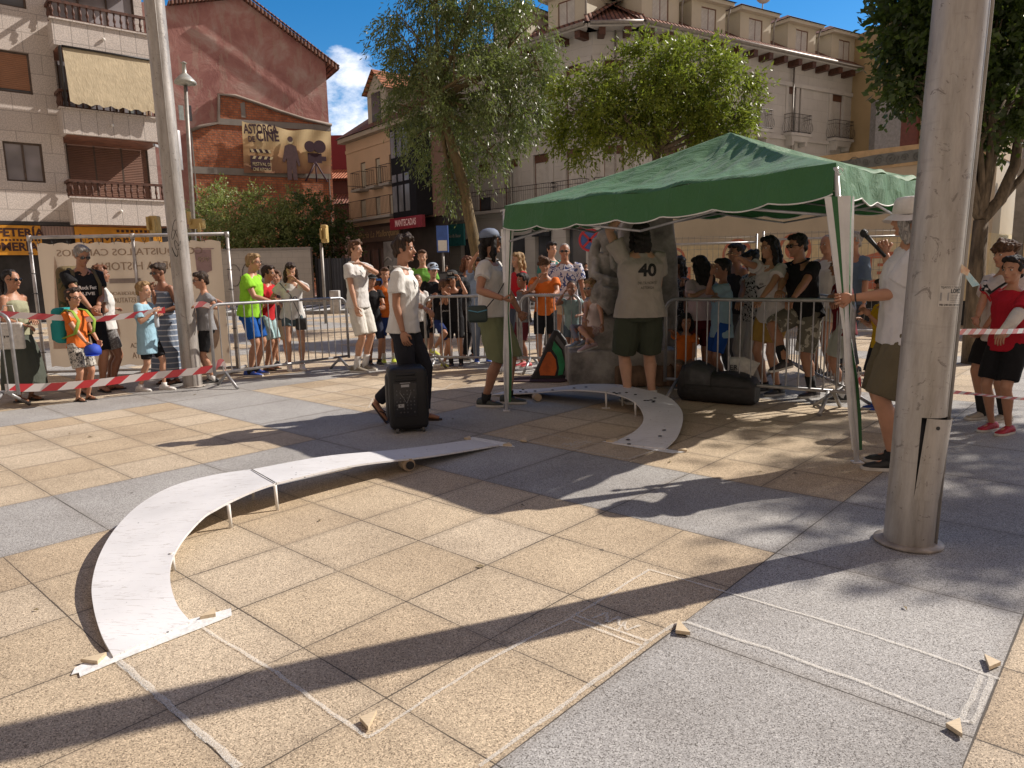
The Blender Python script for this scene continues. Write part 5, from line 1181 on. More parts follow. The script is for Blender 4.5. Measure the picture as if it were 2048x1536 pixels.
for dx in (-.05, .05): mb.tube([(-.03 + dx, -.161, .37), (-.02, -.161, .27)], .0015, 4)
mb.build('panel_print', mat('pale print grey', (.42, .42, .42)), pn)
mb = MB(); mb.bbox((-.02, -.148, .525), (.17, .02, .03), .008); mb.bbox((-.02, -.152, .475), (.19, .016, .02), .006); mb.build('handle', bk, spk)
for x in (-.11, .12): MB().tube([(x - .012, -.125, .024), (x + .012, -.125, .024)], .024, 14).build('wheel', mat('grey wheel', (.09, .09, .09)), spk)
for x in (-.11, .12): MB().tube([(x - .012, .12, .024), (x + .012, .12, .024)], .024, 14).build('wheel', MATS['grey wheel'], spk)

# ------------------------------------------------------------------ crowd barriers
galv = mat('barrier steel', (.36, .36, .37), .42, metal=.55, var=.15, vscale=12)
def barrier(p, q, label, h=1.06, nb=None, hook=True):
    p, q = V((p[0], p[1], 0)), V((q[0], q[1], 0)); d = q - p; L = d.length
    t = thing('crowd_barrier', label, 'barrier', p, math.atan2(d.y, d.x), 'steel crowd barriers around the square')
    mb = MB(); r = .12; pts = []
    pts += [(0, 0, .17)] + [(0, 0, h - r)] + [(r - r * math.cos(a), 0, h - r + r * math.sin(a)) for a in np.linspace(.3, PI / 2, 4)]
    pts += [(L - r + r * math.sin(a), 0, h - r + r * math.cos(a)) for a in np.linspace(0, PI / 2 - .3, 4)] + [(L, 0, h - r), (L, 0, .17)]
    mb.tube(pts, .0195, 9); mb.tube([(0, 0, .2), (L, 0, .2)], .0175, 8); mb.build('frame', galv, t)
    nb = nb or int(L / .115); mb = MB()
    for k in range(1, nb): mb.tube([(L * k / nb, 0, .2), (L * k / nb, 0, h)], .0075, 6, cap=False)
    mb.build('bars', galv, t)
    for x in (.16, L - .16):
        mb = MB(); mb.tube([(x - .02, 0, .2), (x - .03, -.28, .012)], .019, 8); mb.tube([(x + .02, 0, .2), (x + .03, .28, .012)], .019, 8); mb.build('foot', galv, t)
    return t
barrier((-6.55, 7.9), (-5.40, 7.75), 'steel crowd barrier end at the left edge with striped tape tied to it')
barrier((-3.74, 8.95), (-2.42, 10.62), 'steel crowd barrier right of the left mast, boys and a girl leaning on it')
barrier((-1.22, 10.25), (.10, 9.95), 'steel crowd barrier with boys in black shirts leaning on it')
barrier((.14, 9.93), (.93, 9.6), 'steel crowd barrier before the boy in the orange shirt, behind the racket bag')
barrier((1.67, 7.72), (3.16, 6.62), 'steel crowd barrier under the canopy behind the black holdall')
barrier((3.23, 6.75), (3.52, 9.1), 'steel crowd barrier end on, behind the striped canopy leg')
# striped tapes
def tape_mat():
    m, n, l, b = newmat('red and white tape')
    u = n.new('ShaderNodeTexCoord'); sx = n.new('ShaderNodeSeparateXYZ'); l.new(u.outputs['UV'], sx.inputs[0])
    v = mth(n, l, 'FRACT', mth(n, l, 'SUBTRACT', sx.outputs['X'], mth(n, l, 'MULTIPLY', sx.outputs['Y'], .35)))
    l.new(mixc(n, l, mth(n, l, 'LESS_THAN', v, .5), (.80, .78, .77), (.68, .03, .045)), b.inputs['Base Color']); b.inputs['Roughness'].default_value = .35
    t = n.new('ShaderNodeBsdfTranslucent'); t.inputs['Color'].default_value = (.8, .5, .5, 1); mx = n.new('ShaderNodeMixShader'); mx.inputs[0].default_value = .2
    l.new(b.outputs[0], mx.inputs[1]); l.new(t.outputs[0], mx.inputs[2]); l.new(mx.outputs[0], n['Material Output'].inputs['Surface']); return m
tpm = tape_mat()
def tape(pts, w, label, per=.38, twist=0.0, ph=0.0):
    P = smooth_path([V(p) for p in pts], 10); vs = []; uv = []; L = 0
    for i, p in enumerate(P):
        if i: L += (p - P[i - 1]).length
        t = (P[min(i + 1, len(P) - 1)] - P[max(i - 1, 0)]).normalized(); s_ = t.cross(V((0, 0, 1))).normalized(); a = twist * math.sin(ph + L * 1.7)
        up = V((0, 0, 1)) * math.cos(a) + s_ * math.sin(a)
        vs += [p - up * w / 2, p + up * w / 2]; uv += [(L / per, 0), (L / per, 1)]
    fs = [(2 * i, 2 * i + 2, 2 * i + 3, 2 * i + 1) for i in range(len(P) - 1)]
    mb = MB().add(vs, fs, 0, True); o = mb.build('barrier_tape', tpm); ul = o.data.uv_layers.new(name='UVMap')
    for lo in o.data.loops: ul.data[lo.index].uv = uv[lo.vertex_index]
    tag(o, label, 'tape')
bx = lambda x, y, Y: atY(x, y, Y)
tape([bx(-20, 627, 7.9), bx(80, 633, 8.1), bx(185, 638, 8.4), bx(260, 631, 8.7), bx(330, 620, 8.92)], .075, 'red and white tape stretched at waist height from the left edge to the mast', .33, .5)
tape([bx(10, 776, 7.75), bx(100, 774, 8.0), bx(200, 765, 8.3), bx(300, 752, 8.65), bx(360, 746, 8.82), bx(430, 737, 9.0)], .09, 'broad sagging red and white tape near the ground, ending left of the mast', .32, .15)
tape([bx(430, 737, 9.0), bx(437, 727, 9.0), bx(446, 725, 9.0), bx(452, 736, 9.02)], .09, 'knotted end of red and white tape tied on the foot of the left barrier', .2, .8)
tape([bx(388, 611, 9.0), bx(405, 608, 9.0), bx(420, 612, 9.02)], .07, 'short red and white tape wound on the barrier rail right of the mast', .2, .8)
tape([bx(1915, 664, 4.2), bx(1960, 663, 4.6), bx(2010, 663, 5.0), bx(2080, 660, 5.6)], .036, 'red and white tape running at hip height from the right mast past the two boys', .26, .3, 2.2)
tape([bx(1905, 784, 4.2), bx(1960, 789, 4.7), bx(2010, 795, 5.2), bx(2080, 800, 5.8)], .022, 'narrow red and white tape at shin height on the right behind the mast', .26, .8)
tape([bx(1716, 748, 6.75), bx(1722, 775, 6.75), bx(1713, 800, 6.72)], .09, 'loose end of red and white tape hanging off the barrier beside the canopy leg', .2, .6)
tape([bx(1722, 750, 6.8), bx(1760, 757, 7.0), bx(1800, 762, 7.3)], .02, 'thin stretched tape between the barrier and the man in the bucket hat', .3, .3)

# ------------------------------------------------------------------ mesh banner in its pipe frame
YB0, YB1 = 9.15, 11.3
A0, A1 = atY(62, 478, 9.0), atY(456, 463, 10.4); 
g0, g1 = G(92, 752), G(476, 742)
fr = thing('banner_frame', 'pipe frame holding a sand coloured mesh banner seen from behind with mirrored writing', 'banner', (g0.x, g0.y, 0), math.atan2(g1.y - g0.y, g1.x - g0.x))
Lb = (g1 - g0).length; Hb = atY(40, 478, g0.y).z
Hb = 2.02
mb = MB(); mb.tube([(0, 0, 0), (0, 0, Hb)], .024, 8); mb.tube([(Lb * .52, 0, 0), (Lb * .52, 0, Hb)], .024, 8); mb.tube([(Lb, 0, 0), (Lb, 0, Hb)], .024, 8); mb.tube([(0, 0, Hb), (Lb, 0, Hb)], .024, 8); mb.tube([(0, 0, .06), (Lb, 0, .06)], .02, 8)
for x in (0, Lb * .52, Lb): mb.tube([(x, -.35, .03), (x, .35, .03)], .024, 8); mb.tube([(x, 0, Hb - .05), (x, 0, Hb + .03)], .032, 8)
mb.build('pipe_frame', mat('galvanised pipe', (.50, .48, .47), .4, metal=.5, var=.15), fr)
cm_, n, l, b = newmat('sand mesh cloth'); tc = n.new('ShaderNodeTexCoord'); nz = nd(n, 'ShaderNodeTexNoise', Scale=1.2, Detail=3.0); l.new(tc.outputs['Object'], nz.inputs['Vector'])
r = ramp(n, [(.3, (.60, .49, .37)), (.7, (.66, .54, .41))]); l.new(nz.outputs['Fac'], r.inputs['Fac']); l.new(r.outputs['Color'], b.inputs['Base Color']); b.inputs['Roughness'].default_value = .8
t_ = n.new('ShaderNodeBsdfTranslucent'); l.new(r.outputs['Color'], t_.inputs['Color']); mx = n.new('ShaderNodeMixShader'); mx.inputs[0].default_value = .4; l.new(b.outputs[0], mx.inputs[1]); l.new(t_.outputs[0], mx.inputs[2]); l.new(mx.outputs[0], n['Material Output'].inputs['Surface'])
mb = MB(); nu, nv = 44, 10; rows = []
for j in range(nv + 1):
    rows.append([V((.09 + (Lb - .2) * i / nu, .02 + .004 * math.sin(i * .5 + j * .5) + .0015 * math.sin(i * 1.3), .13 + (Hb - .22) * j / nv + (.012 * math.sin(i * 1.4) if j in (0, nv) else 0))) for i in range(nu + 1)])
for j in range(nv):
    for i in range(nu): mb.add([rows[j][i], rows[j][i + 1], rows[j + 1][i + 1], rows[j + 1][i]], [(0, 1, 2, 3)], 0, True)
mb.build('mesh_cloth', cm_, fr)
mb = MB()
for i in range(13): x = .12 + (Lb - .24) * i / 12; mb.tube([(x + .03 * math.cos(a), .004, Hb - .045 + .045 * math.sin(a)) for a in np.linspace(0, 2 * PI, 9)[:-1]], .004, 4, closed=True); mb.tube([(x, -.02, Hb - .03), (x + .03, -.05, Hb - .12)], .003, 4)
for i in range(6):
    z = .35 + i * .29
    for x in (0, Lb): mb.tube([(x + .04 * math.cos(a), .04 * math.sin(a), z) for a in np.linspace(0, 2 * PI, 9)[:-1]], .005, 4, closed=True)
mb.build('cable_tie', iron_m, fr)
fade = mat('faded print', (.40, .29, .21), .8); fade2 = mat('mauve print', (.40, .27, .27), .8)
text_on('lettering', 'CONQUISTA LOS CAMINOS', .2, fade, fr, (Lb * .50, .0, Hb - .235), flip=True, width=Lb * .74, height=.115)
text_on('lettering', 'DE LA HISTORIA', .2, fade, fr, (Lb * .52, .0, Hb - .44), flip=True, width=Lb * .42, height=.115)
text_on('lettering', '¡RECREACIÓN', .1, fade, fr, (Lb * .43, .0, Hb - .83), flip=True, width=.42, height=.075); text_on('lettering', 'ESTATUAS!', .1, fade, fr, (Lb * .44, .0, Hb - .93), flip=True, width=.36, height=.075)
text_on('lettering', 'ÚNICA', .1, fade, fr, (Lb * .50, .0, .42), flip=True, width=.26, height=.09); text_on('lettering', 'VISTA', .1, fade, fr, (Lb * .50, .0, .27), flip=True, width=.24, height=.09)
MB().lohi((Lb * .38, -.003, Hb - .68), (Lb * .54, .0, Hb - .61)).build('print_bar', mat('grey print bar', (.33, .27, .24)), fr)
sx_0 = Lb * .87; mb = MB(); mb.prism([(sx_0 - .12, Hb - .22), (sx_0 + .12, Hb - .22), (sx_0 + .11, Hb - .52), (sx_0, Hb - .57), (sx_0 - .11, Hb - .52)], -.004, 0.001); mb.lohi((sx_0 - .16, -.004, Hb - .215), (sx_0 + .16, .001, Hb - .20)); mb.lohi((sx_0 - .008, -.004, .75), (sx_0 + .008, .001, Hb - .57))
mb.build('standard_print', fade2, fr); text_on('lettering', 'SPQR', .1, cm_, fr, (sx_0, -.006, Hb - .36), flip=True, width=.17, height=.07)
mb = MB(); mb.prism([(.24, .9), (.42, .9), (.35, 1.6), (.33, 1.75), (.31, 1.6)], -.003, .001); mb.prism([(.16, .4), (.46, .4), (.42, .9), (.2, .9)], -.003, .001)
for cx in (.95, 2.4, 3.2): mb.prism([(cx + .2 * math.cos(a), .62 + .34 * math.sin(a)) for a in np.linspace(0, 2 * PI, 17)[:-1]], -.003, .001)
mb.build('scenery_print', mat('pale mauve print', (.50, .36, .27)), fr)

# ------------------------------------------------------------------ canopy
green_m, n, l, b = newmat('green canopy cloth'); tc = n.new('ShaderNodeTexCoord')
nz = nd(n, 'ShaderNodeTexNoise', Scale=2.2, Detail=5.0); l.new(tc.outputs['Object'], nz.inputs['Vector']); r = ramp(n, [(.3, (.040, .150, .055)), (.7, (.046, .165, .062))]); l.new(nz.outputs['Fac'], r.inputs['Fac']); l.new(r.outputs['Color'], b.inputs['Base Color'])
b.inputs['Roughness'].default_value = .62; b.inputs['Sheen Weight'].default_value = .15; b.inputs['Specular IOR Level'].default_value = .35
mp = nd(n, 'ShaderNodeMapping'); mp.inputs['Rotation'].default_value = (0, 0, .7); mp.inputs['Scale'].default_value = (1, 3.2, 1.5); l.new(tc.outputs['Object'], mp.inputs['Vector'])
w1 = nd(n, 'ShaderNodeTexNoise', Scale=2.6, Detail=6.0, Roughness=.62, Distortion=1.6); l.new(mp.outputs['Vector'], w1.inputs['Vector']); bp = nd(n, 'ShaderNodeBump', Strength=.5, Distance=.05); l.new(w1.outputs['Fac'], bp.inputs['Height']); l.new(bp.outputs['Normal'], b.inputs['Normal'])
t_ = n.new('ShaderNodeBsdfTranslucent'); t_.inputs['Color'].default_value = (.02, .12, .03, 1); mx = n.new('ShaderNodeMixShader'); mx.inputs[0].default_value = .12; l.new(b.outputs[0], mx.inputs[1]); l.new(t_.outputs[0], mx.inputs[2]); l.new(mx.outputs[0], n['Material Output'].inputs['Surface'])
FLt, FRt, BRt, BLt = V((-.035, 7.1, 2.015)), V((2.182, 4.92, 2.057)), V((4.28, 7.15, 2.14)), V((1.93, 9.35, 2.27)); PK = V((2.14, 7.15, 2.66))
FLf, FRf, BRf, BLf = V((-.06, 7.1, 0)), V((2.43, 4.92, 0)), V((4.4, 7.2, 0)), V((1.9, 9.35, 0))
cn = thing('canopy_tent', 'green folding canopy tent with scalloped white edged valance and striped corner curtains', 'canopy tent', (2.1, 7.1, 0)); O = V((2.1, 7.1, 0))
from mathutils import noise as mnoise
cs = [FLt, FRt, BRt, BLt]; rb = MB(); N = 56
for a, b_, sg in ((FLt, FRt, 0), (FRt, BRt, 1), (BRt, BLt, 2), (BLt, FLt, 3)):
    rows = []
    for j in range(N + 1):
        t = j / N; row = []
        for i in range(N + 1):
            s_ = i / N; e = a.lerp(b_, s_); p = e.lerp(PK, t)
            sag = -.10 * math.sin(PI * t) * math.sin(PI * s_) ** .8 - .035 * math.sin(PI * t) ** 1.0
            edge = (1 - t) * math.sin(PI * s_)
            wr = .012 * math.sin(s_ * 21 + t * 9 + sg) * math.sin(PI * s_) * (1 - t) + .010 * math.sin(s_ * 43 - t * 17) * edge
            p = p + V((0, 0, sag + wr - .03 * (math.sin(PI * s_) if t == 0 else 0)))
            q_ = V((p.x * 1.3 + p.y * .9, (p.y - p.x) * 3.4, p.z)); cr_ = -abs(mnoise.noise(q_ * 1.1)) * .055 - abs(mnoise.noise(q_ * 2.7 + V((7, 3, 1)))) * .024 + mnoise.noise(q_ * 6.0) * .006
            p.z += (cr_ + .02) * min(1, 6 * t * (1 - t) + .0) * min(1, 5 * math.sin(PI * s_))
            row.append(p - O)
        rows.append(row)
    for j in range(N):
        for i in range(N): rb.add([rows[j][i], rows[j][i + 1], rows[j + 1][i + 1], rows[j + 1][i]], [(0, 1, 2, 3)], 0, True)
o = rb.build('roof_cloth', green_m, cn)
bm = bmesh.new(); bm.from_mesh(o.data); bmesh.ops.remove_doubles(bm, verts=bm.verts, dist=1e-4); bm.to_mesh(o.data); bm.free()
trim = mat('white piping', (.72, .72, .70), .6)
for a, b_, hv in ((FLt, FRt, .235), (FRt, BRt, .235), (BRt, BLt, .25), (BLt, FLt, .25)):
    vb = MB(); d = (b_ - a); nrm = V((d.y, -d.x, 0)).normalized(); N2 = 90; top_, bot, pipe = [], [], []
    for i in range(N2 + 1):
        s_ = i / N2; e = a.lerp(b_, s_); e.z += -.03 * math.sin(PI * s_) + .012 * math.sin(s_ * 21) * math.sin(PI * s_)
        w = .012 * math.sin(s_ * 15) + .008 * math.sin(s_ * 39 + 1)
        sc_ = abs(math.sin(s_ * PI * 7)) ** .7 * .035
        top_.append(e - O); q = e - V((0, 0, hv + sc_ - .03)) + nrm * (.02 + w); bot.append(q - O); pipe.append(q - O)
    for i in range(N2):
        m1 = top_[i].lerp(bot[i], .5) + nrm * .012 * math.sin(i * .5); m2 = top_[i + 1].lerp(bot[i + 1], .5) + nrm * .012 * math.sin((i + 1) * .5)
        vb.add([top_[i], top_[i + 1], m2, m1], [(0, 3, 2, 1)], 0, True); vb.add([m1, m2, bot[i + 1], bot[i]], [(0, 3, 2, 1)], 0, True)
    va = vb.build('valance', green_m, cn)
    MB().tube(pipe, .0055, 5).build('piping', trim, va)
legm = mat('white leg enamel', (.70, .70, .72), .35)
for f, t_ in ((FLf, FLt), (FRf, FRt), (BRf, BRt), (BLf, BLt)):
    mb = MB(); q = t_ - V((0, 0, .03)); mb.tube([f - O, q - O], .018, 8); mb.box(f - O + V((0, 0, .006)), (.07, .07, .008)); mb.build('leg', legm, cn)
tb = MB()
for a, b_ in ((FLt, FRt), (FRt, BRt), (BRt, BLt), (BLt, FLt)):
    for k in range(2):
        p, q = a.lerp(b_, k / 2), a.lerp(b_, (k + 1) / 2); hi = V((0, 0, -.10)); lo = V((0, 0, -.34))
        p = p.lerp(O + V((0, 0, p.z)), .012); q = q.lerp(O + V((0, 0, q.z)), .012)
        tb.tube([p + hi - O, q + lo - O], .011, 6); tb.tube([p + lo - O, q + hi - O], .011, 6)
for a in cs: tb.tube([a.lerp(O + V((0, 0, 2.0)), .02) - O + V((0, 0, -.12)), PK - O + V((0, 0, -.12))], .011, 6)
tb.build('scissor_truss', mat('grey truss', (.42, .42, .44), .4, metal=.4), cn)
# striped curtains gathered on the two front legs
stripe = [mat('white curtain', (.70, .70, .69), .7, var=.06), green_m]
def curtain(f, t_, spread, tie, label):
    mb = MB(); n_ = 16; rings = []
    K = [0, .08, .2, .32, .44, tie, .68, .82, .95]
    for kk in K:
        c = t_.lerp(f, kk) - O; w = .022 + spread * max(0, 1 - kk / tie) ** 1.1 if kk <= tie else .024 + .016 * math.sin((kk - tie) / (1 - tie) * PI)
        dirv = V((-.75, .35, 0)) if spread > .1 else V((.5, .2, 0))
        ring = []
        for i in range(n_):
            q = 2 * PI * i / n_; pl = 1 + .22 * math.sin(q * 4 + kk * 3)
            ring.append(c + V((math.cos(q) * w * pl, math.sin(q) * w * .55 * pl, 0)) + dirv * w * .8)
        rings.append(ring)
    for i in range(len(rings) - 1):
        for k in range(n_):
            mb.add([rings[i][k], rings[i][(k + 1) % n_], rings[i + 1][(k + 1) % n_], rings[i + 1][k]], [(0, 1, 2, 3)], [0, 0, 1, 0, 0, 1, 1, 0][k % 8], True)
    return mb.build('side_curtain', stripe, cn)
curtain(FRf, FRt - V((0, 0, .22)), .078, .5, '')
curtain(FLf, FLt - V((0, 0, .22)), .035, .45, '')
hk = MB(); hk.tube([FRt - O + V((.02, -.02, -.06)) + V((.02 * math.cos(a), 0, .02 * math.sin(a))) for a in np.linspace(0, 5, 8)], .004, 5); hk.tube([FLt - O + V((-.02, -.02, -.06)) + V((-.02 * math.cos(a), 0, .02 * math.sin(a))) for a in np.linspace(0, 5, 8)], .004, 5); hk.build('corner_hook', trim, cn)

# ------------------------------------------------------------------ show trailer, mesh fence
T0 = V((4.1, 21.2)); T1 = V((10.15, 15.35)); aT = math.atan2((T1 - T0).y, (T1 - T0).x); LT = (T1 - T0).length
def UT(x, y): return onplane(x, y, (T0.x, T0.y), aT)
tr_ = thing('show_trailer', 'long beige fairground trailer with painted scrollwork and red lettered panels behind the fence', 'trailer', (T0.x, T0.y, 0), aT)
ztop = UT(1800, 293)[1]; zb1 = UT(1800, 333)[1]; zm = UT(1700, 478)[1]; zlow = UT(1750, 610)[1]
bei = mat('beige trailer panel', (.60, .50, .38), .5, var=.08, vscale=.8); crm = mat('cream trailer panel', (.78, .64, .40), .5, var=.08); redp = mat('brick red paint', (.60, .19, .11), .5, var=.1); scr = mat('grey scroll paint', (.20, .21, .21), .6)
MB().lohi((0, 0, zm), (LT, 2.4, zb1)).build('side_panel', bei, tr_); MB().lohi((-.02, -.03, zb1), (LT + .02, 2.42, ztop)).build('roof_fascia', mat('pale orange fascia', (.60, .42, .24), .5, var=.1), tr_)
MB().lohi((0, -.02, .55), (LT, 2.4, zm - .002)).build('skirt_panel', crm, tr_); MB().lohi((.3, .2, 0.0), (LT - .3, 2.2, .55)).build('chassis', iron_m, tr_)
sb = MB(); uC = UT(1770, 312)[0]; zc = (zb1 + ztop) / 2
for k in range(9):
    r0 = .05 + .018 * (k % 3); sb.tube([(uC - 1.2 + k * .27 + r0 * a_ * .22 * math.cos(a_ * 1.6), -.04, zc - .03 + r0 * a_ * .22 * math.sin(a_ * 1.6) * (1 if k % 2 else -1)) for a_ in np.linspace(.5, 8, 18)], .022, 4, flat=.3, cap=False)
sb.prism([(uC - 1.5, zb1 + .02), (uC + 1.0, zb1 + .08), (uC + 1.2, ztop - .1), (uC - .2, ztop - .12), (uC - 1.4, zc)], -.036, -.031); sb.build('scrollwork', scr, tr_)
def disc(u, z, r, m, nm, y=-.035, rz=None):
    return MB().prism([(u + r * math.cos(a), z + (rz or r) * math.sin(a)) for a in np.linspace(0, 2 * PI, 33)[:-1]], y, -.021 if y > -.04 else -.036).build(nm, m, tr_)
for (px, py, r) in ((1475, 510, .42), (1350, 520, .35), (1590, 500, .42)):
    u, z = UT(px, py); d_ = disc(u, z, r, redp, 'medallion'); disc(u, z, r * .8, crm, 'medallion_ring', -.045); disc(u, z, r * .55, redp, 'medallion_centre', -.055)
u0, z0 = UT(1690, 512); u1_, _ = UT(1850, 512); u2, z2 = UT(1360, 520)
rp = MB(); rp.prism([(u0 - .1, .8), (u1_ + .5, .8), (u1_ + .5, z0 + .0), (u0 + .8, z0 + .08), (u0 + .1, z0 - .1)], -.034, -.021); rp.prism([(u2 - .5, .8), (u2 + .35, .8), (u2 + .35, z2 - .2), (u2 - .5, z2 - .3)], -.034, -.021); rp.build('lettered_panel', redp, tr_)
for ch, px in (('C', 1660), ('R', 1722), ('E', 1757), ('O', 1800)):
    u, z = UT(px, 540); text_on('lettering', ch, .62, mat('cream lettering', (.70, .60, .42)), tr_, (u, -.042, z), bold=.03)
cl_ = MB(); cl_.lohi((u0 + 2.2, -.2, ztop), (u0 + 2.25, -.15, ztop + .4)); cl_.build('roof_stay', zinc_m, tr_)
# truck body parts at the right of the trailer
tk = thing('box_truck', 'white box truck with roof gear parked at the right end of the trailer', 'truck', (11.0, 15.5, 0), aT)
kx0 = 0.0; z3 = atY(2000, 300, 15).z
mb = MB(); mb.lohi((.0, 0, .9), (3.6, 2.2, 2.95)); mb.build('box_body', mat('white truck paint', (.60, .60, .56), .4, var=.1), tk); mb = MB(); mb.lohi((.3, .1, .35), (3.4, 2.1, .9)); mb.build('chassis', iron_m, tk)
mb = MB(); mb.lohi((-.25, -.05, .9), (-.05, .1, 3.5)); mb.lohi((.6, -.06, 2.3), (.7, 0, 2.9)); mb.tube([(-.1, .1, 2.95), (-.05, .1, 3.9), (.4, .1, 4.3), (.9, .1, 4.1)], .05, 6); mb.tube([(1.2, .2, 2.95), (1.2, .2, 3.9), (2.2, .2, 3.9), (2.2, .2, 2.95)], .04, 6); mb.build('roof_gear', zinc_m, tk)
mb = MB(); mb.lohi((.1, .0, 2.96), (2.2, 1.4, 3.75)); mb.build('roof_box', mat('pale grey housing', (.50, .50, .50), .4), tk)
for x in (.8, 2.8): MB().tube([(x, .05, .42), (x, .32, .42)], .42, 20).build('wheel', bk, tk)
# wire fence panels
wire = mat('fence wire', (.22, .20, .18), .5, metal=.5)
def wirefence(p, q, h, label, nx, zf):
    d = q - p; L = d.length; t = thing('wire_fence_panel', label, 'fence', (p.x, p.y, 0), math.atan2(d.y, d.x), 'wire fence panels before the trailer')
    mb = MB(); mb.tube([(0, 0, 0), (0, 0, h)], .02, 7); mb.tube([(L, 0, 0), (L, 0, h)], .02, 7); mb.tube([(0, 0, h - .16), (L, 0, h - .16)], .019, 7); mb.tube([(0, 0, .15), (L, 0, .15)], .019, 7); mb.build('frame', galv, t)
    mb = MB()
    for k in range(1, nx): x = L * k / nx; mb.tube([(x, 0, .15), (x + .03 * math.sin(k), .02, h * .6), (x, 0, h - .02)], .0035, 4, cap=False)
    for k in range(8): z = .3 + k * (h - .35) / 7; mb.tube([(0, 0, z), (L / 2, .01, z + .02), (L, 0, z)], .0035, 4, cap=False)
    mb.tube([(0, 0, h - .06), (L, 0, h - .06)], .004, 4); mb.build('mesh', wire, t)
wf0, wf1, wf2 = V((2.9, 14.2)), V((4.72, 13.9)), V((7.7, 13.2))
wirefence(wf0, wf1, 2.0, 'wire fence panel left of the double post, behind the outstretched arm', 16, 0); wirefence(wf1 + V((.12, -.02)), wf2, 2.04, 'wire fence panel right of the double post, behind the man in sunglasses', 24, 0)

# ------------------------------------------------------------------ bags
def cushion(mb, rings, mi=0, n=18, p=2.6):
    R_ = []
    for (c, ax, ay, az) in rings: pass
bagm = mat('black bag fabric', (.022, .022, .024), .55, var=.3, vscale=7, bump=.5, bscale=22)
bgm2 = mat('dark grey bag panel', (.045, .047, .05), .5, var=.2, vscale=7, bump=.5, bscale=18)
def superloft(mb, secs, axis, n=20, p=3.0, mi=0):
    """secs: (t, halfwidth, zlow, zhigh) along axis"""
    rings = []; side = V((-axis.y, axis.x, 0))
    for (t, hw, z0, z1) in secs:
        ring = []; cz = (z0 + z1) / 2; hz_ = (z1 - z0) / 2
        for k in range(n):
            q = 2 * PI * k / n; c, s_ = math.cos(q), math.sin(q)
            ring.append(axis * t + side * (hw * math.copysign(abs(c) ** (2 / p), c)) + V((0, 0, cz + hz_ * math.copysign(abs(s_) ** (2 / p), s_) + .006 * math.sin(k * 2.2 + t * 23))))
        rings.append(ring)
    mb.loft(rings, mi)
a, b_ = G(1372, 803), G(1530, 815); d = (b_ - a); ax = d.normalized(); L = d.length
bag = thing('holdall_bag', 'large black holdall lying under the canopy before the barrier', 'bag', (a.x - .02, a.y + .17, 0))
mb = MB(); superloft(mb, [(0, .11, .04, .26), (.05, .16, .005, .38), (L * .2, .17, .0, .41), (L * .38, .18, 0, .37), (L * .5, .175, 0, .31), (L * .62, .18, 0, .33), (L * .8, .185, 0, .31), (L * .95, .17, 0, .27), (L * 1.0, .13, .02, .22)], ax, n=28, p=3.6); mb.build('body', bagm, bag)
mb = MB(); superloft(mb, [(L * .12, .182, .10, .40), (L * .22, .19, .08, .425), (L * .36, .192, .07, .385), (L * .46, .186, .09, .34)], ax, p=3.2); mb.build('flap', bgm2, bag)
mb = MB(); mb.tube([ax * t + V((0, 0, 0)) + V((-ax.y, ax.x, 0)) * -.188 + V((0, 0, .19)) for t in np.linspace(.1, L * .95, 8)], .006, 5)
mb.tube([ax * (L * .5) + V((.0, -.17, .10)), ax * (L * .52) + V((0, -.05, .30)), ax * (L * .56) + V((0, .1, .28))], .012, 6, flat=.4); mb.build('strap', iron_m, bag)
tt = thing('tote_bag', 'white canvas tote bag with black letters standing on the black holdall', 'tote bag', atY(1482, 756, a.y + .12), R(-12))
mb = MB(); mb.loft([[V((x * s_, y * s2, z)) for x, y in ((-.13, -.04), (0, -.055), (.13, -.04), (.14, .03), (0, .05), (-.14, .03))] for z, s_, s2 in ((0, .8, .9), (.12, 1.0, 1.3), (.22, 1.15, 1.0))], smooth=True)
for v in range(len(mb.v)): x, y, z = mb.v[v]; mb.v[v] = (x + z * .15, y, z - max(0, x) * .38 * (z / .22) + .01 * math.sin(x * 60))
mb.build('canvas', mat('white canvas', (.62, .60, .56), .8, var=.1, vscale=20, bump=.5, bscale=25), tt)
text_on('lettering', 'ER', .075, iron_m, tt, (-.085, -.072, .12)); text_on('lettering', 'Y', .075, iron_m, tt, (-.075, -.068, .05))
q = G(1105, 762); rk = thing('racket_bag', 'tall black gear bag with orange and green front leaning by the statue plinth', 'bag', (q.x - .28, q.y + .1, 0), R(4))
def leaf_outline(s_, k): return [(x * s_, z * s_) for x, z in k]
tilt = Matrix.Rotation(R(-16), 4, 'X') @ Matrix.Rotation(R(0), 4, 'Y')
out = [(0, .02), (.06, 0), (.50, .0), (.56, .05), (.56, .28), (.50, .52), (.40, .66), (.34, .66), (.26, .52), (.12, .22)]
mb = MB(); mb.prism(out, 0, .18); o = mb.build('body', bagm, rk); bm = bmesh.new(); bm.from_mesh(o.data); bmesh.ops.bevel(bm, geom=bm.edges[:], offset=.025, segments=3, affect='EDGES', profile=.5); bm.to_mesh(o.data); bm.free(); o.data.transform(tilt)
mb = MB(); mb.prism([(.13, .06), (.32, .05), (.35, .14), (.34, .26), (.28, .36), (.24, .36), (.17, .24), (.12, .13)], -.012, 0.002, 0); mb.prism([(.36, .05), (.42, .06), (.46, .2), (.42, .38), (.33, .50), (.30, .40), (.36, .3), (.38, .15)], -.012, .002, 1); mb.prism([(.43, .05), (.52, .06), (.52, .28), (.45, .46), (.37, .58), (.345, .53), (.44, .39), (.48, .2)], -.011, .002, 2)
o = mb.build('front_pocket', [mat('orange nylon', (.62, .13, .02), .5, var=.2, bump=.3), mat('green nylon', (.02, .26, .10), .5, var=.2, bump=.3), mat('grey nylon', (.13, .13, .13), .6)], rk); o.data.transform(tilt)
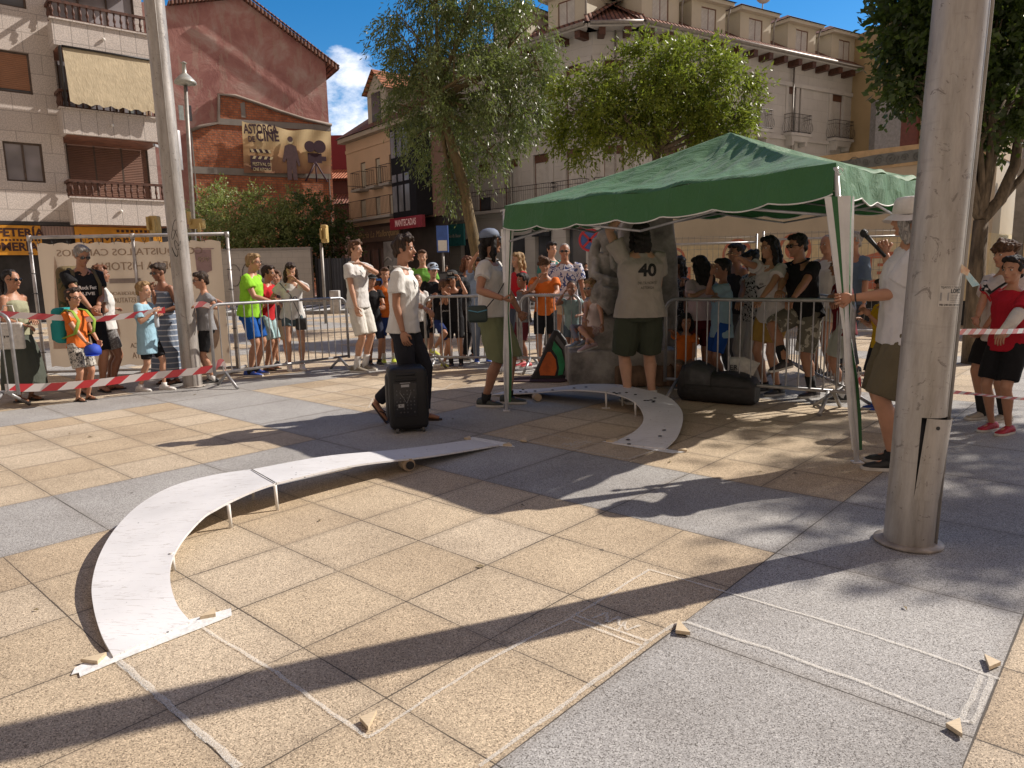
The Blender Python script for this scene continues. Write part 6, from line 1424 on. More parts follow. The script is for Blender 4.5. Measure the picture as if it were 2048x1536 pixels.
mb = MB(); mb.tube([(.45, -.06, .02), (.56, -.1, .02)], .018, 8); mb.build('grip', mat('pale grip', (.5, .5, .52)), rk)
mt = MB().slab([(-.55, -.05), (.25, -.22), (.6, .2), (-.1, .42)], 0.006, .016).build('floor_mat', mat('dark maroon mat', (.035, .012, .018), .8), loc=(q.x - .15, q.y + .05, 0)); tag(mt, 'dark maroon mat on the paving under the gear bag', 'mat')

# ------------------------------------------------------------------ parked car, blue railing, no stopping sign
c0 = atY(912, 570, 21.0); car = thing('parked_car', 'dark grey car parked beyond the boys at the middle barrier', 'car', (c0.x + .2, 21.0, 0), R(-25))
prof = [(-2.0, .35), (-2.0, .75), (-1.75, .92), (-.95, 1.02), (-.45, 1.42), (.75, 1.45), (1.45, 1.05), (1.95, .95), (2.02, .4)]
mb = MB(); mb.prism(prof, -.82, .82); o = mb.build('body', mat('dark car paint', (.03, .032, .036), .25, metal=.5), car); bm = bmesh.new(); bm.from_mesh(o.data); bmesh.ops.bevel(bm, geom=bm.edges[:], offset=.10, segments=4, affect='EDGES'); bm.to_mesh(o.data); bm.free()
for p in o.data.polygons: p.use_smooth = True
mb = MB(); mb.prism([(-.85, 1.04), (-.42, 1.36), (.68, 1.39), (1.2, 1.06)], -.826, .826); mb.build('side_window', glass_m, car)
mb = MB(); mb.add([(-.99, -.66, 1.03), (-.99, .66, 1.03), (-.50, .6, 1.40), (-.50, -.6, 1.40)], [(3, 2, 1, 0)]); mb.build('windscreen', glass_m, car)
for x in (-1.25, 1.25):
    for y in (-.76, .76): w = MB().tube([(x, y - .1, .32), (x, y + .1, .32)], .32, 20).build('wheel', bk, car)
for y in (-.6, .6): MB().ell((-1.93, y, .72), (.08, .17, .08), 10, 6).build('headlight', mat('lamp glass', (.6, .6, .6), .1), car)
q = atY(740, 590, 33); br = thing('blue_rack', 'bright blue railing rack with a pale cloth on it by the board fence', 'rack', (q.x - .9, 33, 0))
blu = mat('bright blue paint', (.02, .14, .48), .4); mb = MB()
for z in (.35, .75, 1.15): mb.box((1.0, 0, z), (2.0, .05, .09))
for x in (0, .5, 1.0, 1.5, 2.0): mb.box((x, 0, .6), (.07, .05, 1.2))
mb.box((1.0, -.3, .62), (2.0, .6, .05)); mb.build('frame', blu, br); MB().box((.45, -.04, 1.0), (.5, .03, .6)).build('cloth', mat('pale blue cloth', (.35, .42, .52)), br)
q = atY(1180, 480, 15); ns = thing('road_sign', 'round blue and red no stopping sign left of the statue head', 'road sign', (q.x, 15, 0))
MB().tube([(0, .04, 0), (0, .04, q.z + .2)], .03, 8).build('pole', zinc_m, ns)
mb = MB(); mb.tube([(0, 0, q.z), (0, .02, q.z)], .24, 28); dsc = mb.build('disc', mat('sign blue', (.05, .12, .35), .4), ns)
mb = MB(); mb.tube([(.215 * math.cos(a), -.004, q.z + .215 * math.sin(a)) for a in np.linspace(0, 2 * PI, 29)[:-1]], .026, 6, closed=True)
for s_ in (-1, 1): mb.box((0, -.006, q.z), (.42, .01, .045), M=Matrix.Rotation(s_ * PI / 4, 4, 'Y'))
mb.build('red_bars', mat('sign red', (.5, .03, .04), .4), dsc)
q = atY(885, 478, 28); pk = thing('wall_sign', 'small blue and white parking machine sign on a post near the pastry shop', 'sign', (q.x, 28, 0)); MB().tube([(0, 0, 0), (0, 0, q.z)], .05, 6).build('pole', zinc_m, pk)
mb = MB(); mb.lohi((-.22, -.08, q.z - .5), (.22, .08, q.z + .5)); mb.build('panel', mat('sign blue two', (.05, .12, .4)), pk); MB().lohi((-.17, -.09, q.z - .45), (.17, -.082, q.z - .05)).build('white_field', white_m, pk)
# washing line of cables across the left wing and over the street
cb_ = MB(); cb_.tube([atY(694, 372, 44), atY(760, 376, 44), atY(850, 380, 43), atY(930, 388, 42)], .02, 4); tag(cb_.build('overhead_cable', iron_m), 'thin overhead cable strung along the corner house', 'cable')
# dry leaves on the paving
lf = MB(); dl = mat('dry leaf', (.30, .24, .12), .8, col2=(.14, .10, .05), vscale=60)
for i, (x, y) in enumerate([(72, 1222), (140, 868), (180, 875), (262, 918), (390, 790), (905, 838), (1115, 760), (1520, 945), (1340, 925), (1045, 1012), (640, 1042), (960, 1135), (1810, 1218), (1590, 948)]):
    q = G(x, y); a = i * 1.7; s_ = .016 + .010 * (i % 3) / 2
    mb = MB(); mb.add([V((-s_, 0, .004)), V((0, -s_ * .4, .010)), V((s_, 0, .006)), V((0, s_ * .4, .012))], [(0, 1, 2, 3)], 0, True)
    o = mb.build('dry_leaf', dl, loc=q, rz=a); tag(o, 'small dry leaf lying flat on the paving', 'leaf', 'dry leaves on the paving')
# ------------------------------------------------------------------ statue and people
def remesh(mb, voxel, smooth=4, fac=.5, disp=None):
    me = bpy.data.meshes.new('tmp'); me.from_pydata([tuple(v) for v in mb.v], [], mb.f); me.update()
    o = bpy.data.objects.new('tmp', me); COL.objects.link(o)
    m = o.modifiers.new('r', 'REMESH'); m.mode = 'VOXEL'; m.voxel_size = voxel; m.use_smooth_shade = True
    s_ = o.modifiers.new('s', 'SMOOTH'); s_.factor = fac; s_.iterations = smooth
    dg = bpy.context.evaluated_depsgraph_get(); out = bpy.data.meshes.new_from_object(o.evaluated_get(dg))
    bpy.data.objects.remove(o); bpy.data.meshes.remove(me)
    n = len(out.vertices); co = np.empty(n * 3, np.float32); out.vertices.foreach_get('co', co); co = co.reshape(-1, 3)
    if disp:
        nr = np.empty(n * 3, np.float32); out.vertices.foreach_get('normal', nr); nr = nr.reshape(-1, 3)
        co = co + nr * disp(co)[:, None]; out.vertices.foreach_set('co', co.astype(np.float32).ravel())
    out.polygons.foreach_set('use_smooth', np.ones(len(out.polygons), bool)); out.update(); return out
from mathutils import noise as mnoise
def folds(seed, amp, hem=None):
    off = V((seed * 1.37 % 50, seed * .71 % 50, seed * 2.3 % 50))
    def f2(co):
        out = np.empty(len(co), np.float32)
        for i, (x, y, z) in enumerate(co):
            p = V((x * 5.5 + z * 2.2, y * 5.5 - z * 1.5, z * 6.5)) + off; lo = 0 if hem is None else min(1, max(0, (hem - z) / .25 + .6))
            a = mnoise.noise(p); b_ = mnoise.noise(V((x * 13, y * 13, z * 3.2)) + off); c_ = mnoise.noise(p * 2.4)
            k_ = 1 if hem is None else min(1, .35 + max(0, z - hem + .3) / .12 * .5)
            out[i] = k_ * (-abs(a) * 1.9 + .45 - abs(c_) * .8 + b_ * .9 * lo)
        return out * amp
    return f2
def folds_old(seed, amp, hem=None):
    g = np.random.default_rng(seed); K = g.normal(size=(7, 3)) * np.array([9, 9, 26]) ; ph = g.random(7) * 6.28; K2 = g.normal(size=(4, 3)) * np.array([26, 26, 7]); p2 = g.random(4) * 6.28
    def f(co):
        w = co + .02 * np.sin(co[:, [1, 2, 0]] * 17 + seed)
        d = sum(np.sin(w @ K[i] + ph[i]) for i in range(7)) / 7
        d2 = sum(np.sin(w @ K2[i] + p2[i]) for i in range(4)) / 4
        d = -np.abs(d) * 1.6 + .4
        return amp * (d + .8 * d2 * (0 if hem is None else np.clip((hem - co[:, 2]) / .25 + 1, 0, 1)))
    return f
def curls(seed, amp, k=60):
    g = np.random.default_rng(seed); K = g.normal(size=(8, 3)) * k; ph = g.random(8) * 6.28
    return lambda co: amp * sum(np.sin(co @ K[i] + ph[i] + 2 * np.sin(co @ K[(i + 3) % 8] * .4)) for i in range(8)) / 3
def joinmb(me, mb):
    bm = bmesh.new(); bm.from_mesh(me); vs = [bm.verts.new(v) for v in mb.v]
    for f in mb.f:
        try: q = bm.faces.new([vs[i] for i in f]); q.smooth = True
        except ValueError: pass
    bm.to_mesh(me); bm.free(); return me
SK = [(.46, .235, .145), (.38, .185, .11), (.30, .14, .085), (.52, .29, .19), (.26, .12, .07)]
skins = []
for i, c in enumerate(SK):
    m = mat('skin tone %d' % i, c, .5, var=.07, vscale=9, bump=.06, bscale=90); b = m.node_tree.nodes['Principled BSDF']
    b.inputs['Subsurface Weight'].default_value = .12; b.inputs['Subsurface Radius'].default_value = (.02, .008, .004); skins.append(m)
def hairmat(name, c, c2):
    m, n, l, b = newmat(name); tc = n.new('ShaderNodeTexCoord'); mp = nd(n, 'ShaderNodeMapping'); mp.inputs['Scale'].default_value = (60, 60, 9); l.new(tc.outputs['Object'], mp.inputs['Vector'])
    nz = nd(n, 'ShaderNodeTexNoise', Scale=1.3, Detail=4.0, Distortion=.6); l.new(mp.outputs['Vector'], nz.inputs['Vector']); r = ramp(n, [(.35, c), (.68, c2)]); l.new(nz.outputs['Fac'], r.inputs['Fac']); l.new(r.outputs['Color'], b.inputs['Base Color'])
    b.inputs['Roughness'].default_value = .62; b.inputs['Specular IOR Level'].default_value = .3; bp = nd(n, 'ShaderNodeBump', Strength=.9, Distance=.012); l.new(nz.outputs['Fac'], bp.inputs['Height']); l.new(bp.outputs['Normal'], b.inputs['Normal']); MATS[name] = m; return m
HAIR = {'black': hairmat('black hair', (.006, .005, .005), (.028, .022, .02)), 'dark': hairmat('dark brown hair', (.015, .009, .006), (.06, .035, .022)), 'brown': hairmat('brown hair', (.05, .025, .014), (.14, .07, .035)),
        'blond': hairmat('blond hair', (.18, .11, .05), (.42, .28, .14)), 'grey': hairmat('grey hair', (.16, .15, .14), (.42, .40, .38)), 'red': hairmat('auburn hair', (.07, .025, .012), (.20, .08, .035))}
eyew = mat('eye white', (.7, .68, .66), .3); eyed = mat('eye dark', (.02, .012, .01), .2); lipm = mat('lips', (.38, .14, .11), .5); lens = mat('dark lens', (.008, .008, .01), .08, spec=.8); solem = mat('pale sole', (.62, .60, .56), .7); whitesock = mat('white sock', (.70, .69, .67), .9); blacksock = mat('black sock', (.015, .015, .016), .9)
def mix(a, b_, t): return a + (b_ - a) * t
def ik(a, t, l1, l2, pole):
    d = t - a; D = d.length
    if D > (l1 + l2) * .999: t = a + d * ((l1 + l2) * .999 / D); d = t - a; D = d.length
    D = max(D, abs(l1 - l2) + .01); u = d.normalized(); x = (l1 * l1 - l2 * l2 + D * D) / (2 * D); h = math.sqrt(max(l1 * l1 - x * x, 0))
    p = pole - u * pole.dot(u); p = p.normalized() if p.length > 1e-4 else V((0, 0, -1)); return a + u * x + p * h, t
def hand(mb, w, d, palm, s_, side, curl=.5, spread=.12):
    """palm and five fingers; d = pointing direction, palm = direction the palm faces"""
    d = d.normalized(); palm = (palm - d * palm.dot(d)); palm = palm.normalized() if palm.length > 1e-3 else d.orthogonal().normalized(); lat = d.cross(palm).normalized() * side
    M_ = Matrix((( lat.x, palm.x, d.x), (lat.y, palm.y, d.y), (lat.z, palm.z, d.z)))
    mb.ell(w + d * .045 * s_, (.041 * s_, .016 * s_, .055 * s_), 10, 8, M=M_)
    for i, (lx, ln) in enumerate(((.030, .068), (.010, .077), (-.010, .072), (-.029, .058))):
        b_ = w + d * .085 * s_ + lat * lx * s_; dd = (d + lat * spread * lx / .03 * .6).normalized(); pts = [b_ - d * .02 * s_]; p = b_; a = curl * .25
        for k, seg in enumerate((.45, .33, .22)):
            a += curl * (.75, .9, .6)[k]; p = p + (dd * math.cos(a) + palm * math.sin(a)) * ln * seg * s_; pts.append(p)
        mb.tube([pts[0], b_] + pts[1:], [.0095 * s_, .0092 * s_, .0085 * s_, .0078 * s_, .0062 * s_], 6)
    t0 = w + d * .03 * s_ + lat * .034 * s_; mb.tube([w + d * .012 * s_ + lat * .02 * s_, t0, t0 + (lat * .75 + d * .75 + palm * curl * .4).normalized() * .034 * s_, t0 + (lat * .35 + d * 1 + palm * curl * .9).normalized() * .060 * s_], [.012 * s_, .0115 * s_, .0098 * s_, .0075 * s_], 6)
CT = {}
def tee_m(c, **k):
    key = 'cloth %s %s' % ('_'.join('%.2f' % x for x in c), k.get('kind', '')); return cloth(key, c, **k)
PEOPLE = {}
def person(label, px, Y, top=None, face=270, H=None, build=1.0, skin=0, hair='dark', style='short', shirt=((.5, .5, .5), {}), sleeve=.55, hem=.86, polo=False, bottom='shorts', bcol=((.1, .1, .1), {}), blen=.5, bwide=1.0,
           shoe=(.7, .7, .7), sole=True, sock=None, sockh=.0, flip=False, lean=0, side=0, yaw=0, pitch=0, rh=None, lh=None, rf=None, lf=None, hip=None, curl=.5, cap=None, glasses=None, vox=None, group=None, fem=False, rpole=None, lpole=None, base_z=0.0, loose=1.0, palmR=None, palmL=None, hatstyle='cap'):
    p0 = atY(px, 600, Y); loc = V((p0.x, Y, base_z)); rz = R(face - 90)
    if H is None: H = atY(px, top, Y).z - base_z
    near = Y < 8.6; vox = vox or (.009 if Y < 6 else .0105 if near else .0125 if Y < 14 else .022)
    root = thing('person', label, 'person', loc, rz, group)
    Wi = (Matrix.Translation(loc) @ Matrix.Rotation(rz, 4, 'Z')).inverted()
    def T(sp):
        if sp is None: return None
        if sp[0] == 'p': return Wi @ atY(sp[1], sp[2], sp[3])
        if sp[0] == 'w': return Wi @ V(sp[1:])
        return V(sp) * sb
    hh = .235 * (H / 1.75) ** .42; hk = hh / .235; sb = (H - hh) / 1.515; w = sb * build; kid = H < 1.5
    if kid: w *= .93
    hp = V((0, 0, .93 * sb)) if hip is None else V(hip) * sb
    TM = Matrix.Translation(hp) @ Matrix.Rotation(R(-lean), 4, 'X') @ Matrix.Rotation(R(side), 4, 'Y') @ Matrix.Translation((0, 0, -.93 * sb))
    def torso_ring(z, rx, ry, y, n=16, pw=2.3, M_=TM):
        ring = []
        for k in range(n):
            q = 2 * PI * k / n; c, s_ = math.cos(q), math.sin(q)
            ring.append(M_ @ V((rx * w * math.copysign(abs(c) ** (2 / pw), c), (y + ry * math.copysign(abs(s_) ** (2 / pw), s_)) * w, z * sb)))
        return ring
    sh = .172 if not fem else .155; hw = .150 if not fem else .165
    body = MB()
    body.loft([torso_ring(*a) for a in ((.80, .07, .07, 0), (.86, hw, .105, -.01), (.93, hw + .008, .115, -.012), (1.03, .135, .098, 0), (1.12, .125 + .01 * (not fem), .095, .004), (1.25, .150, .108, .002), (1.34, .165, .104, -.006), (1.41, sh - .015, .08, -.012), (1.455, .085, .062, -.014), (1.48, .058, .055, -.01))])
    SHR = {s_: TM @ V((s_ * (sh - .002) * w, -.012 * w, 1.405 * sb)) for s_ in (1, -1)}
    # head frame
    nb = TM @ V((0, -.012 * w, 1.45 * sb)); 
    HM = Matrix.Translation(TM @ V((0, .012 * w, 1.515 * sb))) @ Matrix.Rotation(R(-lean * .45), 4, 'X') @ Matrix.Rotation(R(yaw), 4, 'Z') @ Matrix.Rotation(R(-pitch), 4, 'X') @ Matrix.Translation((0, 0, hh * .5)) @ Matrix.Scale(hk, 4)
    h3 = HM.to_3x3()
    def he(c, r, n=14, m=10): body.ell(HM @ V(c), r, n, m, M=h3)
    he((0, -.012, .030), (.076, .094, .088)); he((0, .016, -.022), (.062, .070, .086)); he((0, .026, -.078), (.044, .050, .040)); he((0, .072, .014), (.046, .018, .011)); he((0, .076, -.062), (.022, .014, .012)); he((0, .070, -.098), (.018, .018, .014))
    for s_ in (1, -1): he((s_ * .077, -.008, -.010), (.011, .019, .031), 8, 6); he((s_ * .042, .052, -.030), (.022, .022, .022), 8, 6)
    body.tube([HM @ V((0, .080, .008)), HM @ V((0, .094, -.012)), HM @ V((0, .104, -.031)), HM @ V((0, .088, -.040))], [.008 * hk, .010 * hk, .0145 * hk, .010 * hk], 8)
    body.tube([nb - V((0, 0, .03 * sb)), nb.lerp(HM @ V((0, -.02, -.06)), .5), HM @ V((0, -.018, -.045))], [.060 * w, .050 * w, .052 * hk], 12)
    # arms
    UA_, FA_ = .285 * sb, .250 * sb; ARM = {}
    hmb = MB()
    for s_, tgt, pol, plm in ((1, rh, rpole, palmR), (-1, lh, lpole, palmL)):
        S0 = SHR[s_]; t = T(tgt)
        if t is None: t = TM @ V((s_ * .26 * w, .06 * sb, .86 * sb)); t = V((t.x, t.y, t.z))
        pole = V(pol) if pol is not None else V((s_ * .5, -.6, -.6))
        E_, Wr = ik(S0, t, UA_, FA_, pole); ARM[s_] = (S0, E_, Wr)
        r = w ** .8
        body.tube([S0 + V((-s_ * .03 * w, 0, .01)), S0, S0.lerp(E_, .35), S0.lerp(E_, .85), E_, E_.lerp(Wr, .3), E_.lerp(Wr, .75), Wr], [.045 * r, .052 * r, .046 * r, .038 * r, .037 * r, .038 * r, .028 * r, .024 * r], 10)
        d = (Wr - E_).normalized(); pm = V(plm) if plm is not None else (V((-s_, .2, 0)) if abs(d.z) > .6 else V((0, 0, -1)))
        hand(hmb, Wr, d, pm, sb if sb > .8 else sb * 1.08, s_ * (1 if True else -1), curl)
    # legs
    TH, SHN = .425 * sb, .42 * sb; LEG = {}; HMt = Matrix.Translation(hp - V((0, 0, .93 * sb)))
    for s_, tg in ((1, rf), (-1, lf)):
        h0 = hp + V((s_ * .088 * w, 0, -.035 * sb)); f = T(tg) if tg is not None else V((s_ * .10 * w, 0, 0)); yw = 0
        if tg is None: f = V((s_ * .10 * w, .0, .0))
        ank = f + V((0, -.02 * sb, .085 * sb)); K_, A_ = ik(h0, ank, TH, SHN, V((s_ * .12, 1, .1))); LEG[s_] = (h0, K_, A_)
        r = w ** .85; sv = (A_ - K_).normalized(); bk_ = V((0, -1, 0)); bk_ = (bk_ - sv * bk_.dot(sv)); bk_ = bk_.normalized() if bk_.length > .05 else V((0, 0, -1))
        body.tube([h0 + V((0, 0, .03)), h0.lerp(K_, .3), h0.lerp(K_, .8), K_, K_.lerp(A_, .12), K_.lerp(A_, .33) + bk_ * .012 * r, K_.lerp(A_, .7), A_ + V((0, 0, .01))], [.088 * r, .082 * r, .060 * r, .055 * r, .050 * r, .056 * r, .038 * r, .033 * r], 12)
        toe = V((s_ * .03, 1, 0)).normalized() if not (tg is not None and len(tg) > 3 and tg[0] == 'x') else V((0, 1, 0))
        if A_.z - base_z * 0 > .13 * sb and f.z > .03: toe = (toe + V((0, 0, -1.3 if flip else -.15))).normalized()
        LEG[s_] = (h0, K_, A_, toe)
        heel = A_ + V((0, 0, -.045 * sb)) - toe * .03 * sb
        body.tube([A_ + V((0, 0, .01)), heel.lerp(A_, .3), A_ + toe * .07 * sb + V((0, 0, -.045 * sb)), A_ + toe * .15 * sb + V((0, 0, -.066 * sb))], [.033 * r, .036 * r, .034 * r, .026 * r], 8, flat=.8)
        body.ell(heel + V((0, 0, -.008)), (.030 * r, .034 * r, .030 * r), 8, 6)
    bm_ = remesh(body, vox, 3); joinmb(bm_, hmb); bm_.materials.clear(); bm_.materials.append(skins[skin])
    link('body', bm_, root)
    # face
    if Y < 14:
        for s_ in (1, -1):
            if glasses != 'sun':
                e = MB(); c = HM @ V((s_ * .030, .0755, .0)); e.ell(c, (.0125, .008, .0075), 10, 6, mi=0, M=h3); e.ell(HM @ V((s_ * .030, .0815, .0)), (.0062, .004, .0065), 8, 6, mi=1, M=h3); e.build('eye', [eyew, eyed], root)
            e = MB(); e.tube([HM @ V((s_ * .014, .091, .019)), HM @ V((s_ * .032, .088, .025)), HM @ V((s_ * .050, .074, .019))], .0032 * hk, 5, flat=.7); e.build('eyebrow', HAIR[hair], root)
        e = MB(); e.tube([HM @ V((-.020, .084, -.064)), HM @ V((0, .092, -.061)), HM @ V((.020, .084, -.064))], [.002, .0055 * hk, .002], 6); e.build('mouth', lipm, root)
    if glasses:
        g_ = MB(); r_ = .026 if glasses == 'sun' else .022
        for s_ in (1, -1):
            if glasses == 'sun': g_.ell(HM @ V((s_ * .031, .092, .0)), (.027, .007, .019), 10, 6, M=h3)
            else: g_.tube([HM @ V((s_ * .031 + .024 * math.cos(a), .093, .018 * math.sin(a))) for a in np.linspace(0, 2 * PI, 11)[:-1]], .002, 4, closed=True)
            g_.tube([HM @ V((s_ * .056, .088, .005)), HM @ V((s_ * .079, .0, .004))], .0028 * hk, 4)
        g_.tube([HM @ V((-.01, .096, .004)), HM @ V((.01, .096, .004))], .003, 4)
        g_.build('glasses', lens if glasses != 'white' else eyew, root)
        if glasses == 'white':
            g_ = MB()
            for s_ in (1, -1): g_.ell(HM @ V((s_ * .031, .094, .0)), (.019, .006, .014), 10, 6, M=h3)
            g_.build('lens', lens, root)
    # hair
    if style:
        hb = MB(); hr = h3
        def q(c, r, n=12, m=8): hb.ell(HM @ V(c), r, n, m, M=h3)
        amp = .004 * hk; vx = max(.007, vox * .8)
        q((0, -.026, .036), (.084, .098, .094))
        if style in ('short', 'long', 'bob', 'bun', 'curly', 'tousled'): q((0, .035, .096), (.060, .050, .028)); q((.035, .055, .082), (.035, .030, .022)); q((-.035, .055, .082), (.035, .030, .022))
        if style in ('short', 'tousled'):
            for s_ in (1, -1): q((s_ * .070, .0, .01), (.014, .035, .035))
            q((0, -.085, -.035), (.05, .03, .045))
        if style == 'tousled': q((.02, .07, .095), (.05, .034, .026)); q((-.03, .02, .115), (.05, .05, .03)); amp = .008 * hk
        if style == 'curly':
            for k in range(16):
                a = k * 2.4; zz = .03 + .095 * ((k * .37) % 1); rr = .083 * math.sqrt(max(0, 1 - ((zz - .03) / .12) ** 2)); q((rr * math.cos(a), -.015 + rr * math.sin(a) * 1.12, zz), (.033, .033, .030), 8, 6)
            amp = .008 * hk
        if style == 'buzz': hb = MB(); q((0, -.020, .036), (.0795, .094, .088)); amp = .001
        if style in ('long', 'bob', 'pony', 'greylong', 'wavy'):
            L = {'long': -.30, 'bob': -.13, 'pony': -.05, 'greylong': -.17, 'wavy': -.22}[style]
            for s_ in (1, -1):
                if style != 'pony': hb.tube([HM @ V((s_ * .062, .018, .05)), HM @ V((s_ * .082, .0, -.03)), HM @ V((s_ * .082, -.02, L * .6)), HM @ V((s_ * .068, -.03, L))], [.024 * hk, .030 * hk, .034 * hk, .022 * hk], 8)
            if style != 'pony': hb.tube([HM @ V((0, -.07, .02)), HM @ V((0, -.092, -.07)), HM @ V((0, -.085, L * .75)), HM @ V((0, -.075, L * 1.08))], [(.07 * hk, .04 * hk), (.085 * hk, .042 * hk), (.088 * hk, .040 * hk), (.06 * hk, .022 * hk)], 12, up=(0, 1, 0))
            else: hb.tube([HM @ V((0, -.10, .06)), HM @ V((0, -.16, .03)), HM @ V((0, -.17, -.08)), HM @ V((0, -.14, -.2))], [.022, .032, .03, .012], 8)
            amp = .007 * hk
        if style == 'bun': q((0, -.115, .065), (.042, .036, .042)); amp = .004 * hk
        hm_ = remesh(hb, vx, 2, disp=curls(int(px), amp, 55 if style != 'curly' else 80)); hm_.materials.clear(); hm_.materials.append(HAIR[hair]); link('hair', hm_, root)
    if cap:
        cb = MB(); cm2 = cap[0]
        rings = []
        if hatstyle == 'cap':
            for j, (z, s2) in enumerate(((.045, 1.0), (.075, .98), (.105, .86), (.128, .58), (.138, .15))): rings.append([HM @ V((.091 * s2 * math.cos(a), -.014 + .107 * s2 * math.sin(a), z)) for a in np.linspace(0, 2 * PI, 19)[:-1]])
            cb.loft(rings); o = cb.build(hatstyle, cm2, root)
            bb = MB(); R2 = []
            for rr in (0, 1):
                R2.append([HM @ V(((.080 if rr == 0 else .074) * math.sin(a), (.070 if rr == 0 else .105) + .055 * math.cos(a) * (rr + .3), .048 - .022 * rr + .01 * math.cos(a * 2) * 0 - .012 * (abs(math.sin(a)) ** 2))) for a in np.linspace(-PI / 2, PI / 2, 13)])
            vs = R2[0] + R2[1] + [p - V((0, 0, .004)) for p in R2[0]] + [p - V((0, 0, .004)) for p in R2[1]]; n_ = 13
            bb.add(vs, [(i, i + 1, n_ + i + 1, n_ + i) for i in range(12)] + [(2 * n_ + i, 3 * n_ + i, 3 * n_ + i + 1, 2 * n_ + i + 1) for i in range(12)] + [(n_ + i, n_ + i + 1, 3 * n_ + i + 1, 3 * n_ + i) for i in range(12)], 0, True); bb.build('brim', cap[1], o)
        else:
            for (z, s2) in ((.020, 1.0), (.06, 1.0), (.105, .93), (.128, .80), (.134, .45), (.135, .1)): rings.append([HM @ V((.096 * s2 * math.cos(a), -.012 + .112 * s2 * math.sin(a), z)) for a in np.linspace(0, 2 * PI, 25)[:-1]])
            cb.loft(rings); o = cb.build('bucket_hat', cm2, root); bb = MB(); R2 = []
            for (rr, z) in ((.096, .022), (.125, .004), (.150, -.018 )): R2.append([HM @ V((rr * math.cos(a), -.012 + rr * 1.12 * math.sin(a), z + .008 * math.sin(a * 3 + 1))) for a in np.linspace(0, 2 * PI, 25)[:-1]])
            for j in range(2):
                for k in range(24): bb.add([R2[j][k], R2[j][(k + 1) % 24], R2[j + 1][(k + 1) % 24], R2[j + 1][k]], [(0, 1, 2, 3)], 0, True)
            bb.build('brim', cap[1], o)
    # top garment
    sm = tee_m(shirt[0], **shirt[1]); c = MB(); ez = .014 * loose
    prof = [(hem, hw + .030 + ez, .126 + ez * 1.3, -.008), (hem + .01, hw + .030 + ez, .126 + ez * 1.3, -.008), (.98, hw + .006 + ez, .112 + ez, -.002), (1.12, .142 + ez, .108 + ez, .004), (1.25, .158 + ez, .116 + ez, .003), (1.34, .168 + ez * .8, .112 + ez * .6, -.005), (1.405, sh - .004, .086, -.012), (1.440, .10, .072, -.014), (1.452, .078, .066, -.010)]
    if bottom == 'dress':
        prof = [(.10, .26, .24, 0), (.30, .245, .22, 0), (.60, .215, .18, 0), (.80, .195, .15, 0)] + [a for a in prof if a[0] > .9]
    if sleeve <= 0: prof = prof[:-3] + [(1.38, .13, .09, -.008)]
    c.loft([torso_ring(*a) for a in prof if a[0] >= (hem if bottom != 'dress' else 0)], cap=True)
    if sleeve > 0:
        for s_ in (1, -1):
            S0, E_, Wr = ARM[s_]; e = S0.lerp(E_, min(sleeve, 1)); r = w ** .8
            c.tube([S0 + V((-s_ * .05 * w, 0, .012)), S0 + V((0, 0, .002)), S0.lerp(E_, sleeve * .5), e], [.052 * r, .064 * r, (.066 + ez * .4) * r, (.068 + ez * .6) * r], 12)
    cmesh = remesh(c, max(.009, vox * .95), 3, disp=folds(int(px + Y * 10), .0105 if near else .009, hem * sb + .3)); cmesh.materials.clear(); cmesh.materials.append(sm)
    top_o = link('shirt' if bottom != 'dress' else 'dress', cmesh, root)
    if polo:
        cc = MB(); cc.tube([TM @ V((.082 * math.cos(a) * w, (-.012 + .074 * math.sin(a)) * w, (1.470 + .012 * math.cos(2 * a) * 0 - .022 * max(0, math.sin(a))) * sb)) for a in np.linspace(PI / 2 + .25, PI / 2 + 2 * PI - .25, 18)], .015 * w, 7, flat=.6); cc.build('collar', sm, top_o)
    # bottoms
    if bottom in ('shorts', 'pants', 'skirt'):
        bm2 = tee_m(bcol[0], **bcol[1]); c = MB()
        HT = Matrix.Translation(hp) @ Matrix.Rotation(R(-lean * .5), 4, 'X') @ Matrix.Translation((0, 0, -.93 * sb))
        if bottom == 'skirt': c.loft([torso_ring(*a, M_=HT) for a in ((.15, .27, .26, 0), (.5, .25, .23, 0), (.72, .22, .19, 0), (.85, .19, .15, -.01), (1.02, .15, .11, 0))])
        else:
            c.loft([torso_ring(*a, M_=HT) for a in ((.80, .13, .11, -.01), (.85, hw + .010, .116, -.012), (.93, hw + .008, .117, -.014), (.98, .138, .104, -.004), (.99, .135, .10, 0))])
            for s_ in (1, -1):
                h0, K_, A_, toe = LEG[s_]; r = w ** .85
                if bottom == 'pants': c.tube([h0 + V((0, 0, .03)), h0.lerp(K_, .5), K_, K_.lerp(A_, .5), K_.lerp(A_, .93)], [.098 * r, .086 * r * bwide, .070 * r * bwide, .060 * r * bwide, .056 * r * bwide], 12)
                else:
                    n3 = 1.0 if blen > 1 else blen; e = h0.lerp(K_, min(blen, 1)) if blen <= 1 else K_.lerp(A_, blen - 1)
                    pts = [h0 + V((0, 0, .03)), h0.lerp(K_, min(blen, 1) * .5)] + ([K_] if blen > 1 else []) + [e]
                    rr = [.098 * r, .094 * r * bwide] + ([.080 * r * bwide] if blen > 1 else []) + [(.092 if blen < .7 else .084) * r * bwide]
                    c.tube(pts, rr, 12)
        me = remesh(c, max(.010, vox), 3, disp=folds(int(px + 77), .008, .9)); me.materials.clear(); me.materials.append(bm2); link('shorts' if bottom == 'shorts' else 'trousers' if bottom == 'pants' else 'skirt', me, root)
    # shoes
    shm = mat('shoe %.2f %.2f %.2f' % shoe, shoe, .55, var=.12, vscale=30, bump=.15, bscale=60) if not isinstance(shoe, str) else MATS[shoe]
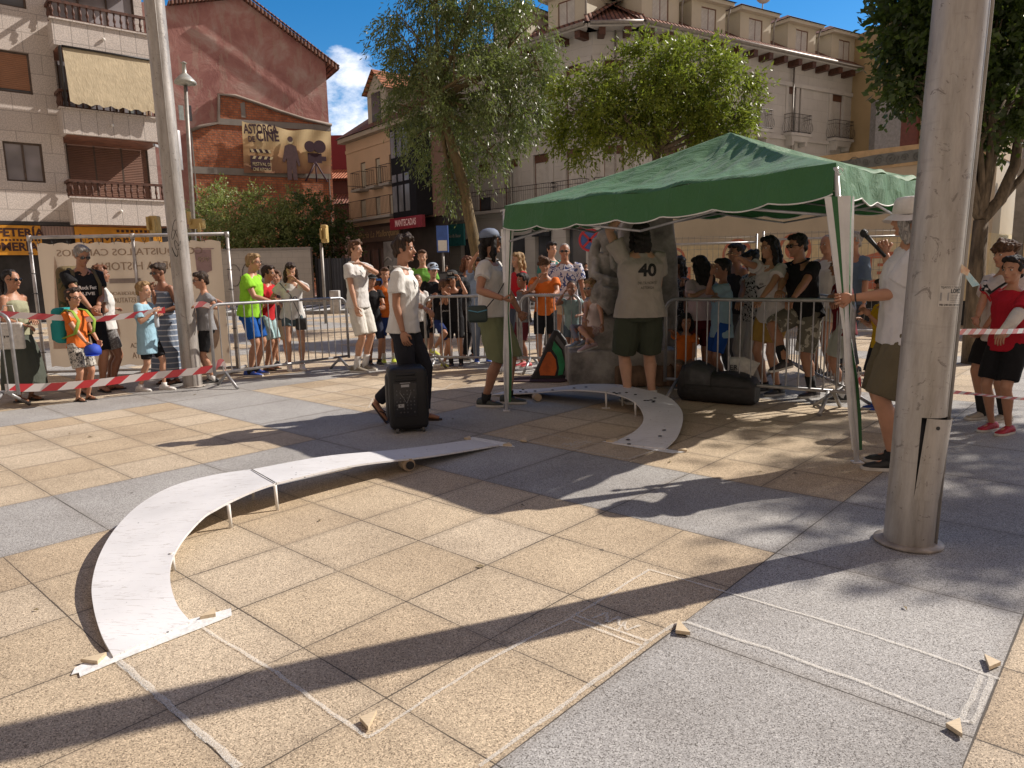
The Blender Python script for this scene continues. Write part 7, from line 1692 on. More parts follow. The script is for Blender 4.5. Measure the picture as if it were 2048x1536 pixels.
    for s_ in (1, -1):
        h0, K_, A_, toe = LEG[s_]; z0 = A_ + V((0, 0, -.085 * sb)); lat = toe.cross(V((0, 0, 1))).normalized(); up = lat.cross(toe).normalized()
        if up.z < 0: up = -up
        if sock: MB().tube([A_ + V((0, 0, -.05 * sb)), A_.lerp(K_, sockh)], [.041 * w ** .85, .047 * w ** .85], 10).build('sock', whitesock if sock == 'white' else blacksock, root)
        def P3(a, b_, c_): return z0 + toe * a * sb + lat * b_ * sb + up * c_ * sb
        if flip:
            mb = MB(); ring = [(-.085, 0), (-.07, .032), (0, .034), (.08, .043), (.15, .040), (.18, .012), (.175, -.02), (.12, -.042), (0, -.034), (-.07, -.032)]
            mb.loft([[P3(a, b_, c_) for a, b_ in ring] for c_ in (.001, .016)], smooth=False); mb.tube([P3(.02, .036, .03), P3(.07, .02, .055), P3(.12, 0, .03), P3(.07, -.02, .055), P3(.02, -.036, .03)], .006, 5); mb.build('flip_flop', shm, root); continue
        sec = [(-.088, .024, .070), (-.075, .036, .085), (-.03, .040, .098), (.03, .041, .085), (.09, .047, .060), (.15, .044, .046), (.185, .022, .030)]
        mb = MB(); mb.loft([[P3(a, hw_ * math.cos(q), .022 + (ht - .022) * max(0, math.sin(q)) ** .8) for q in np.linspace(0, PI, 9)] + [P3(a, -hw_ * .6, .020), P3(a, hw_ * .6, .020)] for a, hw_, ht in sec]); so = mb.build('shoe', shm, root)
        mb = MB(); mb.loft([[P3(a, hw_ * 1.08 * math.cos(q), .002 if math.sin(q) < 0 else .024) for q in (.0, 1.2, 1.94, PI, PI + .2, 2 * PI - .2)] for a, hw_, ht in [(-.094, .022, 0)] + [(a, b_, c_) for a, b_, c_ in sec[1:-1]] + [(.192, .02, 0)]], smooth=False)
        mb.build('sole', solem if sole else blacksock, so)
    info = dict(root=root, TM=TM, HM=HM, ARM=ARM, LEG=LEG, sb=sb, w=w, top=top_o, Wi=Wi, hk=hk, mats=sm); PEOPLE[label] = info; return info
def print_on(pi, txt, size, z, col, back=False, x=0.0, w=None, bold=.0, name='print', rot=0.0, poly=None):
    """lettering or a mark laid on the cloth of the shirt, front or back"""
    if poly is None: me = textmesh(txt, size, 0.0, bold)
    else: me = bpy.data.meshes.new('p'); me.from_pydata([(a, b_, 0) for a, b_ in poly], [], [tuple(range(len(poly)))])
    bm = bmesh.new(); bm.from_mesh(me); bmesh.ops.triangulate(bm, faces=bm.faces[:]); bmesh.ops.subdivide_edges(bm, edges=[e for e in bm.edges if e.calc_length() > .03], cuts=2, use_grid_fill=False); bmesh.ops.triangulate(bm, faces=bm.faces[:])
    xs = [v.co.x for v in bm.verts] or [0]; k = w / (max(xs) - min(xs)) if w else 1
    tm = pi['top'].data; tree_ = BVHTree.FromPolygons([v.co.copy() for v in tm.vertices], [tuple(p.vertices) for p in tm.polygons]); sg = -1 if back else 1; c, s_ = math.cos(rot), math.sin(rot)
    for v in bm.verts:
        a, b_ = v.co.x * k * c - v.co.y * s_, v.co.x * k * s_ + v.co.y * c
        o = pi['TM'] @ V(((x * pi['w'] + a) * -sg, .5 * sg, z * pi['sb'] + b_)); d = pi['TM'].to_3x3() @ V((0, -sg, 0)); hit = tree_.ray_cast(o, d)[0]
        v.co = (hit - d * .003) if hit is not None else pi['TM'] @ V((-(x + a) * sg, .13 * sg, z * pi['sb'] + b_))
    bm.to_mesh(me); bm.free(); me.materials.clear(); me.materials.append(col); o = link(name, me, pi['top'])
    return o
blackp = mat('black print', (.012, .012, .013), .7); whitep = mat('white print', (.75, .75, .73), .7); redp_ = mat('red print', (.5, .03, .04), .7); navyp = mat('navy print', (.03, .05, .14), .7)
WHT = ((.66, .65, .63), {}); BLK = ((.014, .014, .016), {}); ORG = ((.66, .16, .03), {}); GRYT = ((.24, .24, .25), {})
# ---- statue: a seated stone woman before a tall block
stone = mat('weathered grey stone', (.30, .28, .26), .85, var=.3, vscale=4, bump=.5, bscale=30)
rough = mat('rough red brown rock', (.24, .15, .10), .9, col2=(.09, .06, .045), vscale=6, bump=1.0, bscale=12)
SX, SY = 1.42, 8.85
st_ = thing('statue', 'dark stone statue of a crouching woman on a stepped plinth before a tall block', 'statue', (SX, SY, 0))
mb = MB(); mb.bbox((-.08, .05, .22), (1.30, .95, .43), .03); o = mb.build('plinth', stone, st_)
mb = MB(); mb.lohi((-.20, -.46, 0.0), (.62, -.40, .26)); mm = remesh(mb, .03, 2, disp=curls(3, .02, 22)); mm.materials.append(rough); link('rock_face', mm, st_)
mb = MB(); mb.loft([[V((x * k + ox, y * k + .15, z)) for x, y in ((-.50, -.35), (-.2, -.45), (.4, -.42), (.5, -.2), (.5, .4), (-.4, .4), (-.52, 0))] for z, k, ox in ((.42, 1.0, 0), (.6, .96, 0), (.80, .84, .04), (.86, .7, .06))]); mm = remesh(mb, .025, 3, disp=curls(5, .008, 16)); mm.materials.append(stone); link('pedestal', mm, st_)
mb = MB(); mb.loft([[V((x, y, z)) for x, y in ((x0, .05), (x1, .0), (x1 + .06, .3), (x1, .55), (x0, .55))] for z, x0, x1 in ((.4, .0, .62), (1.0, -.02, .64), (1.6, -.04, .62), (2.05, -.02, .56), (2.15, .05, .45))]); mm = remesh(mb, .03, 3, disp=curls(8, .01, 9)); mm.materials.append(stone); link('stone_block', mm, st_)
s = MB()   # the figure
def tb(*p, r): s.tube([V(q) for q in p], r, 12)
s.ell((-.22, -.05, 1.02), (.22, .26, .16), 16, 10)                                  # seat and hips
tb((-.30, -.05, 1.0), (-.30, -.22, 1.12), (-.24, -.36, 1.20), r=[.17, .16, .12])       # left thigh up to the knee
tb((-.24, -.36, 1.20), (-.27, -.30, 1.0), (-.20, -.30, .88), r=[.12, .11, .07])
tb((-.08, -.02, 1.0), (-.04, -.22, 1.05), (.02, -.34, 1.10), r=[.16, .14, .10]); tb((.02, -.34, 1.10), (.06, -.33, .95), (.02, -.36, .86), r=[.10, .085, .06])
tb((.02, -.36, .86), (.04, -.46, .83), r=[.055, .04])
tb((-.24, .0, 1.05), (-.26, .0, 1.25), (-.24, -.03, 1.42), (-.20, -.05, 1.56), r=[.20, .17, .17, .13])  # back and chest
tb((-.20, -.05, 1.56), (-.22, -.12, 1.66), r=[.07, .07]); s.ell((-.23, -.17, 1.72), (.10, .115, .13), 16, 12); s.ell((-.235, -.27, 1.69), (.015, .025, .03), 8, 6)   # neck, bowed head, nose
s.ell((-.24, -.10, 1.78), (.13, .14, .10), 14, 10); tb((-.35, -.06, 1.76), (-.40, -.04, 1.55), (-.40, -.05, 1.32), (-.36, -.06, 1.10), r=[.06, .07, .065, .04])      # hair down the side
tb((-.12, -.08, 1.52), (-.02, -.20, 1.32), (-.02, -.22, 1.28), (-.20, -.34, 1.42), (-.22, -.30, 1.58), r=[.07, .055, .05, .042, .032])  # arm to the chin
tb((-.36, -.08, 1.50), (-.40, -.22, 1.32), (-.24, -.38, 1.26), (-.02, -.36, 1.24), r=[.07, .055, .045, .035])
mm = remesh(s, .014, 3, disp=curls(12, .0025, 40)); mm.materials.append(stone); link('figure', mm, st_)

P_ = lambda x, y, Y: ('p', x, y, Y)
DENIM = ((.12, .18, .25), {}); BEI = ((.45, .38, .28), {})
# left group
a = person('woman in olive top, sunglasses and wide grey green trousers at the left edge', 28, 8.35, 540, face=-12, skin=1, hair='black', style='pony', shirt=((.30, .30, .20), {}), sleeve=0, bottom='skirt', bcol=((.075, .085, .07), {}), glasses='sun', fem=True, flip=True, shoe=(.02, .02, .02), rh=P_(48, 650, 8.2), lh=P_(66, 640, 8.4), hem=.9)
q = atY(20, 672, 8.1); t = thing('tote_bag', 'white cloth bag hanging on the arm of the woman at the left edge', 'tote bag', q, R(5)); mb = MB(); mb.bbox((0, 0, 0), (.30, .06, .30), .02); mb.build('cloth', MATS['white canvas'], t); mb = MB(); mb.tube([(-.1, 0, .14), (-.03, 0, .34), (.06, 0, .34), (.1, 0, .14)], .008, 5); mb.build('strap', MATS['white canvas'], t); text_on('print', 'y otra', .04, iron_m, t, (0, -.034, .0))
a = person('grey haired man in black printed shirt and sunglasses with a camouflage backpack', 168, 8.85, 490, face=-38, skin=1, hair='grey', style='short', shirt=BLK, bcol=BLK, blen=.95, glasses='sun', lean=3, pitch=18, rh=P_(182, 618, 8.55), lh=P_(196, 612, 8.7), shoe=(.02, .02, .02), flip=True, build=1.05)
print_on(a, 'Rock Fest', .06, 1.26, whitep, w=.2, bold=.002); print_on(a, 'LIVE', .05, 1.19, whitep, w=.14, bold=.002)
def backpack(pi, label, c1, c2, s_=1.0, kind=None, name='backpack'):
    M_ = pi['root'].matrix_basis @ pi['TM']; sb = pi['sb']
    t = thing(name, label, 'backpack', (0, 0, 0)); t.matrix_world = M_ @ Matrix.Translation((0, -.115 * pi['w'], .0)); 
    mb = MB(); mb.bbox((0, -.13 * s_, 1.22 * sb), (.30 * s_, .20 * s_, .50 * s_), .07 * s_, seg=4); mb.bbox((0, -.24 * s_, 1.12 * sb), (.24 * s_, .09 * s_, .26 * s_), .035 * s_, seg=3); o = mb.build('pack', c1, t)
    mb = MB()
    for sx in (1, -1): mb.tube([(sx * .09 * s_, -.04, 1.40 * sb), (sx * .10 * s_, .05, 1.475 * sb), (sx * .105 * s_, .16, 1.45 * sb), (sx * .12 * s_, .262, 1.30 * sb), (sx * .14 * s_, .20, 1.10 * sb), (sx * .12 * s_, -.02, 1.02 * sb)], [(.022, .008)] * 6, 8)
    mb.build('shoulder_strap', c2, t); return t
backpack(a, 'large camouflage backpack worn by the grey haired man in the black shirt', cloth('camouflage cloth', (.16, .12, .06), col2=(.06, .07, .035), kind='camo'), cloth('olive webbing', (.12, .10, .06)), 1.15)
a = person('boy in orange shirt, glasses and patterned shorts holding a blue cap at the tape', 146, 8.3, 577, face=-22, skin=0, hair='dark', style='tousled', shirt=ORG, bcol=((.50, .47, .42), dict(col2=(.05, .05, .05), kind='dots')), blen=.85, bwide=1.15, glasses='thin', rh=P_(176, 690, 8.2), lh=P_(196, 682, 8.4), shoe=(.02, .02, .02), flip=True)
backpack(a, 'teal backpack with lime straps worn by the boy in the orange shirt', cloth('teal nylon', (.02, .27, .27)), cloth('lime webbing', (.25, .38, .06)), .82)
cpm = mat('royal blue cloth', (.015, .06, .42), .7); q = atY(186, 704, 8.22); t = thing('baseball_hat', 'royal blue cap held in the hands of the boy with the teal backpack', 'cap', q, .4); mb = MB(); mb.lathe((0, 0, -.03), [(.085, 0), (.09, .05), (.075, .10), (.03, .125)], 16); mb.build('crown', cpm, t); mb = MB(); mb.slab([(-.07, -.05), (.07, -.05), (.06, -.13), (0, -.16), (-.06, -.13)], -.035, -.028); mb.build('brim', cpm, t)
person('woman with brown bob in white shirt and grey shorts turning away before the mesh banner', 205, 9.15, 530, face=40, skin=2, hair='red', style='bob', shirt=WHT, bcol=((.17, .16, .16), dict(col2=(.3, .3, .3), kind='dots')), blen=.75, fem=True, rh=P_(228, 618, 9.2), lh=P_(200, 615, 9.2), flip=True, shoe=(.03, .02, .02), build=1.1)
a = person('blond boy in oversized pale blue shirt and black shorts reaching for the tape', 288, 8.95, 563, face=-8, skin=3, hair='blond', style='short', shirt=((.30, .50, .62), {}), hem=.62, loose=2.4, sleeve=.75, bcol=BLK, blen=.85, rh=P_(306, 626, 8.85), lh=P_(316, 632, 8.9), rf=(.08, -.14, .0), lf=(-.08, .18, 0), shoe=(.7, .68, .66), sock='white', sockh=.1)
q = atY(313, 640, 8.85); t = tag(MB().lathe((0, 0, -.09), [(.024, 0), (.028, .02), (.028, .12), (.012, .17), (.012, .19)], 12).build('water_bottle', mat('clear bottle', (.45, .5, .55), .1, spec=.8), loc=q), 'clear water bottle in the hands of the boy in the pale blue shirt', 'bottle')
person('woman in blue and white striped strap dress and sunglasses behind the left mast', 326, 9.55, 526, face=245, skin=2, hair='dark', style='bun', shirt=((.17, .21, .28), dict(col2=(.55, .57, .6), kind='stripe')), sleeve=0, bottom='dress', glasses='sun', fem=True, rh=P_(305, 580, 9.4), lh=P_(322, 625, 9.4), flip=True, shoe=(.05, .03, .02), pitch=12)
a = person('boy with dark hair and glasses in grey shirt gripping the barrier next to the mast', 408, 9.45, 543, face=215, skin=0, hair='dark', style='short', shirt=GRYT, sleeve=.6, loose=1.8, bcol=BLK, blen=.9, glasses='thin', rh=P_(450, 608, 9.3), lh=P_(402, 612, 9.1), shoe=(.03, .03, .03), sock='white', sockh=.15, pitch=8); print_on(a, 'CHAMPION', .05, 1.24, navyp, w=.18)
a = person('blond boy with glasses in lime shirt and blue shorts leaning on the left barrier', 498, 10.15, 506, face=-5, skin=0, hair='blond', style='short', shirt=((.27, .60, .04), {}), loose=1.6, bcol=((.01, .09, .36), {}), blen=.85, glasses='thin', lean=9, rh=P_(545, 604, 10.0), lh=P_(520, 600, 10.35), shoe=(.02, .06, .3), sock='black', sockh=.1, build=1.1)
person('child in red shirt and pale blue shorts beside the boy in lime', 530, 10.75, 530, face=-5, skin=1, hair='dark', style='short', shirt=((.48, .02, .025), {}), bcol=((.35, .50, .52), {}), blen=.9, lean=8, rh=P_(548, 606, 10.45), lh=P_(560, 600, 10.6), flip=True, shoe=(.02, .02, .02))
a = person('long haired girl in white football jersey and denim shorts leaning on the left barrier', 583, 10.6, 523, face=292, skin=3, hair='dark', style='long', shirt=WHT, bcol=((.09, .13, .15), {}), blen=.42, lean=14, fem=True, pitch=8, rh=P_(552, 598, 10.3), lh=P_(592, 560, 10.35), lpole=(-.6, .6, -.6), shoe=(.72, .70, .68), sock='white', sockh=.05)
print_on(a, '10', .08, 1.22, navyp, w=.1); print_on(a, '', 0, 1.33, redp_, poly=[(-.015, -.015), (.015, -.015), (.018, .012), (0, .02), (-.018, .012)], x=-.07)
t = thing('shoulder_bag', 'small black shoulder bag at the hip of the long haired girl in the jersey', 'bag', atY(603, 648, 10.45), .2); mb = MB(); mb.bbox((0, 0, 0), (.16, .07, .17), .02); mb.build('pouch', bagm, t); mb = MB(); mb.tube([(0, 0, .08), (-.12, -.05, .42), (-.26, -.05, .60)], .007, 5); mb.build('strap', bagm, t)
person('person in beige shorts standing behind the long haired girl', 556, 11.3, 540, face=275, skin=0, hair='brown', style='short', shirt=((.08, .08, .09), {}), bcol=BEI, blen=1.0, shoe=(.03, .03, .03))
# young men in white polos
a = person('young man in white polo and white shorts with hand at his neck', 716, 10.35, 482, face=-22, skin=3, hair='brown', style='tousled', shirt=WHT, polo=True, bcol=((.64, .62, .57), {}), blen=.95, bwide=1.12, rh=(.22, .12, .82), lh=P_(726, 530, 10.15), lpole=(-.8, .5, -.5), rpole=(.6, -.5, 0), shoe=(.22, .19, .15), sock='white', sockh=.35, pitch=-4)
print_on(a, '', 0, 1.32, blackp, x=-.06, poly=[(-.02, -.04), (-.008, -.04), (0, .03), (.02, -.02), (.028, -.02), (.004, .045), (-.004, .045)])
a = person('dark haired young man in white polo and dark trousers walking behind the loudspeaker', 806, 6.7, 472, face=-8, skin=1, hair='dark', style='tousled', shirt=((.70, .69, .66), {}), polo=True, sleeve=.62, bottom='pants', bcol=((.022, .023, .030), {}), bwide=1.15, rh=P_(806, 664, 6.48), rpole=(.2, -1, -.1), lh=P_(846, 615, 6.95), lpole=(-.3, -1, 0), loose=1.7, lean=2, lf=(-.06, .16, 0), rf=(.08, -.26, .12), shoe=(.03, .015, .012), flip=True, vox=.009)
print_on(a, '', 0, 1.31, blackp, x=-.06, poly=[(-.02, -.04), (-.008, -.04), (0, .03), (.02, -.02), (.028, -.02), (.004, .045), (-.004, .045)])
person('boy in black shirt and dark cap pointing, right of the young man in white shorts', 744, 10.95, 545, face=300, skin=1, hair='dark', style='short', shirt=BLK, bcol=((.02, .025, .05), {}), blen=.9, cap=(mat('charcoal cloth', (.03, .035, .035), .8), MATS['charcoal cloth']), lh=P_(766, 612, 10.7), shoe=(.02, .02, .02), sock='black', sockh=.1)
person('boy in orange shirt with yellow shoes, half hidden by the walking young man', 772, 11.25, 535, face=285, skin=0, hair='brown', style='short', shirt=ORG, bcol=((.02, .05, .2), {}), blen=.9, shoe=(.5, .6, .05), sock='white', sockh=.3)
# behind the middle barrier
person('boy in lime shirt at the back of the middle group', 848, 12.2, 500, face=272, skin=3, hair='brown', style='short', shirt=((.16, .42, .07), {}), bcol=BLK, shoe=(.05, .05, .05))
person('boy in white shirt close behind the dark haired young man', 836, 10.95, 548, face=290, skin=1, hair='dark', style='buzz', shirt=WHT, bcol=BLK, blen=.9, shoe=(.4, .4, .45), sock='white', sockh=.2)
a = person('boy in pale blue cap and black shirt in the middle group', 868, 11.35, 527, face=290, skin=3, hair='dark', style='short', shirt=BLK, bcol=BLK, blen=.9, cap=(mat('pale blue cloth', (.28, .38, .58), .8), MATS['pale blue cloth']), shoe=(.6, .6, .6)); print_on(a, 'mission', .05, 1.22, whitep, w=.16)
a = person('small brown haired boy in black shirt, chin on hands, one foot on the barrier', 880, 10.55, 557, face=318, skin=1, hair='brown', style='short', shirt=BLK, bcol=((.015, .03, .12), {}), blen=.8, lean=14, yaw=15, rh=P_(864, 598, 10.35), lh=P_(893, 592, 10.25), rf=P_(868, 708, 10.3), lf=(-.05, .02, 0), shoe=(.50, .52, .08), sock='white', sockh=.1); print_on(a, 'jacket', .04, 1.2, whitep, w=.13)
a = person('boy in black cap and black shirt resting his cheek on his fist', 908, 10.6, 541, face=265, skin=0, hair='dark', style='short', shirt=BLK, bcol=BLK, blen=.85, lean=10, yaw=-8, rh=P_(890, 594, 10.3), lh=P_(921, 562, 10.35), lpole=(-.5, .3, -1), cap=(mat('black cap cloth', (.02, .022, .022), .8), MATS['black cap cloth']), shoe=(.05, .05, .06), sock='black', sockh=.2)
me = textmesh('NY', .055, 0, .002); me.transform(a['HM'] @ Matrix.Translation((0, .098, .088)) @ Matrix.Rotation(R(68), 4, 'X') @ Matrix.Scale(-1, 4, (1, 0, 0))); me.materials.clear(); me.materials.append(whitep); link('cap_letters', me, a['root'])
person('woman with auburn shoulder length hair in dark top behind the middle barrier', 936, 11.4, 513, face=315, skin=1, hair='red', style='bob', shirt=((.05, .055, .06), {}), bottom='pants', bcol=BLK, fem=True, yaw=0, shoe=(.03, .03, .03))
person('person in pale blue shirt raising an arm behind the man with the blue cap', 962, 11.1, 515, face=275, skin=0, hair='dark', style='short', shirt=((.30, .40, .55), {}), bcol=((.20, .25, .32), {}), bottom='pants', rh=P_(956, 505, 10.9), rpole=(1, .2, -.4), shoe=(.02, .07, .35))
a = person('man in white polo, blue cap and olive cargo shorts holding the left canopy leg', 984, 7.45, 460, face=-14, skin=1, hair='black', style='wavy', shirt=((.60, .58, .55), {}), polo=True, hem=.90, bcol=((.20, .22, .12), {}), blen=1.02, bwide=1.22, build=1.12, yaw=35, pitch=-4, rh=P_(1006, 597, 7.02), rpole=(.3, -1, -.35), lh=P_(1048, 640, 7.6), lpole=(-.3, -.9, 0), cap=(mat('faded blue cloth', (.16, .20, .28), .8), MATS['faded blue cloth']), curl=1.3, shoe=(.05, .06, .055), sock='black', sockh=.12, lf=(-.1, .14, 0), rf=(.1, -.05, 0), palmR=(0, 1, 0), vox=.009)
print_on(a, '', 0, 1.30, blackp, x=-.05, poly=[(-.025, -.05), (-.01, -.05), (0, .035), (.025, -.025), (.035, -.025), (.005, .055), (-.005, .055)])
t = thing('waist_bag', 'dark green pouch with blue edge at the hip of the man in blue cap', 'bag', atY(955, 628, 7.1), .1); mb = MB(); mb.bbox((0, 0, 0), (.20, .08, .17), .035, seg=3); mb.build('pouch', mat('dark green nylon', (.03, .05, .045), .6), t); mb = MB(); mb.tube([(-.09, -.045, .04), (0, -.05, .02), (.09, -.045, .04)], .006, 5); mb.build('edge', mat('light blue edge', (.1, .3, .42)), t); mb = MB(); mb.tube([(.08, -.02, .05), (.2, -.06, .19), (.29, -.02, .33)], [(.014, .005)] * 3, 6); mb.build('strap', bagm, t)
person('blond woman in red shirt behind the left canopy leg', 1038, 11.2, 505, face=205, skin=3, hair='blond', style='long', shirt=((.5, .02, .03), {}), bottom='pants', bcol=((.1, .12, .16), {}), fem=True, shoe=(.3, .05, .05))
person('small boy with black hair in grey shirt at the barrier right of the canopy leg', 1046, 10.45, 546, face=215, skin=2, hair='black', style='short', shirt=((.17, .17, .18), {}), sleeve=.8, loose=1.8, bcol=((.12, .02, .03), {}), blen=.9, rh=P_(1062, 582, 10.15), lh=P_(1050, 586, 10.1), shoe=(.5, .04, .05))
a = person('curly haired boy in bright orange shirt resting his chin on his hand', 1090, 10.35, 515, face=268, skin=1, hair='brown', style='curly', shirt=ORG, bcol=BLK, blen=.85, lean=6, rh=P_(1078, 556, 10.05), rpole=(.6, .3, -1), lh=P_(1108, 588, 9.9), shoe=(.4, .4, .4)); print_on(a, 'FORUM', .05, 1.20, whitep, w=.17)
person('man with short grey hair and sunglasses in white and blue patterned shirt', 1130, 11.1, 487, face=262, skin=1, hair='grey', style='buzz', shirt=((.62, .62, .68), dict(col2=(.06, .09, .24), kind='print', scale=.8)), bcol=BEI, glasses='sun', build=1.15, sleeve=.7, shoe=(.3, .3, .3))
person('dark haired person in teal behind the man in the patterned shirt', 1104, 12.3, 484, face=300, skin=3, hair='black', style='short', shirt=((.05, .20, .18), {}), bottom='pants', shoe=(.3, .3, .3))
person('short haired boy in pale teal shirt leaning by the statue plinth', 1144, 9.75, 560, face=262, skin=2, hair='dark', style='buzz', shirt=((.26, .36, .36), {}), sleeve=.3, bcol=((.10, .14, .18), {}), lean=10, rh=P_(1127, 588, 9.5), rpole=(.7, .2, -.8), lh=P_(1160, 630, 9.5), shoe=(.3, .3, .3))
person('child in grey leggings sitting on the statue plinth behind the girl with white sunglasses', 1190, 9.1, face=222, H=1.32, skin=2, hair='brown', style='bob', shirt=((.22, .22, .25), {}), bottom='pants', bcol=((.20, .20, .23), {}), bwide=.85, hip=(0, 0, .90), rf=P_(1152, 692, 8.7), lf=P_(1166, 690, 8.75), shoe=(.20, .25, .30), fem=True, lean=4)
person('little girl with white sunglasses sitting on the statue plinth', 1192, 8.75, face=218, H=1.30, skin=0, hair='blond', style='bob', shirt=((.62, .52, .50), {}), sleeve=.25, bcol=((.45, .30, .32), dict(col2=(.6, .55, .5), kind='dots')), blen=.5, hip=(.0, .0, .91), rf=P_(1172, 700, 8.2), lf=P_(1184, 696, 8.3), glasses='white', shoe=(.55, .38, .38), fem=True, lean=10, rh=P_(1170, 640, 8.45), lh=P_(1206, 655, 8.3), yaw=8)
# under the canopy
a = person('woman seen from behind in beige shirt printed 40, one arm raised to the canopy', 1280, 7.42, 437, face=97, H=1.86, skin=3, hair='black', style='wavy', shirt=((.40, .36, .32), {}), hem=.84, loose=1.8, sleeve=.6, bcol=((.055, .065, .045), {}), blen=1.0, bwide=1.25, fem=True, build=1.2, lh=P_(1252, 420, 7.42), lpole=(-1, .2, .1), rh=P_(1305, 642, 7.72), rpole=(1, -.3, -.3), shoe=(.2, .2, .2), sock='white', sockh=.08, vox=.009, side=0)
print_on(a, '40', .17, 1.28, blackp, back=True, w=.19, bold=.006, name='number_print', x=.02); print_on(a, 'DELTA NORTE', .036, 1.165, blackp, back=True, w=.20, x=.02); print_on(a, 'ASTORGA', .036, 1.12, blackp, back=True, w=.14, x=.02)
person('child with black bob in orange shirt crouching behind the canopy barrier', 1373, 8.25, face=258, H=1.22, skin=1, hair='black', style='bob', shirt=ORG, bcol=((.20, .15, .11), {}), blen=.85, hip=(0, -.12, .42), lean=10, rh=P_(1338, 655, 7.85), lh=P_(1385, 735, 7.95), rf=(.14, .06, 0), lf=(-.12, .08, 0), shoe=(.1, .1, .1))
person('dark figure with long black hair and patterned top right of the stone block', 1356, 9.5, 512, face=205, skin=2, hair='black', style='long', shirt=((.05, .05, .06), dict(col2=(.3, .3, .3), kind='print', scale=1.6)), bottom='pants', fem=True, rh=P_(1366, 560, 9.2), shoe=(.05, .05, .05))
person('girl with long black hair in pale pink blouse with a black strap', 1402, 8.35, 512, face=95, yaw=35, pitch=14, skin=0, hair='black', style='long', shirt=((.52, .40, .42), {}), sleeve=.8, loose=2.0, hem=.92, bcol=((.10, .012, .015), {}), blen=.8, fem=True, lh=P_(1412, 580, 8.2), shoe=(.5, .5, .5))
a = person('boy in pale blue shirt and blue shorts with his hand before his mouth', 1444, 7.95, 517, face=188, skin=2, hair='black', style='short', shirt=((.24, .36, .44), {}), hem=.74, loose=1.8, sleeve=.75, bcol=((.01, .06, .26), {}), blen=.85, lh=P_(1424, 550, 7.75), lpole=(.3, .3, -1), rh=P_(1428, 596, 7.6), shoe=(.6, .6, .6), sock='white', sockh=.2)
person('tall dark haired woman in a dark sleeveless top behind the boy in pale blue', 1470, 8.9, 487, face=200, skin=1, hair='black', style='bun', shirt=((.03, .03, .035), {}), sleeve=0, bottom='pants', fem=True, shoe=(.05, .05, .05))
person('woman in black and white floral top and white trousers at the canopy barrier', 1506, 8.25, 500, face=205, skin=1, hair='black', style='bun', shirt=((.45, .44, .43), dict(col2=(.01, .01, .01), kind='dots', scale=.7)), sleeve=.35, bottom='pants', bcol=((.50, .48, .45), {}), bwide=1.3, fem=True, pitch=20, rh=P_(1478, 604, 8.0), shoe=(.6, .6, .6))
a = person('girl with long black hair in white shirt and mustard shorts stretching out her arm', 1546, 7.75, 472, face=202, skin=0, hair='black', style='long', shirt=((.58, .54, .53), {}), loose=1.8, hem=.82, bcol=((.40, .24, .06), {}), blen=.75, bwide=1.25, fem=True, rh=P_(1420, 488, 7.25), rpole=(.3, 0, -1), lh=P_(1518, 604, 7.25), lpole=(-.5, -.2, -.6), lean=6, shoe=(.05, .05, .05), sock='black', sockh=.1, palmR=(0, 0, -1), curl=.25)
print_on(a, '', 0, 1.22, blackp, poly=[(-.10, .0), (-.05, -.03), (.10, .03), (-.03, -.005), (-.08, .02)]); print_on(a, 'AIR', .04, 1.25, blackp, w=.08)
a = person('bearded man in black polo, sunglasses and camouflage shorts with one foot on the barrier', 1612, 7.55, 465, face=200, skin=1, hair='black', style='short', shirt=BLK, polo=True, sleeve=.65, bcol=((.16, .15, .12), dict(col2=(.42, .40, .34), kind='camo')), blen=.95, bwide=1.15, build=1.12, glasses='sun', lean=12, rh=P_(1548, 612, 7.05), lh=P_(1580, 606, 7.0), lpole=(-.6, .1, -.6), rpole=(.6, .1, -.6), rf=P_(1566, 738, 7.2), lf=(-.08, -.05, 0), shoe=(.05, .04, .04), sock='black', sockh=.4, yaw=-8)
person('boy in maroon shirt and pale shorts seen from behind at the canopy barrier', 1690, 7.3, 507, face=160, skin=1, hair='black', style='short', shirt=((.14, .012, .018), {}), hem=.80, loose=1.8, sleeve=.7, bcol=((.38, .40, .36), {}), blen=.85, bwide=1.15, lean=6, rh=P_(1655, 602, 6.85), lh=P_(1672, 604, 6.8), shoe=(.03, .03, .03), sock='white', sockh=.4)
person('grey haired man in a denim shirt behind the boy in maroon', 1702, 9.2, 464, face=200, skin=1, hair='grey', style='short', shirt=((.10, .14, .20), {}), sleeve=.9, bottom='pants', bcol=((.05, .06, .08), {}), shoe=(.05, .05, .05))
person('man in white shirt with short grey hair behind the man in the black polo', 1650, 8.9, 470, face=205, skin=1, hair='grey', style='buzz', shirt=((.5, .48, .45), {}), bcol=BEI, shoe=(.05, .05, .05))
person('boy in yellow shirt and blue shoes half hidden behind the man in the bucket hat', 1768, 6.75, face=182, H=1.25, skin=1, hair='dark', style='short', shirt=((.60, .38, .02), {}), bcol=((.02, .02, .03), {}), blen=.9, rh=P_(1722, 640, 6.85), lh=P_(1738, 630, 6.7), shoe=(.01, .05, .30), sock='white', sockh=.1)
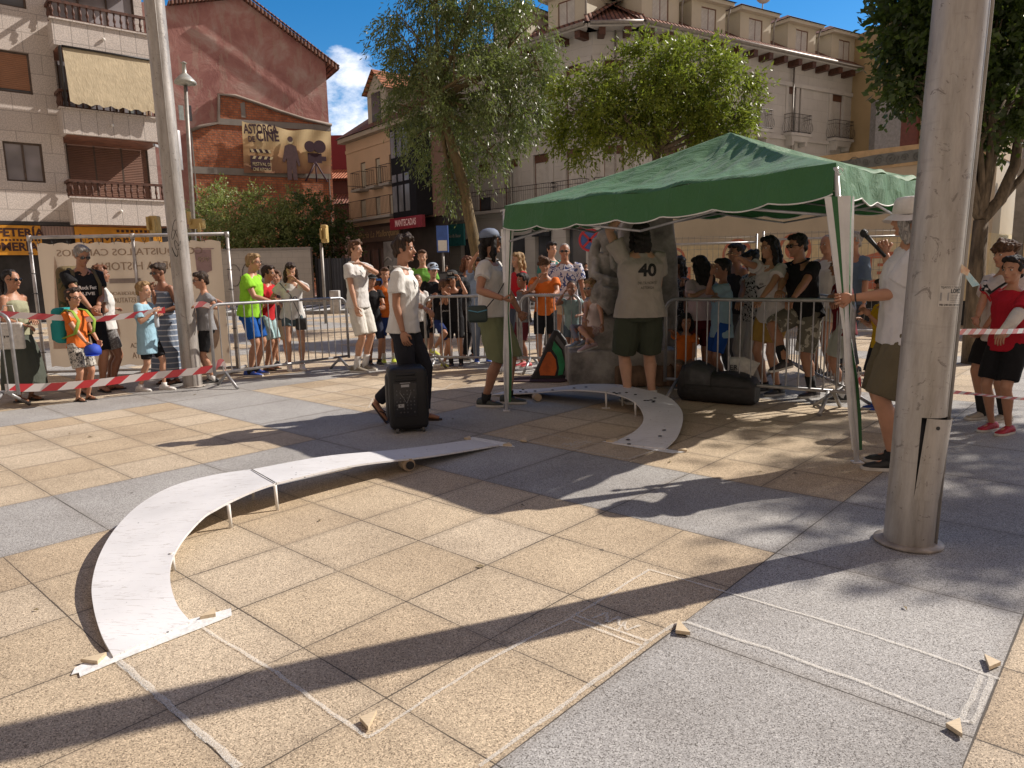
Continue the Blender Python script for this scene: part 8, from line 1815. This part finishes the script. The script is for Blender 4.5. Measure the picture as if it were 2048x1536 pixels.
a = person('long haired man in white bucket hat with a microphone holding the striped canopy leg', 1812, 4.80, 412, face=166, H=1.80, skin=0, hair='grey', style='greylong', shirt=((.60, .59, .60), {}), loose=1.6, hem=.83, sleeve=.72, bcol=((.13, .11, .07), {}), blen=1.0, bwide=1.22, build=1.1, cap=(mat('white hat cloth', (.64, .61, .57), .8, bump=.3, bscale=50), MATS['white hat cloth']), hatstyle='bucket', yaw=-38, lh=P_(1703, 596, 4.86), lpole=(-.1, -.8, -.5), rh=P_(1770, 508, 5.15), rpole=(.7, 0, -.8), curl=1.3, palmL=(-.3, 1, 0), rf=(.10, .0, 0), lf=(-.10, .06, 0), shoe=(.02, .02, .022), sock='black', sockh=.12, vox=.008)
q1, q2 = atY(1722, 460, 5.12), atY(1764, 506, 5.12); t = thing('microphone', 'black handheld microphone raised by the man in the bucket hat', 'microphone', q2); mb = MB(); d = q1 - q2; mb.tube([V((0, 0, 0)) - d * .15, d * .3, d * .72], [.012, .013, .017], 12); mb.build('handle', bk, t); mb = MB(); mb.ell(d * .86, (.026, .026, .03), 14, 10); mb.build('grille', mat('dark mesh', (.03, .03, .03), .4, metal=.5, bump=.6, bscale=300), t)
mb = MB(); A_ = a['ARM'][-1]; dd = (A_[2] - A_[1]).normalized(); mb.tube([A_[2] - dd * .030, A_[2] - dd * .022], [.031, .031], 14); mb.build('wrist_band', iron_m, a['root'])
a = person('curly haired boy in white, black and red football shirt right of the big mast', 2004, 6.2, 483, face=192, skin=0, hair='brown', style='curly', shirt=((.62, .56, .56), {}), hem=.80, loose=1.7, sleeve=.75, bcol=BLK, blen=.85, bwide=1.2, rh=P_(1942, 672, 6.0), lh=P_(1960, 668, 6.2), shoe=(.42, .38, .32), sock='black', sockh=.42, rf=(.08, .06, 0), lf=(-.08, -.04, 0))
print_on(a, '', 0, 1.33, blackp, poly=[(-.13, .06), (-.10, .06), (0, -.03), (.10, .06), (.13, .06), (0, -.07)]); print_on(a, '', 0, 1.29, redp_, poly=[(-.14, .06), (-.115, .06), (0, -.055), (.115, .06), (.14, .06), (0, -.09)]); print_on(a, '', 0, 1.31, blackp, x=-.08, poly=[(.018 * math.cos(q), .018 * math.sin(q)) for q in np.linspace(0, 2 * PI, 13)[:-1]])
a = person('dark haired boy in red shirt with a plaster cast at the right edge', 2022, 5.75, 512, face=205, skin=0, hair='black', style='short', shirt=((.42, .015, .03), {}), hem=.84, loose=1.7, sleeve=.8, bcol=((.012, .012, .016), {}), blen=.85, bwide=1.2, rh=P_(2075, 690, 5.6), lh=P_(1978, 712, 5.35), lpole=(-.6, -.5, -.3), shoe=(.42, .02, .04), rf=(.09, .02, 0), lf=(-.09, .04, 0), vox=.009)
A_ = a['ARM'][-1]; mb = MB(); d = A_[2] - A_[1]; mb.tube([A_[1] - d * .15, A_[1] + d * .05, A_[1] + d * .5, A_[2] + d * .12], [.05, .052, .045, .042], 14); mb.build('plaster_cast', mat('plaster bandage', (.66, .63, .58), .9, bump=.4, bscale=60), a['root'])
# far pedestrians in front of the bank
for i, (px, Y, top, lb, c) in enumerate([(1152, 33, 502, 'distant pedestrian in dark coat and cap left of the statue head', (.05, .055, .07)), (1172, 34, 508, 'distant pedestrian in black beside the no stopping sign', (.015, .015, .02)), (1108, 34, 507, 'distant pedestrian in navy by the bank entrance', (.02, .03, .06)), (893, 30, 520, 'distant pedestrian in the street beyond the parked car', (.03, .03, .035))]):
    person(lb, px, Y, top, face=250 + i * 30, H=1.7, skin=0, shirt=(c, {}), sleeve=.95, bottom='pants', shoe=(.02, .02, .02))
